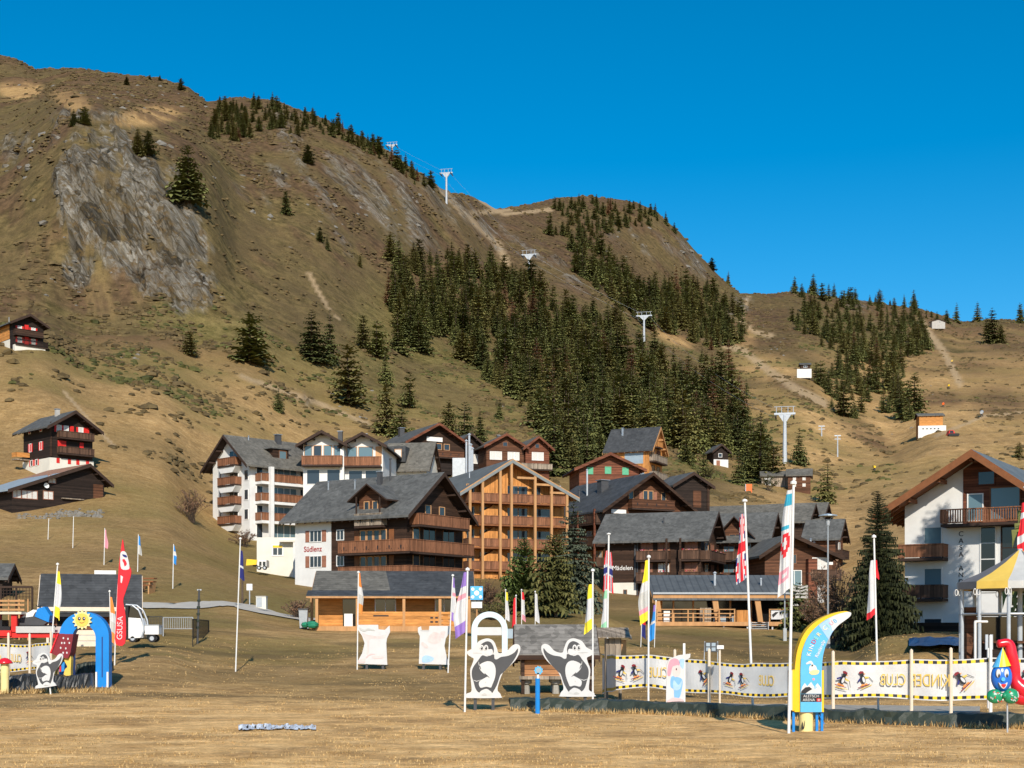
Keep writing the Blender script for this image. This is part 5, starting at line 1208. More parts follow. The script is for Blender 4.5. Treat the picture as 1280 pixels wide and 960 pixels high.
# ---- log shack ----------
h = House('log_shack', 'old raised log shack with a weathered shingle roof between the penguin boards', 652, 57, 1, 2.85, 2.2, 862, 1.55, 1.55, 2.55, r=.7, ridge='x', wall='logs', roof='shingle', oe=.32, og=.28, under='dark', cat='shack', deep=-.55, t=.08)
h.posts('f', (.05, 2.8), -.2, (1.5, 1.5), .06, .14, 'dark'); h.block('sill_beam', 'f', -.1, 2.95, .42, .55, -.1, .22, 'oldplank')
for u in (.2, 1.4, 2.6):
    b = MB(); b.lathe([(.16, -.3), (.12, .2), (.22, .24), (.22, .42)], (u, .25, 0), 8, M['stone']); b.obj('stone_foot', h.e); b = MB(); b.lathe([(.16, -.3), (.12, .2), (.22, .24), (.22, .42)], (u, 1.9, 0), 8, M['stone']); b.obj('stone_foot', h.e)
h.block('eave_board', 'f', -.25, 3.1, 1.22, 1.4, .3, .34, 'dark')
for i, (u, z0, z1) in enumerate(((.9, 1.3, 1.42), (2.3, .85, .9))): h.block('log_batten', 'f', u - .3, u + .3, z0, z1, .0, .05, 'dark')
# bits of roof at the left edge
h = House('shed', 'dark roofed shed cut by the left edge of the view', -52, 112, 5, 3.4, 3, 738, 1.1, 1.1, 2.0, ridge='x', wall='blackwood', roof='roof', oe=.5, og=.6, cat='shed')
# ------------------------------------------------------------------ flags and poles
def flat_ground(y): return HC * F / (y - YH)
def cloth(parent, base, lean, ztop, zbot, width, side, pat, seed=0, wtop=.35, name='flag', pr=.03, sharp=1.0):
    """a flag hanging in folds from a pole; pat(u, v) picks the cloth colour, u away from the pole, v downwards"""
    r = random.Random(seed); nu, nv = 8, 26; vs = []; fs = []; ms = []; mb = MB()
    ph = r.uniform(0, 6); pk = r.uniform(1.2, 1.8)
    for j in range(nv + 1):
        v = j / nv; z = ztop + (zbot - ztop) * v
        w = width * (wtop + (1 - wtop) * min(1, v * 1.6) ** sharp) * (1 + .12 * math.sin(v * 7 + ph))
        for i in range(nu + 1):
            u = i / nu
            x = lean * z + side * (pr + w * u * (1 - .10 * math.sin(v * 5 + u * 3 + ph)))
            y = -.02 - w * .40 * math.sin(u * 6.2 * pk * .85 + v * 2.5 + ph) * u ** .6
            vs.append((x, y, z - u * w * .55 * (.4 + v)))
    for j in range(nv):
        for i in range(nu):
            a = j * (nu + 1) + i; fs.append((a, a + 1, a + nu + 2, a + nu + 1)); ms.append(M[pat((i + .5) / nu, (j + .5) / nv)])
    for f, m_ in zip(fs, ms): mb.f.append(f); mb.m.append(mb.mi(m_))
    mb.v = vs
    return mb.obj(name, parent, True)
def bands(*b):
    def p(u, v):
        for lim, c in b:
            if v <= lim: return c
        return b[-1][1]
    return p
def flagpole(label, s, D, ytop, stop, flags, r=.035, m='pole', cap=True, cat='flag', group=None, ybase=None):
    p = at(s, D); e = empty('flagpole', p, 0, label, cat, group); H = zrow(ytop, D) - p.z; lean = (stop - s) / F * D / H
    b = MB(); b.tube((-.5 * lean, 0, -.5), (lean * H, 0, H), r, r * .8, 8, M[m])
    if cap: b.lathe([(0, .10), (r * 2.0, .06), (r * 2.0, .0), (0, 0)], (lean * H, 0, H), 8, M['frame_w'])
    b.obj('pole', e)
    for i, (y0, y1, wpx, side, pat) in enumerate(flags):
        cloth(e, p, lean, zrow(y0, D) - p.z, zrow(y1, D) - p.z, wpx * .88 * D / F, side, pat, int(s) + i, pr=r)
    return e
def uk(u, v):
    if abs(u - .5) < .13 or abs(v - .5) < .07: return 'cl_red'
    if abs(u - .5) < .25 or abs(v - .5) < .13: return 'cl_white'
    if abs(abs(u - .5) * .9 - abs(v - .5)) < .08: return 'cl_red'
    if abs(abs(u - .5) * .9 - abs(v - .5)) < .16: return 'cl_white'
    return 'navy'
def norway(u, v):
    if .35 < u < .55 or .42 < v < .56: return 'navy'
    if .26 < u < .64 or .36 < v < .62: return 'cl_white'
    return 'cl_red'
def swiss(u, v):
    if .04 < v < .14: return 'cl_teal'
    if .33 < v < .37 and u > .3: return 'cl_teal'
    if .40 < v < .66 and ((u - .55) / .42) ** 2 + ((v - .53) / .12) ** 2 < 1:
        return 'cl_white' if (abs(u - .6) < .10 and abs(v - .52) < .05) or (abs(v - .52) < .018 and abs(u - .6) < .26) else 'cl_red'
    if .78 < v < .88 and .1 < u < .95: return 'cl_white' if (abs(v - .83) < .012 and .25 < u < .8) else 'cl_pink'
    return 'cl_white'
yw = bands((.25, 'cl_yel'), (.78, 'cl_white'), (1, 'cl_yel'))
ow = bands((.35, 'cl_ora'), (.55, 'cl_white'), (.78, 'lgrey_t'), (1, 'cl_ora'))
pw = bands((.22, 'cl_pur'), (.34, 'cl_white'), (.42, 'cl_pink'), (.8, 'cl_white'), (1, 'cl_pur'))
flagpole('tall leaning pole with a yellow and white flag before the slate roofed kiosk', 62, 64, 706, 72, [(714, 770, 9, 1, yw)])
flagpole('small orange and white pennant left of the red beach flag', 139, 66, 740, 137, [(746, 802, 8, 1, ow)], r=.025)
flagpole('thin leaning pole with a dark blue flag, alone on the grass', 294.5, 70, 674, 300.5, [(688, 722, 6, 1, bands((.55, 'navy'), (.62, 'cl_white'), (1, 'navy')))])
flagpole('pole with an orange and white pennant beside the left white board', 446.5, 72, 716, 448, [(716, 765, 6, 1, ow)])
flagpole('thin pole with a purple and white pennant right of the second white board', 560, 70, 720, 566, [(722, 775, 5, 1, pw)])
flagpole('tall pole with a long purple and white flag left of the first penguin board', 581, 45, 713, 584.5, [(715, 790, 15, -1, pw)])
for s, y0, pat, lb in ((632, 738, bands((.3, 'cl_yel'), (1, 'cl_white')), 'small pale yellow pennant left of the bright green conifer'), (645, 745, bands((1, 'cl_red'),), 'small red pennant in front of the bright green conifer'),
                       (652, 738, bands((.25, 'cl_red'), (.8, 'cl_white'), (1, 'cl_pink')), 'small white and red pennant in front of the bright green conifer'), (669, 740, bands((1, 'cl_white'),), 'small white pennant before the right edge of the bright green conifer')):
    flagpole(lb, s, 100, y0, s, [(y0 + 2, y0 + 36, 5, 1 if s != 645 else -1, pat)], r=.03, group='small pennants before the conifers')
flagpole('pole with a yellow white yellow flag rising behind the right penguin board', 741, 50, 714, 741, [(730, 786, 10, -1, bands((.3, 'cl_yel'), (.36, 'cl_white'), (.78, 'cl_white'), (1, 'cl_yel')))])
flagpole('pole with a red white and blue cross flag above a pale green one', 759, 80, 668, 761, [(688, 736, 6, -1, norway), (690, 738, 6, 1, norway), (738, 788, 8, -1, bands((.2, 'cl_grn'), (.75, 'cl_white'), (1, 'cl_grn')))], r=.06)
flagpole('pole with a yellow and white flag in front of the printed banner fence', 810.5, 49, 697, 811, [(700, 775, 12, -1, bands((.35, 'cl_yel'), (.5, 'cl_white'), (.75, 'lgrey_t'), (.86, 'cl_pink'), (1, 'cl_yel')))])
flagpole('small pink and red pennant left of the low cafe terrace', 801, 88, 752, 803, [(755, 795, 6, 1, bands((.3, 'cl_pink'), (.6, 'cl_red'), (1, 'navy')))], r=.025)
flagpole('small blue pennant left of the low cafe terrace', 818, 88, 752, 820, [(756, 798, 7, -1, bands((.2, 'cl_pur'), (.45, 'cl_blue'), (.55, 'cl_white'), (1, 'cl_blue')))], r=.025)
flagpole('tall leaning pole with a drooping union flag', 941, 48, 627, 931, [(642, 722, 13, -1, uk)], r=.045)
flagpole('tallest pole with a long white flag showing a red emblem, beside the curved sign', 986, 35.5, 605, 992, [(612, 735, 17, -1, swiss)], r=.04)
flagpole('leaning pole with a white flag edged in red in front of the big spruce', 1098, 44.5, 672, 1092.5, [(700, 768, 10, -1, bands((.9, 'cl_white'), (1, 'cl_red'))), (700, 722, 4, 1, bands((1, 'cl_red'),))])
flagpole('red and white flag cut by the right edge of the view', 1284, 62, 610, 1282, [(628, 690, 10, -1, bands((.2, 'cl_red'), (.3, 'cl_white'), (.62, 'cl_red'), (.78, 'cl_white'), (1, 'cl_red')))], r=.05)
for s, yt, yb, pat, lb in ((60, 648, 676, None, 'bare thin pole on the meadow below the old barn, leftmost'), (91, 645, 686, None, 'bare thin pole with a crossbar below the stone heap'), (130, 660, 708, bands((1, 'cl_pink'),), 'thin pole with a faded red pennant on the meadow'),
                           (172, 668, 716, bands((.5, 'cl_blue'), (1, 'lgrey_t')), 'thin pole with a grey blue pennant on the meadow'), (216, 680, 736, bands((.3, 'cl_blue'), (.55, 'cl_white'), (1, 'cl_blue')), 'thin pole with a blue pennant on the meadow nearest the asphalt path')):
    D = hit(s, yb, 95); flagpole(lb, s, D, yt, s + 1, [(yt + 2, yt + 24, 4, 1, pat)] if pat else [], r=.04, cap=False, group='pennant poles on the left meadow')
# red beach flag
p = at(143, 65); e = empty('beach_flag', p, 0, 'tall red beach flag with white print beside the blue arch', 'flag'); k_ = F / 65
q = lambda x, y: ((x - 143) / k_, zrow(y, 65) - p.z)
b = MB(); b.path([(0, 0, -.3), (.05, 0, 1.5), (.16, 0, 3.6), (.38, 0, 5.72)], .03, 8, M['pole']); b.obj('pole', e)
o = MB(); o.poly([q(*t) for t in smooth_closed([(153.5, 674), (156, 690), (159, 703), (164, 712), (163, 722), (157, 740), (154, 752), (157, 770), (156.5, 804), (144.5, 804), (145, 780), (146, 760), (147, 735), (149, 705), (151, 690)], 3)], -.03, .03, M['cl_red'])
o.poly([q(*t) for t in smooth_closed([(151.5, 690), (158, 691), (162, 708), (160, 712), (152, 711), (150.5, 700)], 3)], -.036, -.031, M['cl_white'])
o.poly([q(*t) for t in smooth_closed([(153, 693), (158, 694), (159, 697), (155, 696)], 2)], -.041, -.037, M['navy']); o.poly([q(*t) for t in smooth_closed([(153, 700), (156, 699), (159, 705), (156, 708), (155, 704)], 2)], -.041, -.037, M['cl_red'])
o.poly([q(151, 719), q(154, 721), (q(152.5, 729)), q(151, 728)], -.036, -.031, M['cl_white']); fl = o.obj('flag', e)
t = lettering('GSUSA', .36, M['cl_white'], e, (.27, -.036, zrow(785, 65) - p.z), (R(90), R(-88), 0), .004)
# ------------------------------------------------------------------ printed banner fence
def banner(label, pts, posts, prints, name='banner_fence', text=True, tall=True):
    """pts: (column, distance, top row, bottom row)"""
    e = empty(name, at(pts[0][0], pts[0][1]), 0, label, 'fence'); o0 = e.location
    P3 = [Vector(((s - 640) / F * D, D, 0)) for s, D, a, b in pts]
    L = [0]
    for a, b in zip(P3[:-1], P3[1:]): L.append(L[-1] + (b - a).length)
    P3n = np.array(P3); zt = [zrow(a, D) for s, D, a, b in pts]; zb = [zrow(b, D) for s, D, a, b in pts]
    def pos(l):
        x, y = np.interp(l, L, P3n[:, 0]), np.interp(l, L, P3n[:, 1])
        return x, y + .05 * math.sin(l * 2.3) + .03 * math.sin(l * 5.1), np.interp(l, L, zt) - .04 * abs(math.sin(l * 1.45)), np.interp(l, L, zb) + .03 * math.sin(l * 1.9)
    b = MB(); st = .125; n = int(L[-1] / st)
    rows_ = [(0, .035, None), (.03, .105, 'chk'), (.105, .3, None), (.3, .5, None), (.5, .7, None), (.7, .895, None), (.895, .97, 'chk'), (.97, 1, None)]
    cols_ = []
    for i in range(n + 1):
        x, y, z1, z0 = pos(i * st); cols_.append([(x - o0.x, y - o0.y + .05 * math.sin(t_ * 3.1) * math.sin(i * .5), z1 + (z0 - z1) * t_ - o0.z) for t_ in [r_[0] for r_ in rows_] + [1]])
    for i in range(n):
        for j, (a, c, kind) in enumerate(rows_):
            m_ = M['board'] if kind is None else (M['ink'] if (i + (j > 3)) % 2 else M['yellow'])
            b.add([cols_[i][j], cols_[i + 1][j], cols_[i + 1][j + 1], cols_[i][j + 1]], [(0, 1, 2, 3)], m_)
    ban = b.obj('banner', e)
    def frame(s):
        ss_ = [t[0] for t in pts]; l = float(np.interp(s, ss_, L)); x, y, z1, z0 = pos(l); x2, y2, _, _ = pos(l + .05)
        return l, Vector((x, y, 0)) - Vector((o0.x, o0.y, 0)), math.atan2(y2 - y, x2 - x), z1 - o0.z, z0 - o0.z
    for s, kind in prints:
        l, pp, an, z1, z0 = frame(s); h_ = (z1 - z0)
        if kind in ('CLUB', 'KINDER'):
            t = lettering(kind, h_ * .27, M['gold'], ban, (pp.x, pp.y - .07, z0 + h_ * .48), (R(90), 0, an), .004, name='print'); t.scale = (-1.0, 1.6, 1.0)
            continue
        fg = MB(); ca, sa = math.cos(an), math.sin(an); u = h_ / 1.75; zc = z0 + h_ * .5
        def TT(x, y, z): return (pp.x + x * u * ca, pp.y - .09 + y + x * u * sa, zc + z * u)
        til = {'skier': .25, 'racer': -.35, 'crouch': .7}[kind]
        def RR(ps): return [(x * math.cos(til) - z * math.sin(til), x * math.sin(til) + z * math.cos(til)) for x, z in ps]
        fg.poly(RR(ell(0, 0, .12, .22, 16)), 0, .004, M['ink'], TT); fg.poly(RR(ell(.03, -.02, .06, .14, 14)), -.005, -.001, M['cl_white'], TT)
        fg.poly(RR(ell(.02, .27, .10, .10, 14)), 0, .004, M['ink'], TT); fg.poly(RR([(-.10, .30), (.12, .30), (.10, .38), (-.02, .42), (-.12, .38)]), -.005, -.001, M['maroon'], TT)
        fg.poly(RR([(.10, .28), (.20, .24), (.10, .22)]), -.005, -.001, M['cl_ora'], TT); fg.poly(RR([(-.10, .12), (-.28, -.02), (-.24, -.08), (-.06, .04)]), 0, .004, M['navy'], TT); fg.poly(RR([(.10, .12), (.30, .06), (.28, .0), (.10, .02)]), 0, .004, M['gold'], TT)
        fg.poly(RR([(-.14, -.22), (-.02, -.22), (.02, -.30), (-.18, -.30)]), -.005, -.001, M['cl_ora'], TT); fg.poly(RR([(.02, -.22), (.14, -.22), (.18, -.29), (.04, -.29)]), -.005, -.001, M['cl_ora'], TT)
        fg.poly(RR([(-.34, -.36), (.24, -.31), (.30, -.27), (.22, -.28), (-.34, -.32)]), -.010, -.006, M['maroon'], TT); fg.poly(RR([(-.20, -.44), (.34, -.37), (.38, -.33), (-.2, -.40)]), -.010, -.006, M['gold'], TT)
        fg.poly(RR([(.29, .05), (.32, .05), (.46, -.22), (.44, -.23)]), -.010, -.006, M['charcoal'], TT)
        fg.obj('print', ban)
    for s, ytop, mat in posts:
        l, pp, an, z1, z0 = frame(s); D = pp.y + o0.y - .14; zg_ = ground((s - 640) / F * D, D) - o0.z
        pb = MB(); pb.tube((pp.x, pp.y - .14, zg_ - .3), (pp.x, pp.y - .14, zrow(ytop, D) - o0.z), .055, .05, 8, M[mat]); pb.lathe([(0, .05), (.055, .0)], (pp.x, pp.y - .14, zrow(ytop, D) - o0.z), 8, M[mat]); pb.obj('post', e)
    return e
banner('long white banner fence with yellow and black checked edges along the green tarpaulin', [(753, 53, 817, 868), (770, 50, 818, 862), (810, 49.5, 818, 860), (850, 49, 821, 864), (890, 48, 826, 867), (930, 47, 829, 871), (985, 45.5, 827, 871), (1040, 43, 826, 872), (1140, 42.5, 824, 874), (1232, 42, 822, 876), (1330, 41.5, 820, 878)],
       [(757, 815, 'oldplank'), (843, 813, 'polewood'), (886, 812, 'polewood'), (1014, 816, 'polewood'), (1040, 815, 'polewood'), (1138, 813, 'polewood'), (1187, 811, 'polewood'), (1237, 795, 'pole')],
       [(776, 'racer'), (794, 'skier'), (822, 'CLUB'), (879, 'crouch'), (912, 'racer'), (927, 'skier'), (958, 'CLUB'), (1052, 'racer'), (1078, 'skier'), (1116, 'CLUB'), (1161, 'KINDER'), (1202, 'crouch'), (1276, 'racer')])
banner('white banner fence with checked edges behind the toadstool at the left edge', [(-60, 60, 806, 843), (0, 60, 804, 840), (40, 59, 805, 838), (66, 58, 801, 836)], [(-20, 795, 'polewood'), (12, 792, 'polewood'), (38, 793, 'polewood'), (65, 790, 'polewood')], [(-8, 'CLUB'), (20, 'CLUB'), (36, 'skier')])
# tarpaulin covered edges
def tarp_run(label, pts, h, wd, mat, seed, name='tarpaulin'):
    r = random.Random(seed); P3 = [Vector(((s - 640) / F * D, D, 0)) for s, D in pts]; e0 = at(*pts[0]); mb = MB(); n = 90; prof = [(-.12, -.12), (-.04, .12), (.02, .55), (.10, .92), (.3, 1.0), (.7, .98), (.95, .8), (1.05, -.1)]
    P3n = np.array(P3); L = np.concatenate([[0], np.cumsum(np.linalg.norm(np.diff(P3n, axis=0), axis=1))]); vs = []
    for i in range(n + 1):
        l = L[-1] * i / n; x, y = np.interp(l, L, P3n[:, 0]), np.interp(l, L, P3n[:, 1]); z = ground(x, y); sag = math.sin(l * 2.1) * .06 + math.sin(l * 4.7) * .04 + r.uniform(-.03, .03)
        for a, c in prof: vs.append((x - e0.x + r.uniform(-.04, .04), y - e0.y + a * wd + r.uniform(-.04, .04) + sag * .6, z - e0.z + c * h * (1 + sag) + r.uniform(-.02, .02)))
    m_ = len(prof); mb.add(vs, [(i * m_ + j, (i + 1) * m_ + j, (i + 1) * m_ + j + 1, i * m_ + j + 1) for i in range(n) for j in range(m_ - 1)] + [tuple(range(m_)), tuple(range(n * m_, n * m_ + m_))[::-1]], M[mat])
    o = mb.obj(name); o.location = e0; return tag(o, label, 'tarpaulin')
tarp_run('long dark green tarpaulin wrapped over the low edge below the banner fence', [(637, 46), (700, 45.5), (760, 45), (850, 43.5), (930, 42), (1000, 40.6), (1100, 39), (1200, 38), (1330, 37)], .38, .85, 'tarp', 1)
tarp_run('black tarpaulin wrapped over the low edge at the lower left', [(-60, 57), (0, 56.5), (60, 56), (112, 57)], .6, 1.0, 'tarp_k', 2)
tarp_run('crumpled grey green tarpaulin end beside the blue arch', [(94, 61), (110, 61.5), (135, 62)], .55, .9, 'tarp', 3)
# ------------------------------------------------------------------ penguin boards
def penguin(label, s, D, flip, legrow, scale=1.0, legs=True, zbase=None, small=False):
    p = at(s, D); e = empty('penguin_board', p, 0, label, 'sign board'); k_ = F / D
    zb = zrow(872, 46) - ground((617 - 640) / F * 46, 46) if zbase is None else zbase
    def C(zx, zy): return (flip * (zx - 270) / 6.737 / (F / 46) * scale, (615 - zy) / 6.737 / (F / 46) * scale + zb)
    P_ = lambda pts, k=4: [C(*t) for t in smooth_closed(pts, k)]
    b = MB()
    b.poly(P_([(92, 228), (150, 196), (172, 165), (200, 135), (268, 116), (318, 140), (345, 200), (362, 240), (425, 226), (470, 180), (508, 164), (538, 180), (538, 228), (500, 300), (432, 368), (388, 420), (355, 515), (352, 556), (372, 580), (380, 604), (366, 617), (95, 617), (84, 600), (92, 580), (130, 560), (127, 480), (120, 385), (140, 325), (148, 282), (110, 262)]), -.03, .05, M['board'])
    y0, y1 = -.036, -.031
    b.poly(P_([(222, 258), (262, 268), (318, 250), (325, 285), (345, 292), (380, 272), (440, 262), (490, 236), (522, 200), (515, 250), (470, 325), (400, 402), (374, 425), (345, 510), (300, 582), (286, 556), (255, 540), (212, 556), (194, 572), (166, 540), (148, 478), (134, 430), (140, 368), (188, 300)], 3), y0, y1, M['charcoal'])
    y0, y1 = -.042, -.037
    b.poly(P_([(200, 205), (214, 165), (262, 140), (300, 156), (320, 205), (312, 245), (296, 215), (262, 200), (225, 200)], 3), y0, y1, M['charcoal'])
    b.poly(P_([(265, 308), (312, 322), (334, 370), (330, 440), (305, 510), (292, 530), (255, 522), (205, 530), (196, 480), (250, 445), (270, 430), (232, 410), (200, 372), (204, 335)], 3), y0, y1, M['board'])
    b.poly(P_([(212, 560), (250, 545), (292, 560), (300, 590), (210, 590)], 3), y0, y1, M['board'])
    for cx, rx_ in ((218, 17), (254, 19)):
        b.poly([C(x, y) for x, y in ell(cx, 195, rx_, 25, 16)], -.047, -.043, M['board']); b.poly([C(x, y) for x, y in ell(cx, 198, 9, 15, 12)], -.052, -.048, M['ink']); b.poly([C(x, y) for x, y in ell(cx - 3, 192, 3.5, 5, 8)], -.057, -.053, M['board'])
    b.poly(P_([(250, 225), (300, 205), (312, 240), (285, 262), (250, 250)], 3), -.043, -.0385, M['board'])
    b.poly(P_([(135, 238), (180, 236), (225, 240), (180, 241)], 2), y0, y1, M['lgrey_t']); b.poly(P_([(240, 405), (262, 425), (285, 448), (258, 432)], 2), -.047, -.043, M['charcoal'])
    b.poly(P_([(190, 330), (192, 310), (196, 330), (212, 372), (206, 374)], 2), y0, y1, M['lgrey_t']); b.poly(P_([(140, 462), (175, 474), (212, 462), (175, 480)], 2), y0, y1, M['board'])
    b.poly(P_([(215, 592), (240, 575), (262, 592), (240, 596)], 2), -.047, -.043, M['lgrey_t']); b.poly(P_([(250, 478), (254, 486), (250, 496), (246, 486)], 2), -.047, -.043, M['lgrey_t'])
    b.obj('board', e)
    if legs:
        for zx in (162, 312):
            x = C(zx, 0)[0]; b = MB(); b.box(x - .05, x + .05, .051, .15, -.4, zb + .5, M['charcoal']); b.obj('leg', e)
    else:
        b = MB(); b.tube((0, .1, -.4), (.03, .1, zb + .6), .03, .03, 6, M['pole']); b.obj('leg', e)
    return e
penguin('white penguin board raising its right hand flipper, left of the log shack', 610, 46, 1, 888)
penguin('mirrored white penguin board right of the log shack above the tarpaulin', 716, 47, -1, 885)
pg = penguin('smaller crooked penguin board on a stick at the lower left', 62, 54, 1, 870, scale=.68, legs=False, zbase=.30)
pg.rotation_euler = (0, R(-8), 0)
# two white painted boards
def white_board(label, s0, s, D, pts, daubs, legs):
    p = at(s, D); e = empty('white_board', p, 0, label, 'sign board'); C = lambda zx, zy: ((420 + zx / 5.644 - s) / F * D, zrow(680 + zy / 5.644, D) - p.z)
    b = MB(); b.poly([C(*t) for t in pts], -.03, .04, M['board'])
    for i, (pl, m_) in enumerate(daubs): b.poly([C(*t) for t in smooth_closed(pl, 4)], -.036 - .005 * i, -.032 - .005 * i, M[m_])
    b.obj('board', e)
    for zx in legs: x = C(zx, 0)[0]; b = MB(); b.box(x - .06, x + .06, .041, .16, -.4, C(0, 760)[1], M['charcoal']); b.obj('leg', e)
faint = simple('faint_pink_wash', (.70, .53, .50), .6, .12, 4); M['faint'] = faint; M['faintb'] = simple('faint_blue_wash', (.36, .53, .70), .6, .14, 4)
white_board('white painted board with faded pink figure and writing, left of the pair', 420, 467, 72, [(150, 570), (298, 570), (300, 602), (345, 606), (378, 575), (382, 620), (360, 665), (355, 700), (362, 852), (150, 845), (152, 830), (185, 770), (202, 700), (185, 650), (156, 605)],
            [([(188, 628), (230, 640), (300, 650), (350, 640), (340, 665), (250, 668), (235, 700), (232, 770), (215, 772), (220, 690), (195, 655)], 'faint'), ([(210, 800), (240, 775), (278, 778), (240, 786), (216, 806)], 'pinkp'), ([(262, 790), (330, 790), (330, 806), (270, 808)], 'faint'), ([(165, 588), (200, 605), (225, 595), (262, 602), (274, 612), (228, 608), (200, 618), (172, 606)], 'lgrey_t'), ([(160, 820), (205, 805), (200, 838), (162, 836)], 'faint')], (216, 330))
white_board('white painted board with faded pink and pale blue drawing, right of the pair', 420, 543, 72, [(578, 590), (600, 580), (605, 607), (655, 607), (660, 578), (812, 578), (812, 612), (775, 665), (765, 720), (780, 790), (802, 852), (585, 845), (592, 650), (578, 620)],
            [([(650, 660), (690, 620), (735, 640), (735, 690), (690, 705), (655, 690)], 'faint'), ([(610, 800), (640, 785), (690, 805), (670, 830), (612, 835)], 'faintb'), ([(740, 620), (770, 615), (760, 660), (742, 655)], 'faint'), ([(610, 690), (650, 720), (640, 735), (606, 710)], 'faint'), ([(600, 604), (606, 610), (654, 610), (654, 613), (600, 612)], 'lgrey_t')], (617, 735))
# gnome board
p = at(846, 44); e = empty('painted_figure_board', p, 0, 'white board painted with a figure in red cap and blue coat before the banner fence', 'sign board'); C = lambda x, y: ((x - 846) / F * 44, zrow(y, 44) - p.z)
b = MB(); b.poly([C(832.5, 878), C(833, 832), C(836, 824), C(848, 819), C(863, 817), C(862.5, 822), C(856, 826), C(855, 879)], -.02, .03, M['board'])
S_ = lambda pts: [C(*t) for t in smooth_closed(pts, 4)]
b.poly(S_([(834, 843), (836, 828), (842, 823), (848, 825), (849, 832), (841, 833), (838, 844)]), -.026, -.021, M['cl_pink']); b.poly(S_([(849, 825), (855, 824), (854, 836), (850, 832)]), -.026, -.021, M['faintb']); b.poly(S_([(841, 834), (849, 832), (850, 842), (843, 846)]), -.031, -.027, M['faint'])
b.poly(S_([(839, 846), (846, 846), (853, 850), (852, 862), (849, 872), (843, 872), (842, 862), (838, 858)]), -.026, -.021, M['bluep']); b.poly(S_([(842, 850), (848, 856), (853, 849), (850, 861), (842, 862)]), -.031, -.027, M['faintb']); b.poly(S_([(834, 876), (842, 872), (853, 874), (853, 877.5), (836, 878)]), -.031, -.027, M['pinkp'])
b.poly(S_([(844.5, 836), (845.5, 835), (846, 837), (845, 838)]), -.036, -.032, M['ink']); b.obj('board', e)
b = MB(); b.tube((0, .06, -.3), (0, .06, 1.6), .03, .03, 6, M['galva']); b.obj('leg', e); b = MB(); b.box(.20, .27, .031, .1, .0, 2.2, M['frame_w']); b.obj('batten', e)
# ------------------------------------------------------------------ curved fin sign
D = 36.2; p = at(1012, D); e = empty('curved_sign', p, 0, 'tall curved blue sign ending in a white tip, on yellow barrel and blue legs', 'sign'); C = lambda zx, zy: ((960 + zx / 5.65 - 1012) / F * D, zrow(760 + zy / 5.65, D) - p.z)
inner = [(228, 735), (228, 440), (238, 320), (270, 225), (320, 155), (390, 95), (470, 52), (545, 30), (578, 30), (585, 42), (570, 66), (500, 118), (440, 190), (405, 270), (385, 350), (378, 450), (378, 735)]
body = smooth_open(inner[1:16], 4)
b = MB(); b.poly([C(*inner[0])] + [C(*t) for t in body] + [C(*inner[-1])], -.03, .03, M['skyb'])
tip = [(430, 72), (470, 52), (545, 30), (578, 30), (585, 42), (570, 66), (500, 118), (455, 165)]
b.poly([C(*t) for t in smooth_open(tip, 4)], -.036, -.031, M['cl_white'])
mid = [(355, 122), (430, 72), (455, 165), (425, 222)]
M['paleb'] = simple('pale_blue_print', (.32, .50, .74), .5, .08, 2); b.poly([C(*t) for t in mid], -.036, -.031, M['paleb'])
b.obj('panel', e)
M['signyel'] = simple('signal_yellow', (.86, .50, .015), .45, .06, 1.5)
b = MB(); yb_ = [(190, 735), (190, 450), (205, 320), (240, 215), (290, 140), (365, 80), (450, 42), (540, 22), (578, 30), (545, 36), (470, 60), (390, 105), (320, 168), (270, 240), (245, 330), (240, 450), (240, 735)]
b.poly([C(*yb_[0])] + [C(*t) for t in smooth_open(yb_[1:16], 4)] + [C(*yb_[-1])], .035, .40, M['signyel']); b.box(C(240, 0)[0], C(397, 0)[0], .035, .40, C(0, 735)[1], C(0, 440)[1], M['signyel']); b.obj('back_body', e)
b = MB(); b.box(C(155, 0)[0], C(172, 0)[0], .0, .3, C(0, 722)[1], C(0, 440)[1], M['polewood']); b.box(C(174, 0)[0], C(189, 0)[0], .02, .3, C(0, 725)[1], C(0, 436)[1], M['signyel']); b.obj('side_panel', e)
z = lambda y: C(0, y)[1]
b = MB(); bx = C(280, 0)[0]; b.lathe([(0, z(890)), (.175, z(890)), (.18, z(880)), (.18, z(745)), (.175, z(735)), (0, z(735))], (bx, .2, 0), 24, M['palesun']); b.poly([C(*t) for t in smooth_closed([(238, 850), (246, 800), (250, 845), (262, 790), (256, 850)], 3)], .010, .019, M['ink']); b.obj('barrel', e, False)
for zx, zb_ in ((187, 895), (352, 858), (388, 855)): x = C(zx, 0)[0]; b = MB(); b.box(x - .032, x + .032, .1, .17, z(zb_) - .1, z(735), M['blue']); b.obj('leg', e)
b = MB(); b.tube((C(362, 0)[0], .1, z(748)), (C(405, 0)[0], .1, z(822)), .01, .01, 5, M['blue']); b.obj('brace', e)
b = MB(); y0, y1 = -.037, -.0315
b.poly([C(*t) for t in [(230, 590), (240, 555), (258, 528), (275, 552), (302, 522), (325, 556), (348, 530), (374, 565), (374, 604), (230, 604)]], y0, y1, M['board']); b.poly([C(*t) for t in [(230, 604), (234, 585), (262, 560), (290, 556), (310, 572), (280, 590), (262, 604)]], -.042, -.038, M['ink']); b.poly([C(*t) for t in [(320, 560), (334, 545), (345, 562), (330, 572)]], -.042, -.038, M['paleb'])
b.poly([C(*t) for t in [(230, 607), (376, 607), (376, 662), (230, 662)]], y0, y1, M['ink']); b.poly([C(*t) for t in [(342, 638), (370, 638), (370, 660), (342, 660)]], -.042, -.038, M['red'])
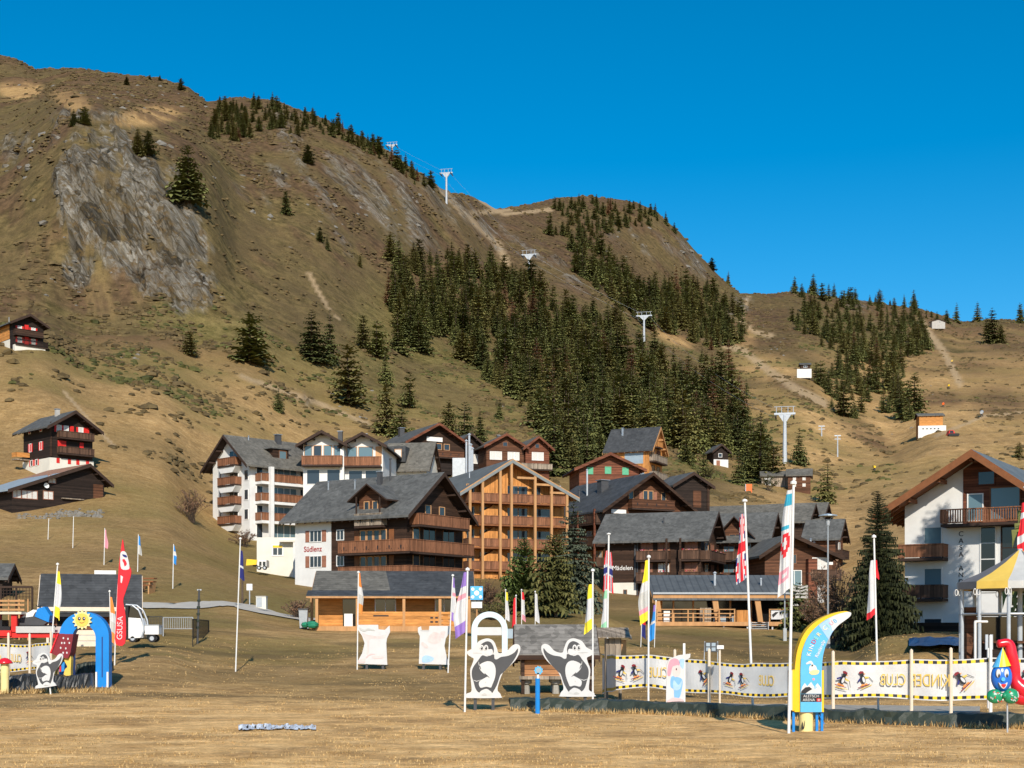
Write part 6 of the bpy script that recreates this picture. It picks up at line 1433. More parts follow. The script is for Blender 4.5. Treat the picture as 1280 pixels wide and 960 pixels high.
b.poly([C(*t) for t in [(354, 641), (358, 641), (358, 657), (354, 657)]], -.047, -.043, M['board']); b.poly([C(*t) for t in [(347, 647), (365, 647), (365, 651), (347, 651)]], -.047, -.043, M['board']); b.obj('emblem', e)
for tx, cx, cy, wd_ in (('ALETSCH', 303, 622, 1), ('ARENA', 286, 649, 1)):
    x, zz = C(cx, cy); lettering(tx, .098, M['board'], e, (x, -.042, zz), (R(90), 0, 0), .003)
cols = ['frame_w', 'yellow', 'cl_pink', 'red', 'cl_grn', 'frame_w']
for ch, cx, cy, an, c_ in (('K', 287, 326, 78, 'frame_w'), ('I', 296, 300, 76, 'palesun'), ('N', 306, 274, 72, 'frame_w'), ('D', 322, 238, 66, 'red'), ('E', 338, 212, 60, 'cl_grn'), ('R', 357, 186, 54, 'palesun'), ('C', 400, 143, 46, 'palesun'), ('L', 424, 124, 42, 'cl_grn'), ('U', 446, 107, 40, 'cl_pink'), ('B', 472, 92, 36, 'skyb')):
    x, zz = C(cx, cy); lettering(ch, .155, M[c_], e, (x, -.042, zz), (R(90), R(-an), 0), .003)
x, zz = C(366, 288); lettering('Riederalp', .125, M['frame_w'], e, (x, -.042, zz), (R(90), R(-66), 0), .003)
b = MB(); b.poly([C(*t) for t in smooth_closed([(292, 450), (290, 415), (310, 400), (335, 408), (345, 440), (330, 458)], 3)], y0, y1, M['board']); b.poly([C(*t) for t in smooth_closed([(268, 388), (300, 372), (318, 395), (308, 415), (300, 392), (272, 398)], 3)], y0, y1, M['board']); b.poly([C(*t) for t in smooth_closed([(290, 452), (320, 438), (358, 440), (350, 465), (318, 472), (296, 466)], 3)], -.042, -.038, M['palesun']); b.poly([C(*t) for t in smooth_closed([(310, 500), (322, 494), (330, 504), (320, 512)], 3)], y0, y1, M['cl_pink']); b.obj('printed_bird', e)
# ------------------------------------------------------------------ inflatable clown
def ellipsoid(mb, c, rx, ry, rz, m, n=18, tilt=0):
    vs = []; fs = []; k_ = n // 2
    for j in range(k_ + 1):
        t = math.pi * j / k_
        for i in range(n):
            a = 2 * math.pi * i / n; x, y, z_ = rx * math.sin(t) * math.cos(a), ry * math.sin(t) * math.sin(a), rz * math.cos(t)
            vs.append((c[0] + x * math.cos(tilt) + z_ * math.sin(tilt), c[1] + y, c[2] - x * math.sin(tilt) + z_ * math.cos(tilt)))
    for j in range(k_):
        for i in range(n): fs.append((j * n + i, j * n + (i + 1) % n, (j + 1) * n + (i + 1) % n, (j + 1) * n + i))
    mb.add(vs, fs, m)
D = 36; p = at(1260, D); e = empty('clown_figure', p, 0, 'inflatable blue faced clown head with striped hat and green bow tie on a stick', 'figure'); C = lambda zx, zy: ((1200 + zx / 6.4 - 1260) / F * D, zrow(780 + zy / 6.4, D) - p.z)
M['gloss_b'] = simple('glossy_blue_vinyl', (.02, .16, .62), .25, .05, 2, 0, .5); M['gloss_r'] = simple('glossy_red_vinyl', (.72, .015, .03), .25, .05, 2, 0, .5); M['gloss_y'] = simple('glossy_yellow_vinyl', (.85, .56, .02), .3, .05, 2, 0, .5); M['gloss_g'] = simple('glossy_green_vinyl', (.015, .26, .12), .3, .1, 2, 0, .5)
px = lambda v: v / 6.4 / F * D
b = MB(); x, zz = C(332, 425); ellipsoid(b, (x, 0, zz), px(84), .2, px(118), M['gloss_b'], 24)
hd = b.obj('head', e, True)
b = MB(); yf = -.19
for cx in (287, 351): b.poly([C(*t) for t in ell(cx, 392, 17, 34, 16)], yf - .01, yf + .05, M['board']); b.poly([C(*t) for t in ell(cx + 3, 410, 9, 15, 12)], yf - .018, yf - .011, M['ink']); b.poly([C(*t) for t in ell(cx + 1, 404, 3, 4, 8)], yf - .024, yf - .019, M['board'])
b.poly([C(*t) for t in ell(322, 440, 16, 16, 14)], yf - .04, yf + .02, M['skyb']); b.poly([C(*t) for t in smooth_closed([(288, 466), (305, 478), (332, 480), (358, 464), (348, 496), (328, 515), (308, 502)], 3)], yf - .014, yf + .05, M['board']); b.poly([C(*t) for t in smooth_closed([(308, 480), (346, 480), (338, 500), (328, 508), (315, 500)], 3)], yf - .02, yf - .015, M['red'])
b.obj('face', hd)
b = MB(); q0 = C(342, 185); n = 18
for i in range(n):
    a0, a1 = 2 * math.pi * i / n, 2 * math.pi * (i + 1) / n
    f_ = lambda a: (C(334, 335)[0] + px(78) * math.cos(a), .19 * math.sin(a), C(334, 340)[1] + px(8) * math.cos(a))
    am = (a0 + a1) / 2; m_ = 'gloss_y' if math.sin(am) < 0 and -.55 < math.cos(am) < .75 else ('skyb' if math.cos(am) < 0 else 'gloss_r')
    b.add([f_(a0), f_(a1), (q0[0], 0, q0[1])], [(0, 1, 2)], M[m_])
b.obj('hat', e)
b = MB(); pts_ = [(325, 158), (405, 158), (425, 250), (445, 350), (455, 440), (490, 500), (540, 540)]
rr_ = [.10, .12, .15, .15, .15, .22, .26]
P3_ = [Vector((C(x_ , y_)[0], .12, C(x_, y_)[1])) for x_, y_ in pts_]
ellipsoid(b, P3_[0], .06, .12, .11, M['gloss_r'], 14)
sm = smooth_open([tuple(v_) + (q_,) for v_, q_ in zip(P3_, rr_)], 5); vs = []
for i, t4 in enumerate(sm):
    d_ = Vector(sm[min(i + 1, len(sm) - 1)][:3]) - Vector(sm[max(i - 1, 0)][:3]); d_.normalize(); a_ = Vector((0, 1, 0)); c_ = d_.cross(a_)
    for q_ in range(16): t_ = q_ * math.pi / 8; vs.append(Vector(t4[:3]) + (a_ * math.cos(t_) + c_ * math.sin(t_)) * t4[3])
b.add(vs, [(i * 16 + q_, i * 16 + (q_ + 1) % 16, (i + 1) * 16 + (q_ + 1) % 16, (i + 1) * 16 + q_) for i in range(len(sm) - 1) for q_ in range(16)], M['gloss_r'])
ellipsoid(b, (C(520, 590)[0], .15, C(520, 590)[1]), .30, .22, .20, M['gloss_r'], 18); b.obj('tube', e, True)
b = MB(); x, zz = C(272, 578); ellipsoid(b, (x, -.06, zz), px(66), .14, px(58), M['gloss_g'], 18, .12); x, zz = C(402, 576); ellipsoid(b, (x, -.06, zz), px(66), .14, px(62), M['gloss_g'], 18, -.12); x, zz = C(338, 572); ellipsoid(b, (x, -.12, zz), px(20), .12, px(26), M['gloss_g'], 12)
r = random.Random(3)
for i in range(26):
    cx, cy = r.choice([(272, 578), (402, 576)]); zx, zy = cx + r.uniform(-48, 48), cy + r.uniform(-40, 40); dd = math.hypot((zx - cx) / 66, (zy - cy) / 60); yy_ = -.06 - .14 * math.sqrt(max(0, 1 - dd * dd)) - .006; a = r.uniform(0, 3)
    b.poly([C(*t) for t in ell(zx, zy, 10, 4, 8, a)], yy_ - .004, yy_ + .01, M[r.choice(['board', 'red', 'board'])])
b.obj('bow_tie', e, True); b = MB(); b.tube((C(382, 0)[0], .02, -.35), (C(380, 0)[0], .02, C(0, 560)[1]), .022, .022, 8, M['galva']); b.obj('stick', e)
# ------------------------------------------------------------------ blue arch, sun face, toadstool, dotted shelter
D = 58; p = at(107, D); e = empty('blue_arch', p, 0, 'tall blue gateway arch crowned by a smiling yellow sun', 'arch'); kx = D / F
b = MB(); R1, R0 = 31 * kx, 14.5 * kx; zc = zrow(796, D) - p.z; zt_ = zc; prof = []
out = [(R1, -.15)] + [(R1 * math.cos(t), zt_ + R1 * math.sin(t)) for t in np.linspace(0, math.pi, 28)] + [(-R1, -.15)]
inn = [(-R0 - .02, -.15)] + [(R0 * math.cos(t), zt_ - .05 + R0 * 1.1 * math.sin(t)) for t in np.linspace(math.pi, 0, 22)] + [(R0, -.15)]
b.poly(out + inn, -.22, .22, M['blue']); b.obj('arch', e)
for x in (R0 + .05, R1 - .03): b = MB(); b.box(x - .035, x + .035, -.32, -.24, -.2, .62, M['frame_w']); b.obj('stake', e)
b = MB(); b.box((R0 + R1) / 2 - .02, (R0 + R1) / 2 + .02, -.232, -.221, .4, zt_, M['navy']); b.obj('seam', e)
b = MB(); zs = zrow(775, D) - p.z; pts_ = []
for i in range(28): a = math.pi * 2 * i / 28; rr = (12.5 if i % 2 else 9.2) * kx; pts_.append((-.05 + rr * math.cos(a), zs + rr * math.sin(a)))
b.poly(pts_, -.32, -.24, M['palesun']); b.poly(ell(-.05, zs, 8.3 * kx, 8.3 * kx, 24), -.34, -.321, M['yel_t'])
for dx in (-3.2, 2.6): b.poly(ell(-.05 + dx * kx, zs + 1.6 * kx, 1.9 * kx, 2.3 * kx, 12), -.35, -.341, M['ink']); b.poly(ell(-.05 + (dx + .4) * kx, zs + 2.0 * kx, .8 * kx, 1.0 * kx, 10), -.357, -.351, M['board'])
b.poly([(-.05 + x * kx, zs + y * kx) for x, y in smooth_closed([(-4, -2), (0, -4.4), (4.4, -1.6), (0, -3.5)], 3)], -.35, -.341, M['orangebeam']); b.obj('sun_face', e)
D = 55; p = at(6, D); e = empty('toadstool', p, 0, 'toadstool figure with yellow stem and flat red cap at the left edge', 'figure'); kx = D / F
zb = zrow(851, D) - p.z
b = MB(); b.lathe([(0, -.3), (5 * kx, -.3), (5 * kx, zb + .1), (5.2 * kx, zb + .3), (4.9 * kx, zrow(829, D) - p.z), (0, zrow(829, D) - p.z)], (0, 0, 0), 20, M['palesun']); b.obj('stem', e, False)
z0 = zrow(829.5, D) - p.z; b = MB(); b.lathe([(0, z0), (9.4 * kx, z0), (9.8 * kx, z0 + .04), (7 * kx, z0 + .14), (3.5 * kx, z0 + .21), (0, z0 + .23)], (0, 0, 0), 22, M['gloss_r']); b.obj('cap', e, True)
D = 57; p = at(78, D); e = empty('dotted_shelter', p, 0, 'maroon dotted hood leaning on two bent yellow legs left of the blue arch', 'play structure'); C = lambda zx, zy: ((zx / 7.385 - 78) / F * D, zrow(740 + zy / 7.385, D) - p.z)
b = MB(); b.poly([C(*t) for t in [(478, 560), (545, 388), (692, 388), (664, 560), (640, 612), (560, 600)]], -.2, .5, M['maroon']); b.poly([C(*t) for t in [(478, 562), (548, 384), (560, 386), (490, 566)]], -.26, .52, M['gloss_r'])
for zx, zy in ((600, 425), (642, 432), (585, 470), (622, 520), (655, 470), (575, 515), (632, 560), (598, 560), (610, 470)): b.poly([C(*t) for t in ell(zx, zy, 7, 10, 10)], -.207, -.201, M['board'])
b.obj('hood', e)
for pts_ in ([(540, 600), (600, 590), (560, 660), (520, 720), (500, 800), (490, 850), (470, 850), (478, 760), (500, 680)], [(600, 600), (655, 590), (655, 720), (650, 820), (590, 820), (600, 720), (625, 690), (600, 640)]):
    b = MB(); b.poly([C(*t) for t in smooth_closed(pts_, 3)], -.05, .25, M['yel_t']); b.obj('leg', e)
b = MB(); b.poly([C(*t) for t in [(560, 650), (590, 640), (585, 730), (555, 740)]], .1, .2, M['cl_blue']); b.poly([C(*t) for t in [(548, 690), (560, 680), (560, 735), (545, 735)]], .04, .09, M['cl_red']); b.obj('seat', e)
# ------------------------------------------------------------------ smaller things in the snow garden and beside it
D = 44; p = at(672, D); e = empty('blue_post', p, 0, 'bright blue post with a flower shaped ring on top before the log shack', 'post'); b = MB(); z1 = zrow(848, D) - p.z; zr = zrow(838, D) - p.z
b.lathe([(0, -.3), (.075, -.3), (.075, z1), (0, z1)], (0, 0, 0), 12, M['blue']); b.obj('post', e)
b = MB(); b.box(-.02, .045, -.03, .03, z1, zr - .08, M['frame_w']); b.obj('neck', e)
b = MB()
b.poly([(.03 + (.145 if i % 2 else .112) * math.cos(i * math.pi / 9), zr + (.145 if i % 2 else .112) * math.sin(i * math.pi / 9)) for i in range(18)], -.03, .03, M['skyb']); b.poly(ell(.03, zr, .075, .075, 16), -.036, .036, M['tin']); b.obj('ring', e)
# notice board with little roof
D = 52; p = at(768, D); e = empty('notice_shelter', p, 0, 'small wooden box with a crooked plank roof beside the banner fence end', 'shelter'); kx = D / F
b = MB(); zt = zrow(798, D) - p.z; zb = zrow(826, D) - p.z; b.box(-.32, .26, 0, .7, zb, zt, M['oldplank']); b.box(.26, .44, .02, .66, zb, zt - .06, M['larch_p']); b.box(-.31, .25, -.02, -.003, zb + .05, zt - .25, M['oldplank']); b.obj('box', e)
b = MB(); r = random.Random(2)
for i in range(7):
    x0 = -.62 + i * .17; b.hexa([(x0, -.35, zt + .02 - .0 * i), (x0 + .16, -.35, zt + .02), (x0 + .19, .9, zt + .36), (x0 + .02, .9, zt + .36)], [(x0, -.35, zt + .06), (x0 + .16, -.35, zt + .05), (x0 + .19, .9, zt + .40), (x0 + .02, .9, zt + .41)], M['oldplank'])
b.hexa([(.4, -.25, zt + .05), (.62, -.25, zt - .05), (.7, .8, zt + .06), (.45, .8, zt + .3)], [(.4, -.25, zt + .09), (.62, -.25, zt - .01), (.7, .8, zt + .1), (.45, .8, zt + .34)], M['oldplank']); b.obj('roof', e)
for x in (-.28, .22): b = MB(); b.box(x - .06, x + .06, .05, .17, -.3, zb, M['oldplank']); b.obj('post', e)
# pale arch gate
D = 80; p = at(612, D); e = empty('pale_arch', p, 0, 'pale blue gateway arch with a white crossbar behind the left penguin board', 'arch'); kx = D / F; R1, R0 = 22.5 * kx, 15.5 * kx; zc = zrow(787, D) - p.z; zb = zrow(803, D) - p.z
M['mint'] = simple('mint_white_paint', (.60, .72, .74), .5, .1, 2)
b = MB(); b.poly([(R1, -.3)] + [(R1 * math.cos(t), zc + R1 * math.sin(t)) for t in np.linspace(0, math.pi, 24)] + [(-R1, -.3), (-R0, -.3)] + [(R0 * math.cos(t), zc + R0 * math.sin(t)) for t in np.linspace(math.pi, 0, 20)] + [(R0, -.3)], -.2, .2, M['mint']); b.obj('arch', e)
b = MB(); b.box(-R0, R0, -.1, .1, zrow(794, D) - p.z, zrow(784, D) - p.z, M['board']); b.box(R1, R1 + .35, -.1, .1, zrow(798, D) - p.z, zrow(786, D) - p.z, M['tin']); b.obj('crossbar', e)
D = 95; p = at(596, D); e = empty('cube_sign', p, 0, 'light blue cube sign with white dots on a post by the snack cabin corner', 'sign'); kx = D / F; z1, z0 = zrow(733, D) - p.z, zrow(750, D) - p.z; h_ = z1 - z0
b = MB(); b.box(-.42, .42, -.42, .42, z0, z1, M['skyb']); b.poly(ell(0, (z0 + z1) / 2, .17, .17, 14), -.43, -.421, M['frame_w'])
for dx in (-.26, .26):
    for dz in (-.26, .26): b.poly(ell(dx, (z0 + z1) / 2 + dz, .11, .11, 12), -.43, -.421, M['frame_w'])
b.obj('cube', e); b = MB(); b.box(-.36, .36, -.2, .2, zrow(760, D) - p.z, zrow(751.5, D) - p.z, M['frame_w']); b.obj('light_box', e); b = MB(); b.tube((0, 0, -.4), (0, 0, z0), .06, .06, 8, M['larch_p']); b.obj('post', e)
# small sign frame and lamp before the cafe
D = 62; p = at(888, D); e = empty('notice_rack', p, 0, 'little slanted frame with pale square notices on the grass before the cafe', 'sign'); z1, z0 = zrow(803, D) - p.z, zrow(815, D) - p.z
b = MB(); b.tube((-.32, 0, -.3), (-.25, 0, z1 + .05), .02, .02, 6, M['galva']); b.tube((.32, 0, -.3), (.32, 0, z1 + .05), .02, .02, 6, M['galva']); b.obj('leg', e); b = MB(); b.box(-.26, .32, -.03, .0, z0, z1, M['charcoal'])
for i in range(2):
    for j in range(2): b.box(-.19 + i * .24, -.02 + i * .24, -.045, -.031, z0 + .05 + j * .2, z0 + .2 + j * .2, M['tin'])
b.obj('panel', e)
D = 47; p = at(898, D); e = empty('lamp_post', p, 0, 'short wooden post topped by a white box in front of the banner fence', 'post'); zt = zrow(811, D) - p.z
b = MB(); b.tube((0, -.3, -.3), (0, -.3, zt), .035, .035, 8, M['polewood']); b.obj('post', e); b = MB(); b.box(-.1, .12, -.4, -.2, zt, zt + .12, M['frame_w']); b.obj('box', e)
# street lamps and grey poles
def lamp(label, s, D, ytop, head=True, r=.07):
    p = at(s, D); e = empty('street_lamp' if head else 'steel_pole', p, 0, label, 'street lamp' if head else 'pole'); H = zrow(ytop, D) - p.z
    b = MB(); b.tube((0, 0, -.3), (0, 0, H), r, r * .7, 8, M['metal']); b.box(-.12, .12, -.1, .1, 0, .9, M['metal']); b.obj('pole', e)
    if head:
        b = MB(); b.lathe([(0, -.02), (.1, 0), (.16, .35), (.0, .38)], (0, 0, H), 10, M['galva']); b.lathe([(.62, .62), (.60, .68), (.0, .80)], (0, 0, H), 14, M['tin']); b.lathe([(0, .60), (.62, .62)], (0, 0, H), 14, M['zinc'])
        for i in range(4): a = i * math.pi / 2 + .4; b.tube((.14 * math.cos(a), .14 * math.sin(a), H + .3), (.5 * math.cos(a), .5 * math.sin(a), H + .62), .02, .02, 5, M['metal'])
        b.obj('lamp_head', e); b = MB(); b.box(.05, .3, -.1, .1, H * .68, H * .68 + .18, M['frame_w']); b.obj('spot', e)
lamp('grey street lamp with a flat round head in front of the reddish bare tree', 1035, 92, 657)
lamp('thin grey steel pole at the right corner of the low cafe', 981, 100, 738, False)
lamp('short pole with a white cap between union flag and curved sign', 1001, 55, 800, False, .05)
# tent
D0 = 58; cxs = 1275; cx = (cxs - 640) / F * D0
ZG_t = ground(cx - 4, D0)
e = empty('round_tent', Vector((cx, D0, 0)), 0, 'many sided canopy striped grey, yellow and white on steel posts at the right edge', 'tent'); Rr = 77 * D0 / F; ze = zrow(728, D0); za = zrow(686, D0); n = 12
mats = ['grey_t', 'yel_t', 'lgrey_t', 'grey_t', 'yel_t', 'lgrey_t']
b = MB(); can = MB(); val = MB()
cp = lambda i, rr, z: (-rr * math.cos(i * 2 * math.pi / n), -rr * math.sin(i * 2 * math.pi / n), z)
for i in range(n):
    m_ = M[mats[i % 6]]
    for a, c in ((1, .66), (.66, .33), (.33, 0)):
        z_a, z_c = za + (ze - za) * a - .12 * math.sin(a * math.pi), za + (ze - za) * c - .12 * math.sin(c * math.pi)
        can.add([cp(i, Rr * a, z_a), cp(i + 1, Rr * a, z_a), cp(i + 1, Rr * c, z_c), cp(i, Rr * c, z_c)], [(0, 1, 2, 3)], m_)
    val.add([cp(i, Rr + .004, ze), cp(i + 1, Rr + .004, ze), cp(i + 1, Rr + .02, ze - .30), cp(i, Rr + .02, ze - .30)], [(0, 1, 2, 3)], m_)
can.obj('canopy', e); val.obj('valance', e)
for i in range(n):
    x, y, _ = cp(i, Rr - .15, 0); g = ground(cx + x, D0 + y); b = MB(); b.tube((x, y, g - .3), (x, y, ze - .1), .075, .075, 10, M['galva']); b.obj('post', e)
    b = MB(); x2, y2, _ = cp(i + 1, Rr - .15, 0); zr = zrow(768, D0); b.tube((x, y, zr), (x2, y2, zr), .05, .05, 8, M['metal']); b.obj('rail', e); b = MB(); b.tube((x, y, ze - .2), (x2, y2, ze - .2), .05, .05, 8, M['metal']); b.obj('eave_tube', e)
    b = MB(); x, y, _ = cp(i, Rr + .03, 0)
    for dx in (-.06, .08):
        ring = [(x + dx + .055 * math.cos(t), y - .02, ze - .42 + .13 * math.sin(t)) for t in np.linspace(0, 2 * math.pi, 13)]
        b.path(ring, .014, 5, M['frame_w'])
    b.obj('rope_loop', e)
b = MB(); b.tube((0, 0, 0), (0, 0, za), .1, .1, 10, M['galva']); b.obj('centre_pole', e)
p = Vector((cx, D0 + .4, 0)); e = empty('bar_counter', p, 0, 'dark bar counter with shelves standing in the shade under the tent', 'counter'); b = MB(); b.box(-1.5, 1.6, -.4, .4, -.1, 2.1, M['blackwood']); b.box(-1.6, 1.7, -.6, .5, 2.1, 2.2, M['brown']); b.obj('counter', e); b = MB(); b.box(-1.9, -1.5, .5, .9, 0, 3.6, M['brown']); b.box(-1.5, 1.5, .9, 1.1, 0, 3.2, M['glass_k']); b.obj('back_shelf', e)
p = at(1219, 55); e = empty('gate_frame', p, 0, 'white tube frame standing before the tent posts', 'frame'); H = zrow(777, 55) - p.z; b = MB(); b.path([(0, 0, -.3), (0, 0, H), (.6, .4, H)], .05, 8, M['frame_w']); b.obj('tube', e)
p = at(1236, 47); e = empty('fork_post', p, 0, 'white post ending in two prongs behind the clown', 'post'); H = zrow(810, 47) - p.z; b = MB(); b.tube((0, 0, -.3), (0, 0, H), .06, .06, 8, M['frame_w']); b.obj('post', e); b = MB(); b.box(-.12, -.03, -.03, .03, H, H + .45, M['galva']); b.box(.04, .13, -.03, .03, H, H + .45, M['galva']); b.box(-.12, .13, -.03, .03, H - .05, H, M['galva']); b.obj('prongs', e)
# covered pool
mb = MB(); s0, s1 = 1136, 1226; r = random.Random(4); vs = []
for j in range(5):
    for i in range(15):
        s = s0 + (s1 - s0) * i / 14; D = 72.5 + j * 1.3; q_ = at(s, D); vs.append((q_.x, q_.y, max(q_.z, 1.75) + .12 + r.uniform(-.04, .06)))
mb.add(vs, [(j * 15 + i, j * 15 + i + 1, (j + 1) * 15 + i + 1, (j + 1) * 15 + i) for j in range(4) for i in range(14)], M['tarp_b']); o = mb.obj('pool_cover'); tag(o, 'dark blue cover sheet lying on the grass before the white chalet', 'cover sheet')
# plastic sheet on the lawn
mb = MB(); r = random.Random(9); vs = []; nx, ny = 40, 9
for j in range(ny):
    for i in range(nx):
        s = 298 + 97 * i / (nx - 1); D = 36.6 + 1.5 * j / (ny - 1) + .35 * math.sin(i * .5) * (j / ny - .5); q_ = at(s, D); vs.append((q_.x, q_.y, q_.z + .03 + .09 * r.random() ** 2 * (.3 + math.sin(math.pi * j / (ny - 1)))))
mb.add(vs, [(j * nx + i, j * nx + i + 1, (j + 1) * nx + i + 1, (j + 1) * nx + i) for j in range(ny - 1) for i in range(nx - 1) if r.random() > .12], M['plast']); o = mb.obj('plastic_sheet'); tag(o, 'crumpled bluish white plastic sheet lying on the dry lawn', 'plastic sheet')
# ------------------------------------------------------------------ left: red flatbed, cart, barriers, lattice
def wheel(mb, c, r, w, m='black', hub='galva'):
    mb.tube((c[0], c[1] - w / 2, c[2]), (c[0], c[1] + w / 2, c[2]), r, r, 18, M[m]); mb.tube((c[0], c[1] - w / 2 - .02, c[2]), (c[0], c[1] - w / 2, c[2]), r * .55, r * .55, 12, M[hub])
D = 72; p = at(30, D); e = empty('flatbed_truck', p, 0, 'small red flatbed truck with an open cab roof at the left edge', 'truck'); kx = D / F; X = lambda s: (s - 30) * kx; Z = lambda y: zrow(y, D) - p.z
zg = 0
b = MB(); b.box(X(-14), X(74), -.6, .9, Z(797), Z(791), M['red']); b.box(X(66), X(92), -.5, -.35, Z(797), Z(793), M['red']); b.box(X(-14), X(20), -.7, 1.0, Z(795), Z(788), M['red']); b.obj('chassis', e)
for y_ in (-.72, .9): b = MB(); b.box(X(26), X(74), y_, y_ + .06, Z(791), Z(783), M['lgrey_t']); b.obj('side_board', e)
for s0_, s1_ in ((19, 26), (-12, -6)): b = MB(); b.box(X(s0_), X(s1_), -.6, -.4, Z(790), Z(768), M['red']); b.box(X(s0_), X(s1_), .7, .9, Z(790), Z(768), M['red']); b.obj('cab_pillar', e)
b = MB(); b.box(X(-14), X(33), -.75, 1.0, Z(768), Z(765), M['polewood']); b.obj('cab_roof', e)
b = MB(); b.box(X(2), X(16), -.4, .6, Z(790), Z(783), M['black']); b.box(X(2), X(6), -.4, .6, Z(783), Z(775), M['black']); b.box(X(-12), X(0), -.5, .8, Z(788), Z(777), M['cl_red']); b.obj('seat', e)
for s_ in (13, 60):
    for y_ in (-.5, .8): b = MB(); wheel(b, (X(s_), y_, .28), .28, .22); b.obj('wheel', e)
p2 = Vector((X(44) + p.x, D + .2, Z(784) + p.z)); e = empty('snow_scooter', p2, 0, 'blue nosed snow scooter loaded on the red flatbed', 'vehicle')
b = MB(); b.poly([(-.9, .0), (.3, .0), (.75, .35), (.62, .8), (.35, .95), (.0, .75), (-.1, .55), (-.9, .45)], -.25, .25, M['charcoal']); b.obj('body', e)
b = MB(); b.poly([(.0, .55), (.72, .25), (.78, .6), (.5, 1.05), (.15, .95)], -.3, .3, M['blue']); b.obj('hood', e)
b = MB(); b.poly([(-.75, .45), (.0, .55), (.1, .85), (-.1, .9), (-.55, .65)], -.2, .2, M['frame_w']); b.obj('seat', e); b = MB(); b.path([(.1, -.35, 1.1), (.2, 0, 1.0), (.1, .35, 1.1)], .025, 6, M['black']); b.obj('handlebar', e)
b = MB(); b.tube((-1.0, -.3, .05), (.9, -.3, .05), .06, .06, 8, M['black']); b.tube((-1.0, .3, .05), (.9, .3, .05), .06, .06, 8, M['black']); b.obj('ski', e)
D = 86; p = at(18, D); e = empty('lattice_fence', p, 0, 'brown wire lattice fence with orange rails behind the red flatbed', 'fence'); X = lambda s: (s - 18) * D / F; Z = lambda y: zrow(y, D) - p.z
for s_ in (-20, 1, 20, 40): b = MB(); b.box(X(s_) - .05, X(s_) + .05, 0, .1, -.4, Z(734), M['beam']); b.obj('post', e)
b = MB(); b.box(X(-20), X(40), -.02, .1, Z(735), Z(732.5), M['beam'])
for i in range(15): x = X(-20) + (X(40) - X(-20)) * i / 15; b.box(x, x + .03, .03, .05, Z(752), Z(735), M['beam'])
for yy in (738, 742, 746, 750): b.box(X(-20), X(40), .03, .06, Z(yy) - .012, Z(yy) + .012, M['beam'])
b.obj('lattice', e); b = MB()
for y_ in (751, 756, 762): b.box(X(-20), X(34), -.5, -.44, Z(y_ + 1.5), Z(y_ - 1), M['larch_p'])
for s_ in (-12, 2, 14, 27, 38): b.box(X(s_) - .04, X(s_) + .04, -.44, -.36, -.3, Z(749), M['larch_p'])
b.obj('rail', e)
D = 70; p = at(112, D); e = empty('pale_crate', p, 0, 'long pale plank box lying on the grass behind the blue arch', 'crate'); X = lambda s: (s - 112) * D / F; Z = lambda y: zrow(y, D) - p.z
b = MB()
for i in range(3): b.box(X(92), X(137), 0, 1.0, Z(808 - i * 7.2), Z(802.0 - i * 7.2), M['polewood'])
b.box(X(93), X(136), .03, .97, Z(808), Z(788), M['lgrey_t']); b.obj('box', e)
D = 78; p = at(172, D); e = empty('white_cart', p, 0, 'small white service cart with a curved roll bar beside the kiosk', 'vehicle'); X = lambda s: (s - 172) * D / F; Z = lambda y: zrow(y, D) - p.z
b = MB(); b.poly([(X(161), Z(798)), (X(181), Z(797)), (X(182), Z(786)), (X(178), Z(773)), (X(163), Z(772))], -.4, .5, M['frame_w']); b.obj('body', e)
b = MB(); b.path([(X(160), -.45, Z(756)), (X(168), -.45, Z(756.5)), (X(176), -.45, Z(763)), (X(181), -.45, Z(775)), (X(182.5), -.45, Z(788)), (X(179), -.45, Z(797))], .045, 8, M['galva']); b.path([(X(160), .5, Z(756)), (X(168), .5, Z(756.5)), (X(176), .5, Z(763)), (X(181), .5, Z(775)), (X(182.5), .5, Z(788))], .045, 8, M['galva']); b.obj('roll_bar', e)
b = MB(); b.poly([(X(163), Z(772)), (X(177), Z(772)), (X(174), Z(761)), (X(165), Z(758))], -.36, .46, M['glass_k']); b.box(X(159), X(163), -.42, .5, Z(800), Z(757), M['black']); b.obj('cab', e)
b = MB(); b.box(X(182.5), X(200), -.3, .4, Z(793), Z(782), M['frame_w']); b.box(X(182), X(200.5), -.33, .43, Z(782), Z(781), M['galva']); b.obj('load_box', e)
for s_ in (168, 192):
    for y_ in (-.3, .4): b = MB(); wheel(b, (X(s_), y_, Z(798)), .22, .16); b.obj('wheel', e)
def barrier(label, s0, D0, s1, D1, y0, y1, mat, n, name='crowd_barrier'):
    a, c = at(s0, D0), at(s1, D1); e = empty(name, a, math.atan2(c.y - a.y, c.x - a.x), label, 'barrier'); Ln = (Vector((c.x - a.x, c.y - a.y))).length; h1, h0 = zrow(y1, D0) - a.z, zrow(y0, D0) - a.z
    b = MB(); b.path([(0, 0, -.1), (0, 0, h1), (Ln, 0, h1), (Ln, 0, -.1)], .03, 6, M[mat]); b.tube((0, 0, h0), (Ln, 0, h0), .025, .025, 6, M[mat]); b.obj('frame', e)
    b = MB()
    for i in range(1, n): b.tube((Ln * i / n, 0, h0), (Ln * i / n, 0, h1), .014, .014, 5, M[mat])
    b.obj('bars', e)
barrier('galvanised crowd barrier with upright bars on the lawn', 204, 88, 241, 87, 786, 772, 'galva', 16)
barrier('dark short barrier just right of the white cart', 184, 89, 203, 88.5, 783, 771, 'charcoal', 10)
barrier('black meshed barrier standing end on beside the dark post', 241, 82, 261, 92, 797, 774, 'black', 26)
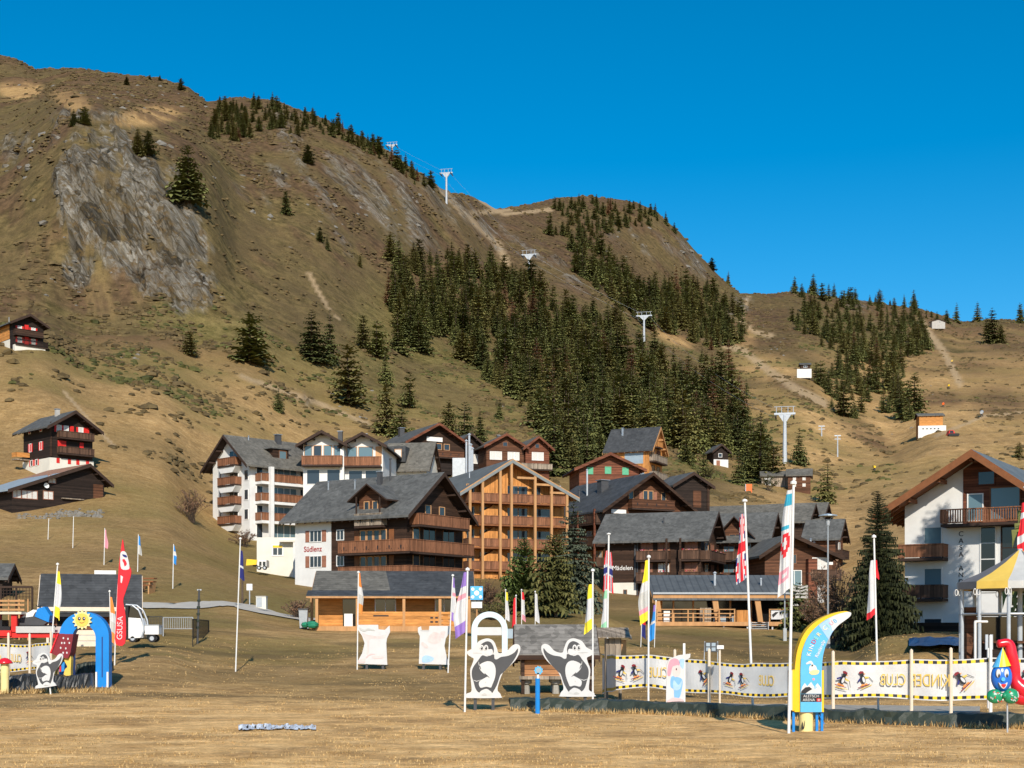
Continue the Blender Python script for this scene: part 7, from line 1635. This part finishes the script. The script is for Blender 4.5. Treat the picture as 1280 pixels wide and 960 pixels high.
D = 84; p = at(246.5, D); e = empty('dark_post', p, 0, 'dark leaning metal post with a hook by the crowd barriers', 'post'); H = zrow(737, D) - p.z; b = MB(); b.tube((0, 0, -.3), (.12, 0, H), .07, .06, 8, M['charcoal']); b.box(.0, .26, -.03, .03, H - .05, H + .02, M['galva']); b.obj('post', e); b = MB()
for i in range(5): b.lathe([(.1, 0), (.11, .12), (.08, .13)], (.02 + .02 * i, 0, .9 + i * .4), 8, M['tarp'])
b.obj('ring', e)
D = hit(312, 757, 90); p = at(312, D); e = empty('sign_post', p, 0, 'white square sign on a thin post by the bend of the asphalt path', 'sign'); k_ = D / F; b = MB(); b.tube((0, 0, -.2), (0, 0, 24 * k_), .05, .05, 6, M['galva']); b.obj('post', e); b = MB(); b.box(-3.6 * k_, 3.6 * k_, -.08, -.05, 18 * k_, 26 * k_, M['frame_w']); b.obj('panel', e)
D = hit(303, 755, 90); p = at(303, D); e = empty('wooden_mast', p, 0, 'dark wooden mast just right of the blue flag', 'pole'); b = MB(); b.tube((0, 0, -.2), (0, 0, 56 * D / F), .09, .07, 8, M['bark']); b.obj('pole', e)
D = hit(326, 762, 90); p = at(326, D); e = empty('utility_cabinet', p, 0, 'cream utility cabinet with a grey door on the verge by the path', 'cabinet'); k_ = D / F; b = MB(); b.box(-6 * k_, 6.5 * k_, 0, .7, -.3, 16 * k_, M['cream']); b.box(-6.3 * k_, 6.8 * k_, -.05, .75, 16 * k_, 16.8 * k_, M['lgrey_t']); b.obj('body', e); b = MB(); b.box(-5.4 * k_, 1.5 * k_, -.03, -.002, 3 * k_, 15 * k_, M['metal']); b.obj('door', e)
D = 154; p = Vector(((322 - 640) / F * D, D, max(ground((322 - 640) / F * D, D), zrow(712, D)))); e = empty('snow_plough', p, 0, 'yellow bladed machine with a pale cab before the garage block', 'vehicle'); k_ = D / F; b = MB(); b.box(0, 11 * k_, 0, 1.8, .3, 12 * k_, M['frame_w']); b.obj('cab', e); b = MB(); b.box(2 * k_, 5 * k_, -.03, -.003, 5 * k_, 10 * k_, M['glass_k']); b.box(6.5 * k_, 10 * k_, -.03, -.003, 5 * k_, 10 * k_, M['glass_k']); b.obj('window', e)
b = MB(); b.poly([(-14 * k_, 5 * k_), (-1 * k_, 6 * k_), (0, 12 * k_), (-13 * k_, 13 * k_)], -.3, -.1, M['yellow']); b.box(-6 * k_, 0, 0, .3, 4 * k_, 6 * k_, M['charcoal']); b.obj('blade', e)
for x in (2, 9): b = MB(); wheel(b, (x * k_, 0, 2.2 * k_), 2.6 * k_, .4); b.obj('wheel', e)
for i, (s, y, lb) in enumerate(((181, 738, 'upper orange picnic bench on the meadow above the kiosk'), (180, 743.5, 'lower orange picnic bench peeping past the kiosk roof'))):
    D = hit(s, y, 92) + i * .01; p = at(s, D); e = empty('picnic_bench', p, R(-8), lb, 'bench'); k_ = D / F; b = MB(); b.box(-8 * k_, 9 * k_, -.2, .25, .62, .72, M['orangebeam']); b.obj('seat', e); b = MB(); b.box(-8 * k_, 9 * k_, .5, 1.2, .95, 1.05, M['orangebeam']); b.obj('table_top', e)
    for x in (-6, 7): b = MB(); b.box(x * k_ - .05, x * k_ + .05, -.2, 1.1, -.2, .62, M['larch_p']); b.obj('leg', e)
D = 101; p = at(388, D); e = empty('green_net', p, 0, 'heap of green netting at the left corner of the snack cabin', 'netting'); b = MB(); r = random.Random(6)
for i in range(9): ellipsoid(b, (-.2 + r.uniform(-.5, .75), r.uniform(-.3, .2), .25 + r.uniform(-.1, .25)), r.uniform(.25, .45), .3, r.uniform(.15, .3), M['tarp_g'], 8)
b.obj('net', e); p = at(379, 101.5); e = empty('grey_bin', p, 0, 'grey wheeled bin left of the snack cabin', 'bin'); b = MB(); b.hexa([(-.25, 0, .1), (.25, 0, .1), (.25, .5, .1), (-.25, .5, .1)], [(-.32, -.05, 1.4), (.32, -.05, 1.4), (.32, .55, 1.4), (-.32, .55, 1.4)], M['metal']); b.obj('body', e); b = MB(); b.box(-.35, .35, -.1, .6, 1.4, 1.5, M['charcoal']); b.obj('lid', e)
for x in (-.25, .25): b = MB(); wheel(b, (x, .5, .1), .12, .08); b.obj('wheel', e)
D = hit(935, 616, 200); p = at(935, D); e = empty('barrier_mat', p, 0, 'bright orange safety mat standing on the straw slope above the village', 'safety mat'); k_ = D / F; b = MB(); b.box(-3 * k_, 5 * k_, 0, .6, -.1, 9.5 * k_, M['orange']); b.box(-3.2 * k_, -2.6 * k_, -.05, .65, -.1, 9.8 * k_, M['cl_white']); b.obj('mat', e)
# ------------------------------------------------------------------ lift towers and snow guns
TOP = {}
def tower(label, s, ybase, ytop, wpx, only_top=False):
    D = hit(s, ybase, 180); p = at(s, D); e = empty('lift_tower', p, R(-12), label, 'lift tower', 'chair lift towers'); k_ = D / F; H = (ybase - ytop) * k_; w_ = wpx * k_ / 2
    b = MB(); b.tube((0, 0, -1.5), (0, 0, H * .93), .55 if wpx > 18 else .5, .36, 12, M['galva']); b.obj('mast', e)
    b = MB(); b.box(-w_, w_, -.25, .25, H * .93, H * .93 + .45, M['galva']); b.hexa([(-.4, -.2, H * .80), (.4, -.2, H * .80), (.4, .2, H * .80), (-.4, .2, H * .80)], [(-w_ * .6, -.2, H * .93), (w_ * .6, -.2, H * .93), (w_ * .6, .2, H * .93), (-w_ * .6, .2, H * .93)], M['galva']); b.path([(-w_, 0, H + 1.0), (w_, 0, H + 1.0)], .08, 6, M['galva'])
    for x in (-w_ * .8, -w_ * .3, w_ * .3, w_ * .8): b.tube((x, 0, H * .95), (x, 0, H + 1.0), .08, .08, 6, M['galva'])
    b.obj('crossarm', e)
    for sg in (-1, 1):
        b = MB(); x = sg * w_ * .85; b.box(x - .12, x + .12, -2.2, 2.2, H * .93 - .4, H * .93 - .15, M['metal'])
        for i in range(6): y = -2 + i * .8; b.tube((x - .14, y, H * .93 - .45), (x + .14, y, H * .93 - .45), .28, .28, 10, M['charcoal'])
        b.obj('pulley_row', e)
    TOP[s] = [Matrix.Translation(p) @ Matrix.Rotation(R(-12), 4, 'Z') @ Vector((sg * w_ * .85, 0, H * .93 - .75)) for sg in (-1, 1)]
tower('lowest and largest lift tower standing by the brown hut', 981, 580, 515, 26)
tower('lift tower at the right end of the big wood', 805, 428, 393, 20)
tower('lift tower at the upper edge of the big wood', 661, 362, 317, 19)
tower('lift tower on the bare slope against the sky', 558, 257, 217, 16)
tower('topmost lift tower peeping over the skyline ridge', 490, 200, 181, 14)
cb = MB(); ks_ = [981, 805, 661, 558, 490]
for a, c in zip(ks_[:-1], ks_[1:]):
    for i in (0, 1):
        A, B = TOP[a][i], TOP[c][i]; pts_ = [A.lerp(B, t) - Vector((0, 0, 4 * t * (1 - t) * (B - A).length * .012)) for t in np.linspace(0, 1, 9)]
        cb.path(pts_, .022, 4, M['metal'])
o = cb.obj('lift_cable'); tag(o, 'pair of thin steel cables strung from tower to tower up the hill', 'cable')
def tpost(label, s, yb, yt):
    D = hit(s, yb, 200); p = at(s, D); e = empty('drag_lift_post', p, 0, label, 'lift post'); k_ = D / F; H = (yb - yt) * k_; b = MB(); b.tube((0, 0, -.5), (0, 0, H), .18, .14, 8, M['galva']); b.obj('mast', e); b = MB(); b.box(-4 * k_, 4 * k_, -.1, .1, H - .25, H, M['galva']); b.box(-4 * k_, 4 * k_, -.1, .1, H - 1.0, H - .85, M['galva']); b.obj('crossarm', e)
tpost('nearer T shaped drag lift post on the tan slope', 1047, 572, 545); tpost('farther T shaped drag lift post behind the other', 1027, 550, 537)
def gun(label, s, y, m_, sc=1.0):
    D = hit(s, y, 200); p = at(s, D); e = empty('snow_gun', p, R(20), label, 'snow cannon'); k_ = D / F * sc
    for a in (0, 2.1, 4.2): b = MB(); b.tube((3 * k_ * math.cos(a), 3 * k_ * math.sin(a), -.1), (0, 0, 4 * k_), .08, .08, 6, M['charcoal']); b.obj('leg', e)
    b = MB(); b.tube((-2.2 * k_, -.6, 5 * k_), (2.4 * k_, .6, 6.6 * k_), 1.9 * k_, 2.2 * k_, 14, M[m_]); b.tube((2.4 * k_, .6, 6.6 * k_), (2.8 * k_, .7, 6.8 * k_), 2.4 * k_, 2.4 * k_, 14, M['charcoal']); b.obj('barrel', e)
gun('snow cannon with a yellow hood on the tan slope below the lift house', 1093, 588, 'yellow', .75); gun('small yellow snow cannon on the upper ski run', 1186, 486, 'yellow', .6); gun('orange snow cannon standing above the lift house', 1179, 510, 'orange', .75); gun('grey snow cannon on the run right of the lift house', 1227, 524, 'galva', 1.0); gun('dark snow cannon high on the run near the wood', 1190, 455, 'gold', .6)
D = hit(1192, 546, 200); p = at(1192, D); e = empty('snow_groomer', p, 0, 'red snow groomer parked beside the lift house', 'vehicle'); k_ = D / F; b = MB(); b.poly([(-7 * k_, .4), (7 * k_, .4), (7 * k_, 3.5 * k_), (2 * k_, 4 * k_), (0, 8 * k_), (-5 * k_, 8 * k_), (-6 * k_, 4 * k_)], 0, 2.2, M['red']); b.obj('body', e); b = MB(); b.poly([(-4.6 * k_, 4.4 * k_), (0, 4.4 * k_), (-.6 * k_, 7.4 * k_), (-4.6 * k_, 7.4 * k_)], -.05, -.01, M['glass_k']); b.obj('window', e)
for y_ in (-.35, 2.2): b = MB(); b.poly([(-7 * k_, .5), (-6 * k_, .1), (6 * k_, .1), (7 * k_, .5), (6 * k_, .8), (-6 * k_, .8)], y_, y_ + .35, M['black']); b.obj('track', e)
# ------------------------------------------------------------------ paths laid on the ground
def ribbon(name, pts, wm, mat, lift=.05):
    q_ = [at(s, hit(s, y, 40)) for s, y in smooth_open(pts, 5)]; vs = []
    q_ = [p_ for i, p_ in enumerate(q_) if i == 0 or (p_ - q_[i - 1]).length > .05]
    for i, p_ in enumerate(q_):
        d_ = (q_[min(i + 1, len(q_) - 1)] - q_[max(i - 1, 0)]); d_.z = 0
        d_.normalize(); nrm = Vector((-d_.y, d_.x, 0))
        for t in (-1, -.5, 0, .5, 1):
            x = p_ + nrm * wm * .5 * t; vs.append((x.x, x.y, ground(x.x, x.y) + lift - .03 * abs(t)))
    mb = MB(); mb.add(vs, [(i * 5 + j, i * 5 + j + 1, (i + 1) * 5 + j + 1, (i + 1) * 5 + j) for i in range(len(q_) - 1) for j in range(4)], M[mat]); o = mb.obj(name, None, True); return tag(o, kind='structure')
ribbon('path', [(110, 760), (180, 758.5), (230, 759), (262, 757), (300, 757), (330, 766), (372, 774), (392, 777)], 3.4, 'asphalt', .12)
vs = []; mb = MB(); ss_ = np.linspace(775, 1225, 40)
for s in ss_:
    for D in (44.8 - (s - 775) * .009, 46.5 - (s - 775) * .0085, 50.5 - (s - 775) * .007): q_ = at(s, D); vs.append((q_.x, q_.y, q_.z + .05))
mb.add(vs, [(i * 3 + j, (i + 1) * 3 + j, (i + 1) * 3 + j + 1, i * 3 + j + 1) for i in range(39) for j in range(2)], M['gravel']); tag(mb.obj('gravel_path'), kind='structure')
# ------------------------------------------------------------------ stuff: grass, heath bushes, rocks
def grass_mat():
    m, nt, b = newmat('dry_grass_blades'); g = N(nt, 'ShaderNodeNewGeometry'); n = N(nt, 'ShaderNodeTexNoise'); n.inputs['Scale'].default_value = .25; n.inputs['Detail'].default_value = 5; nt.links.new(g.outputs['Position'], n.inputs['Vector'])
    a = N(nt, 'ShaderNodeMath', operation='ADD'); nt.links.new(n.outputs['Fac'], a.inputs[0]); nt.links.new(g.outputs['Random Per Island'], a.inputs[1])
    cr = N(nt, 'ShaderNodeValToRGB'); cr.color_ramp.elements[0].position = .35; cr.color_ramp.elements[0].color = (.26, .165, .065, 1); cr.color_ramp.elements[1].position = 1.0; cr.color_ramp.elements[1].color = (.66, .45, .20, 1); e_ = cr.color_ramp.elements.new(.62); e_.color = (.44, .28, .11, 1)
    mr = N(nt, 'ShaderNodeMath', operation='MULTIPLY'); mr.inputs[1].default_value = .72; nt.links.new(a.outputs[0], mr.inputs[0]); nt.links.new(mr.outputs[0], cr.inputs[0]); nt.links.new(cr.outputs[0], b.inputs['Base Color']); b.inputs['Roughness'].default_value = .9; b.inputs['Specular IOR Level'].default_value = .1; return m
GM = grass_mat(); rs = np.random.RandomState(8); vs = []; fs = []
def tuft(s, D, h, n_):
    q_ = at(s, D)
    for i in range(n_):
        a, l = rs.uniform(0, 6.28), rs.uniform(.2, .9) * h; bx, by = q_.x + rs.uniform(-.14, .14), q_.y + rs.uniform(-.12, .12); dx, dy = math.cos(a), math.sin(a); hh = h * rs.uniform(.4, 1); w_ = .012 * D / 40 + .006
        k0 = len(vs); vs.extend([(bx - dy * w_, by + dx * w_, q_.z - .02), (bx + dy * w_, by - dx * w_, q_.z - .02), (bx + dx * l, by + dy * l, q_.z + hh)]); fs.append((k0, k0 + 1, k0 + 2))
t = 0
while t < 11000:
    D = 26 * math.exp(rs.uniform(0, 1.25)); s = rs.uniform(-40, 1320)
    if vnoise(np.array([(s - 640) / F * D * .8]), np.array([D * .35]), 5)[0] < rs.uniform(.2, .8): t += .3; continue
    tuft(s, D, rs.uniform(.02, .065), 5); t += 1
for i in range(450):       # longer grass along the tarpaulin and fence feet
    s = rs.uniform(637, 1290); D = np.interp(s, [637, 850, 1000, 1290], [46, 43.5, 40.6, 37.2]) - rs.uniform(.1, .5); tuft(s, D, rs.uniform(.08, .24), 5)
for i in range(150): s = rs.uniform(-20, 150); tuft(s, rs.uniform(54.5, 55.6), rs.uniform(.12, .35), 5)
me3 = bpy.data.meshes.new('dry_grass'); me3.from_pydata(vs, [], fs); me3.materials.append(GM); me3.update(); o = bpy.data.objects.new('dry_grass', me3); col.objects.link(o); tag(o, 'tufts of dry straw coloured grass on the lawn', 'grass', None, 'stuff')
HM = foliage('heath_bush_leaves', (.042, .030, .014), (.150, .105, .045)); HM2 = foliage('juniper_leaves', (.032, .036, .012), (.105, .100, .030))
CL = sstep(.02, .14, fbm(XX / 8, YY / 8, 4, 101) + n_big * .35) * (1 - .75 * straw) + .06
vs = []; fs = []; ms = []; cnt = 0; cover_h = heath + green * .7 + (1 - straw) * .4 * (1 - .75 * sstep(940, 1050, SS))
while cnt < 20000:
    i = rs.randint(60, len(SC) - 60); s = rs.uniform(-30, 1310); i = int(np.searchsorted(SC, s)); j = rs.randint(int(ND * .42), ND - 1)
    if DG[j] > Ds[i] * 1.01 or DG[j] < 200 or rockall[i, j] > .5: cnt += .02; continue
    if rs.uniform(0, 1.2) > cover_h[i, j] * CL[i, j]: cnt += .03; continue
    D = DG[j] * rs.uniform(.995, 1.005); q_ = at(s, D); r0 = rs.uniform(.15, .55) * (1 + D / 900) * (1.6 if rs.rand() < .06 else 1); k0 = len(vs); n_ = 6; a0 = rs.uniform(0, 6)
    for z_, rr in ((-.2, 1.0), (.45, .8)):
        for c in range(n_): a = a0 + c * 6.283 / n_; x_ = r0 * rr * rs.uniform(.6, 1.3); vs.append((q_.x + x_ * math.cos(a) * 1.3, q_.y + x_ * math.sin(a), q_.z + z_ * r0 * rs.uniform(.6, 1.3)))
    vs.append((q_.x, q_.y, q_.z + .75 * r0))
    for c in range(n_): fs.append((k0 + c, k0 + (c + 1) % n_, k0 + n_ + (c + 1) % n_, k0 + n_ + c)); fs.append((k0 + n_ + c, k0 + n_ + (c + 1) % n_, k0 + 2 * n_))
    ms += [1 if green[i, j] + rs.uniform(-.4, .4) > .7 else 0] * (2 * n_); cnt += 1
me4 = bpy.data.meshes.new('heath_bushes'); me4.from_pydata(vs, [], fs); me4.materials.append(HM); me4.materials.append(HM2); me4.polygons.foreach_set('material_index', ms); me4.update(); o = bpy.data.objects.new('heath_bushes', me4); col.objects.link(o); tag(o, 'low heath and juniper bushes covering the hillsides', 'heath', None, 'stuff')
vs = []; fs = []
def stone(q_, r0):
    k0 = len(vs); n_ = 6
    for z_, rr in ((-.3, .9), (.35, 1.0)):
        for c in range(n_): a = c * 6.283 / n_; x_ = r0 * rr * rs.uniform(.6, 1.25); vs.append((q_.x + x_ * math.cos(a) * 1.2, q_.y + x_ * math.sin(a), q_.z + z_ * r0 * rs.uniform(.6, 1.3)))
    vs.append((q_.x + rs.uniform(-.3, .3) * r0, q_.y, q_.z + r0 * rs.uniform(.6, 1.1)))
    for c in range(n_): fs.append((k0 + c, k0 + (c + 1) % n_, k0 + n_ + (c + 1) % n_, k0 + n_ + c)); fs.append((k0 + n_ + c, k0 + n_ + (c + 1) % n_, k0 + 2 * n_))
for (cx_, cy_, rx_, ry_, n_, r0) in ((165, 118, 80, 22, 40, 1.3), (60, 200, 60, 70, 45, 1.4), (160, 190, 60, 20, 30, 1.6), (300, 240, 40, 60, 24, 1.2), (470, 260, 110, 40, 45, 1.2), (780, 310, 60, 25, 26, 1.6), (870, 320, 30, 25, 18, 2.0), (420, 500, 60, 30, 26, .6), (660, 490, 50, 20, 18, .7), (980, 430, 50, 50, 40, .8), (1080, 480, 40, 30, 18, .8), (1150, 500, 50, 40, 18, .7), (250, 360, 30, 40, 24, .9), (100, 360, 60, 40, 26, .9), (20, 412, 30, 6, 16, .7), (180, 450, 60, 20, 18, .6)):
    for i in range(n_):
        s, y = rs.normal(cx_, rx_ * .5), rs.normal(cy_, ry_ * .5); s = min(max(s, -30), 1310); D = hit(s, y, 150)
        stone(at(s, D, -.3 * r0), r0 * rs.uniform(.2, .95)) if rs.rand() < .7 else None
for i in range(80): s, y = rs.uniform(74, 128), rs.uniform(640, 648); D = hit(s, y, 120); stone(at(s, D), rs.uniform(.12, .34))
for i in range(50): s, y = rs.uniform(20, 75), rs.uniform(644, 650); D = hit(s, y, 120); stone(at(s, D), rs.uniform(.1, .3))
me5 = bpy.data.meshes.new('scattered_rocks'); me5.from_pydata(vs, [], fs); me5.materials.append(M['boulder']); me5.update(); o = bpy.data.objects.new('scattered_rocks', me5); col.objects.link(o); tag(o, 'pale grey boulders and rubble scattered over the slopes', 'rocks', None, 'stuff')
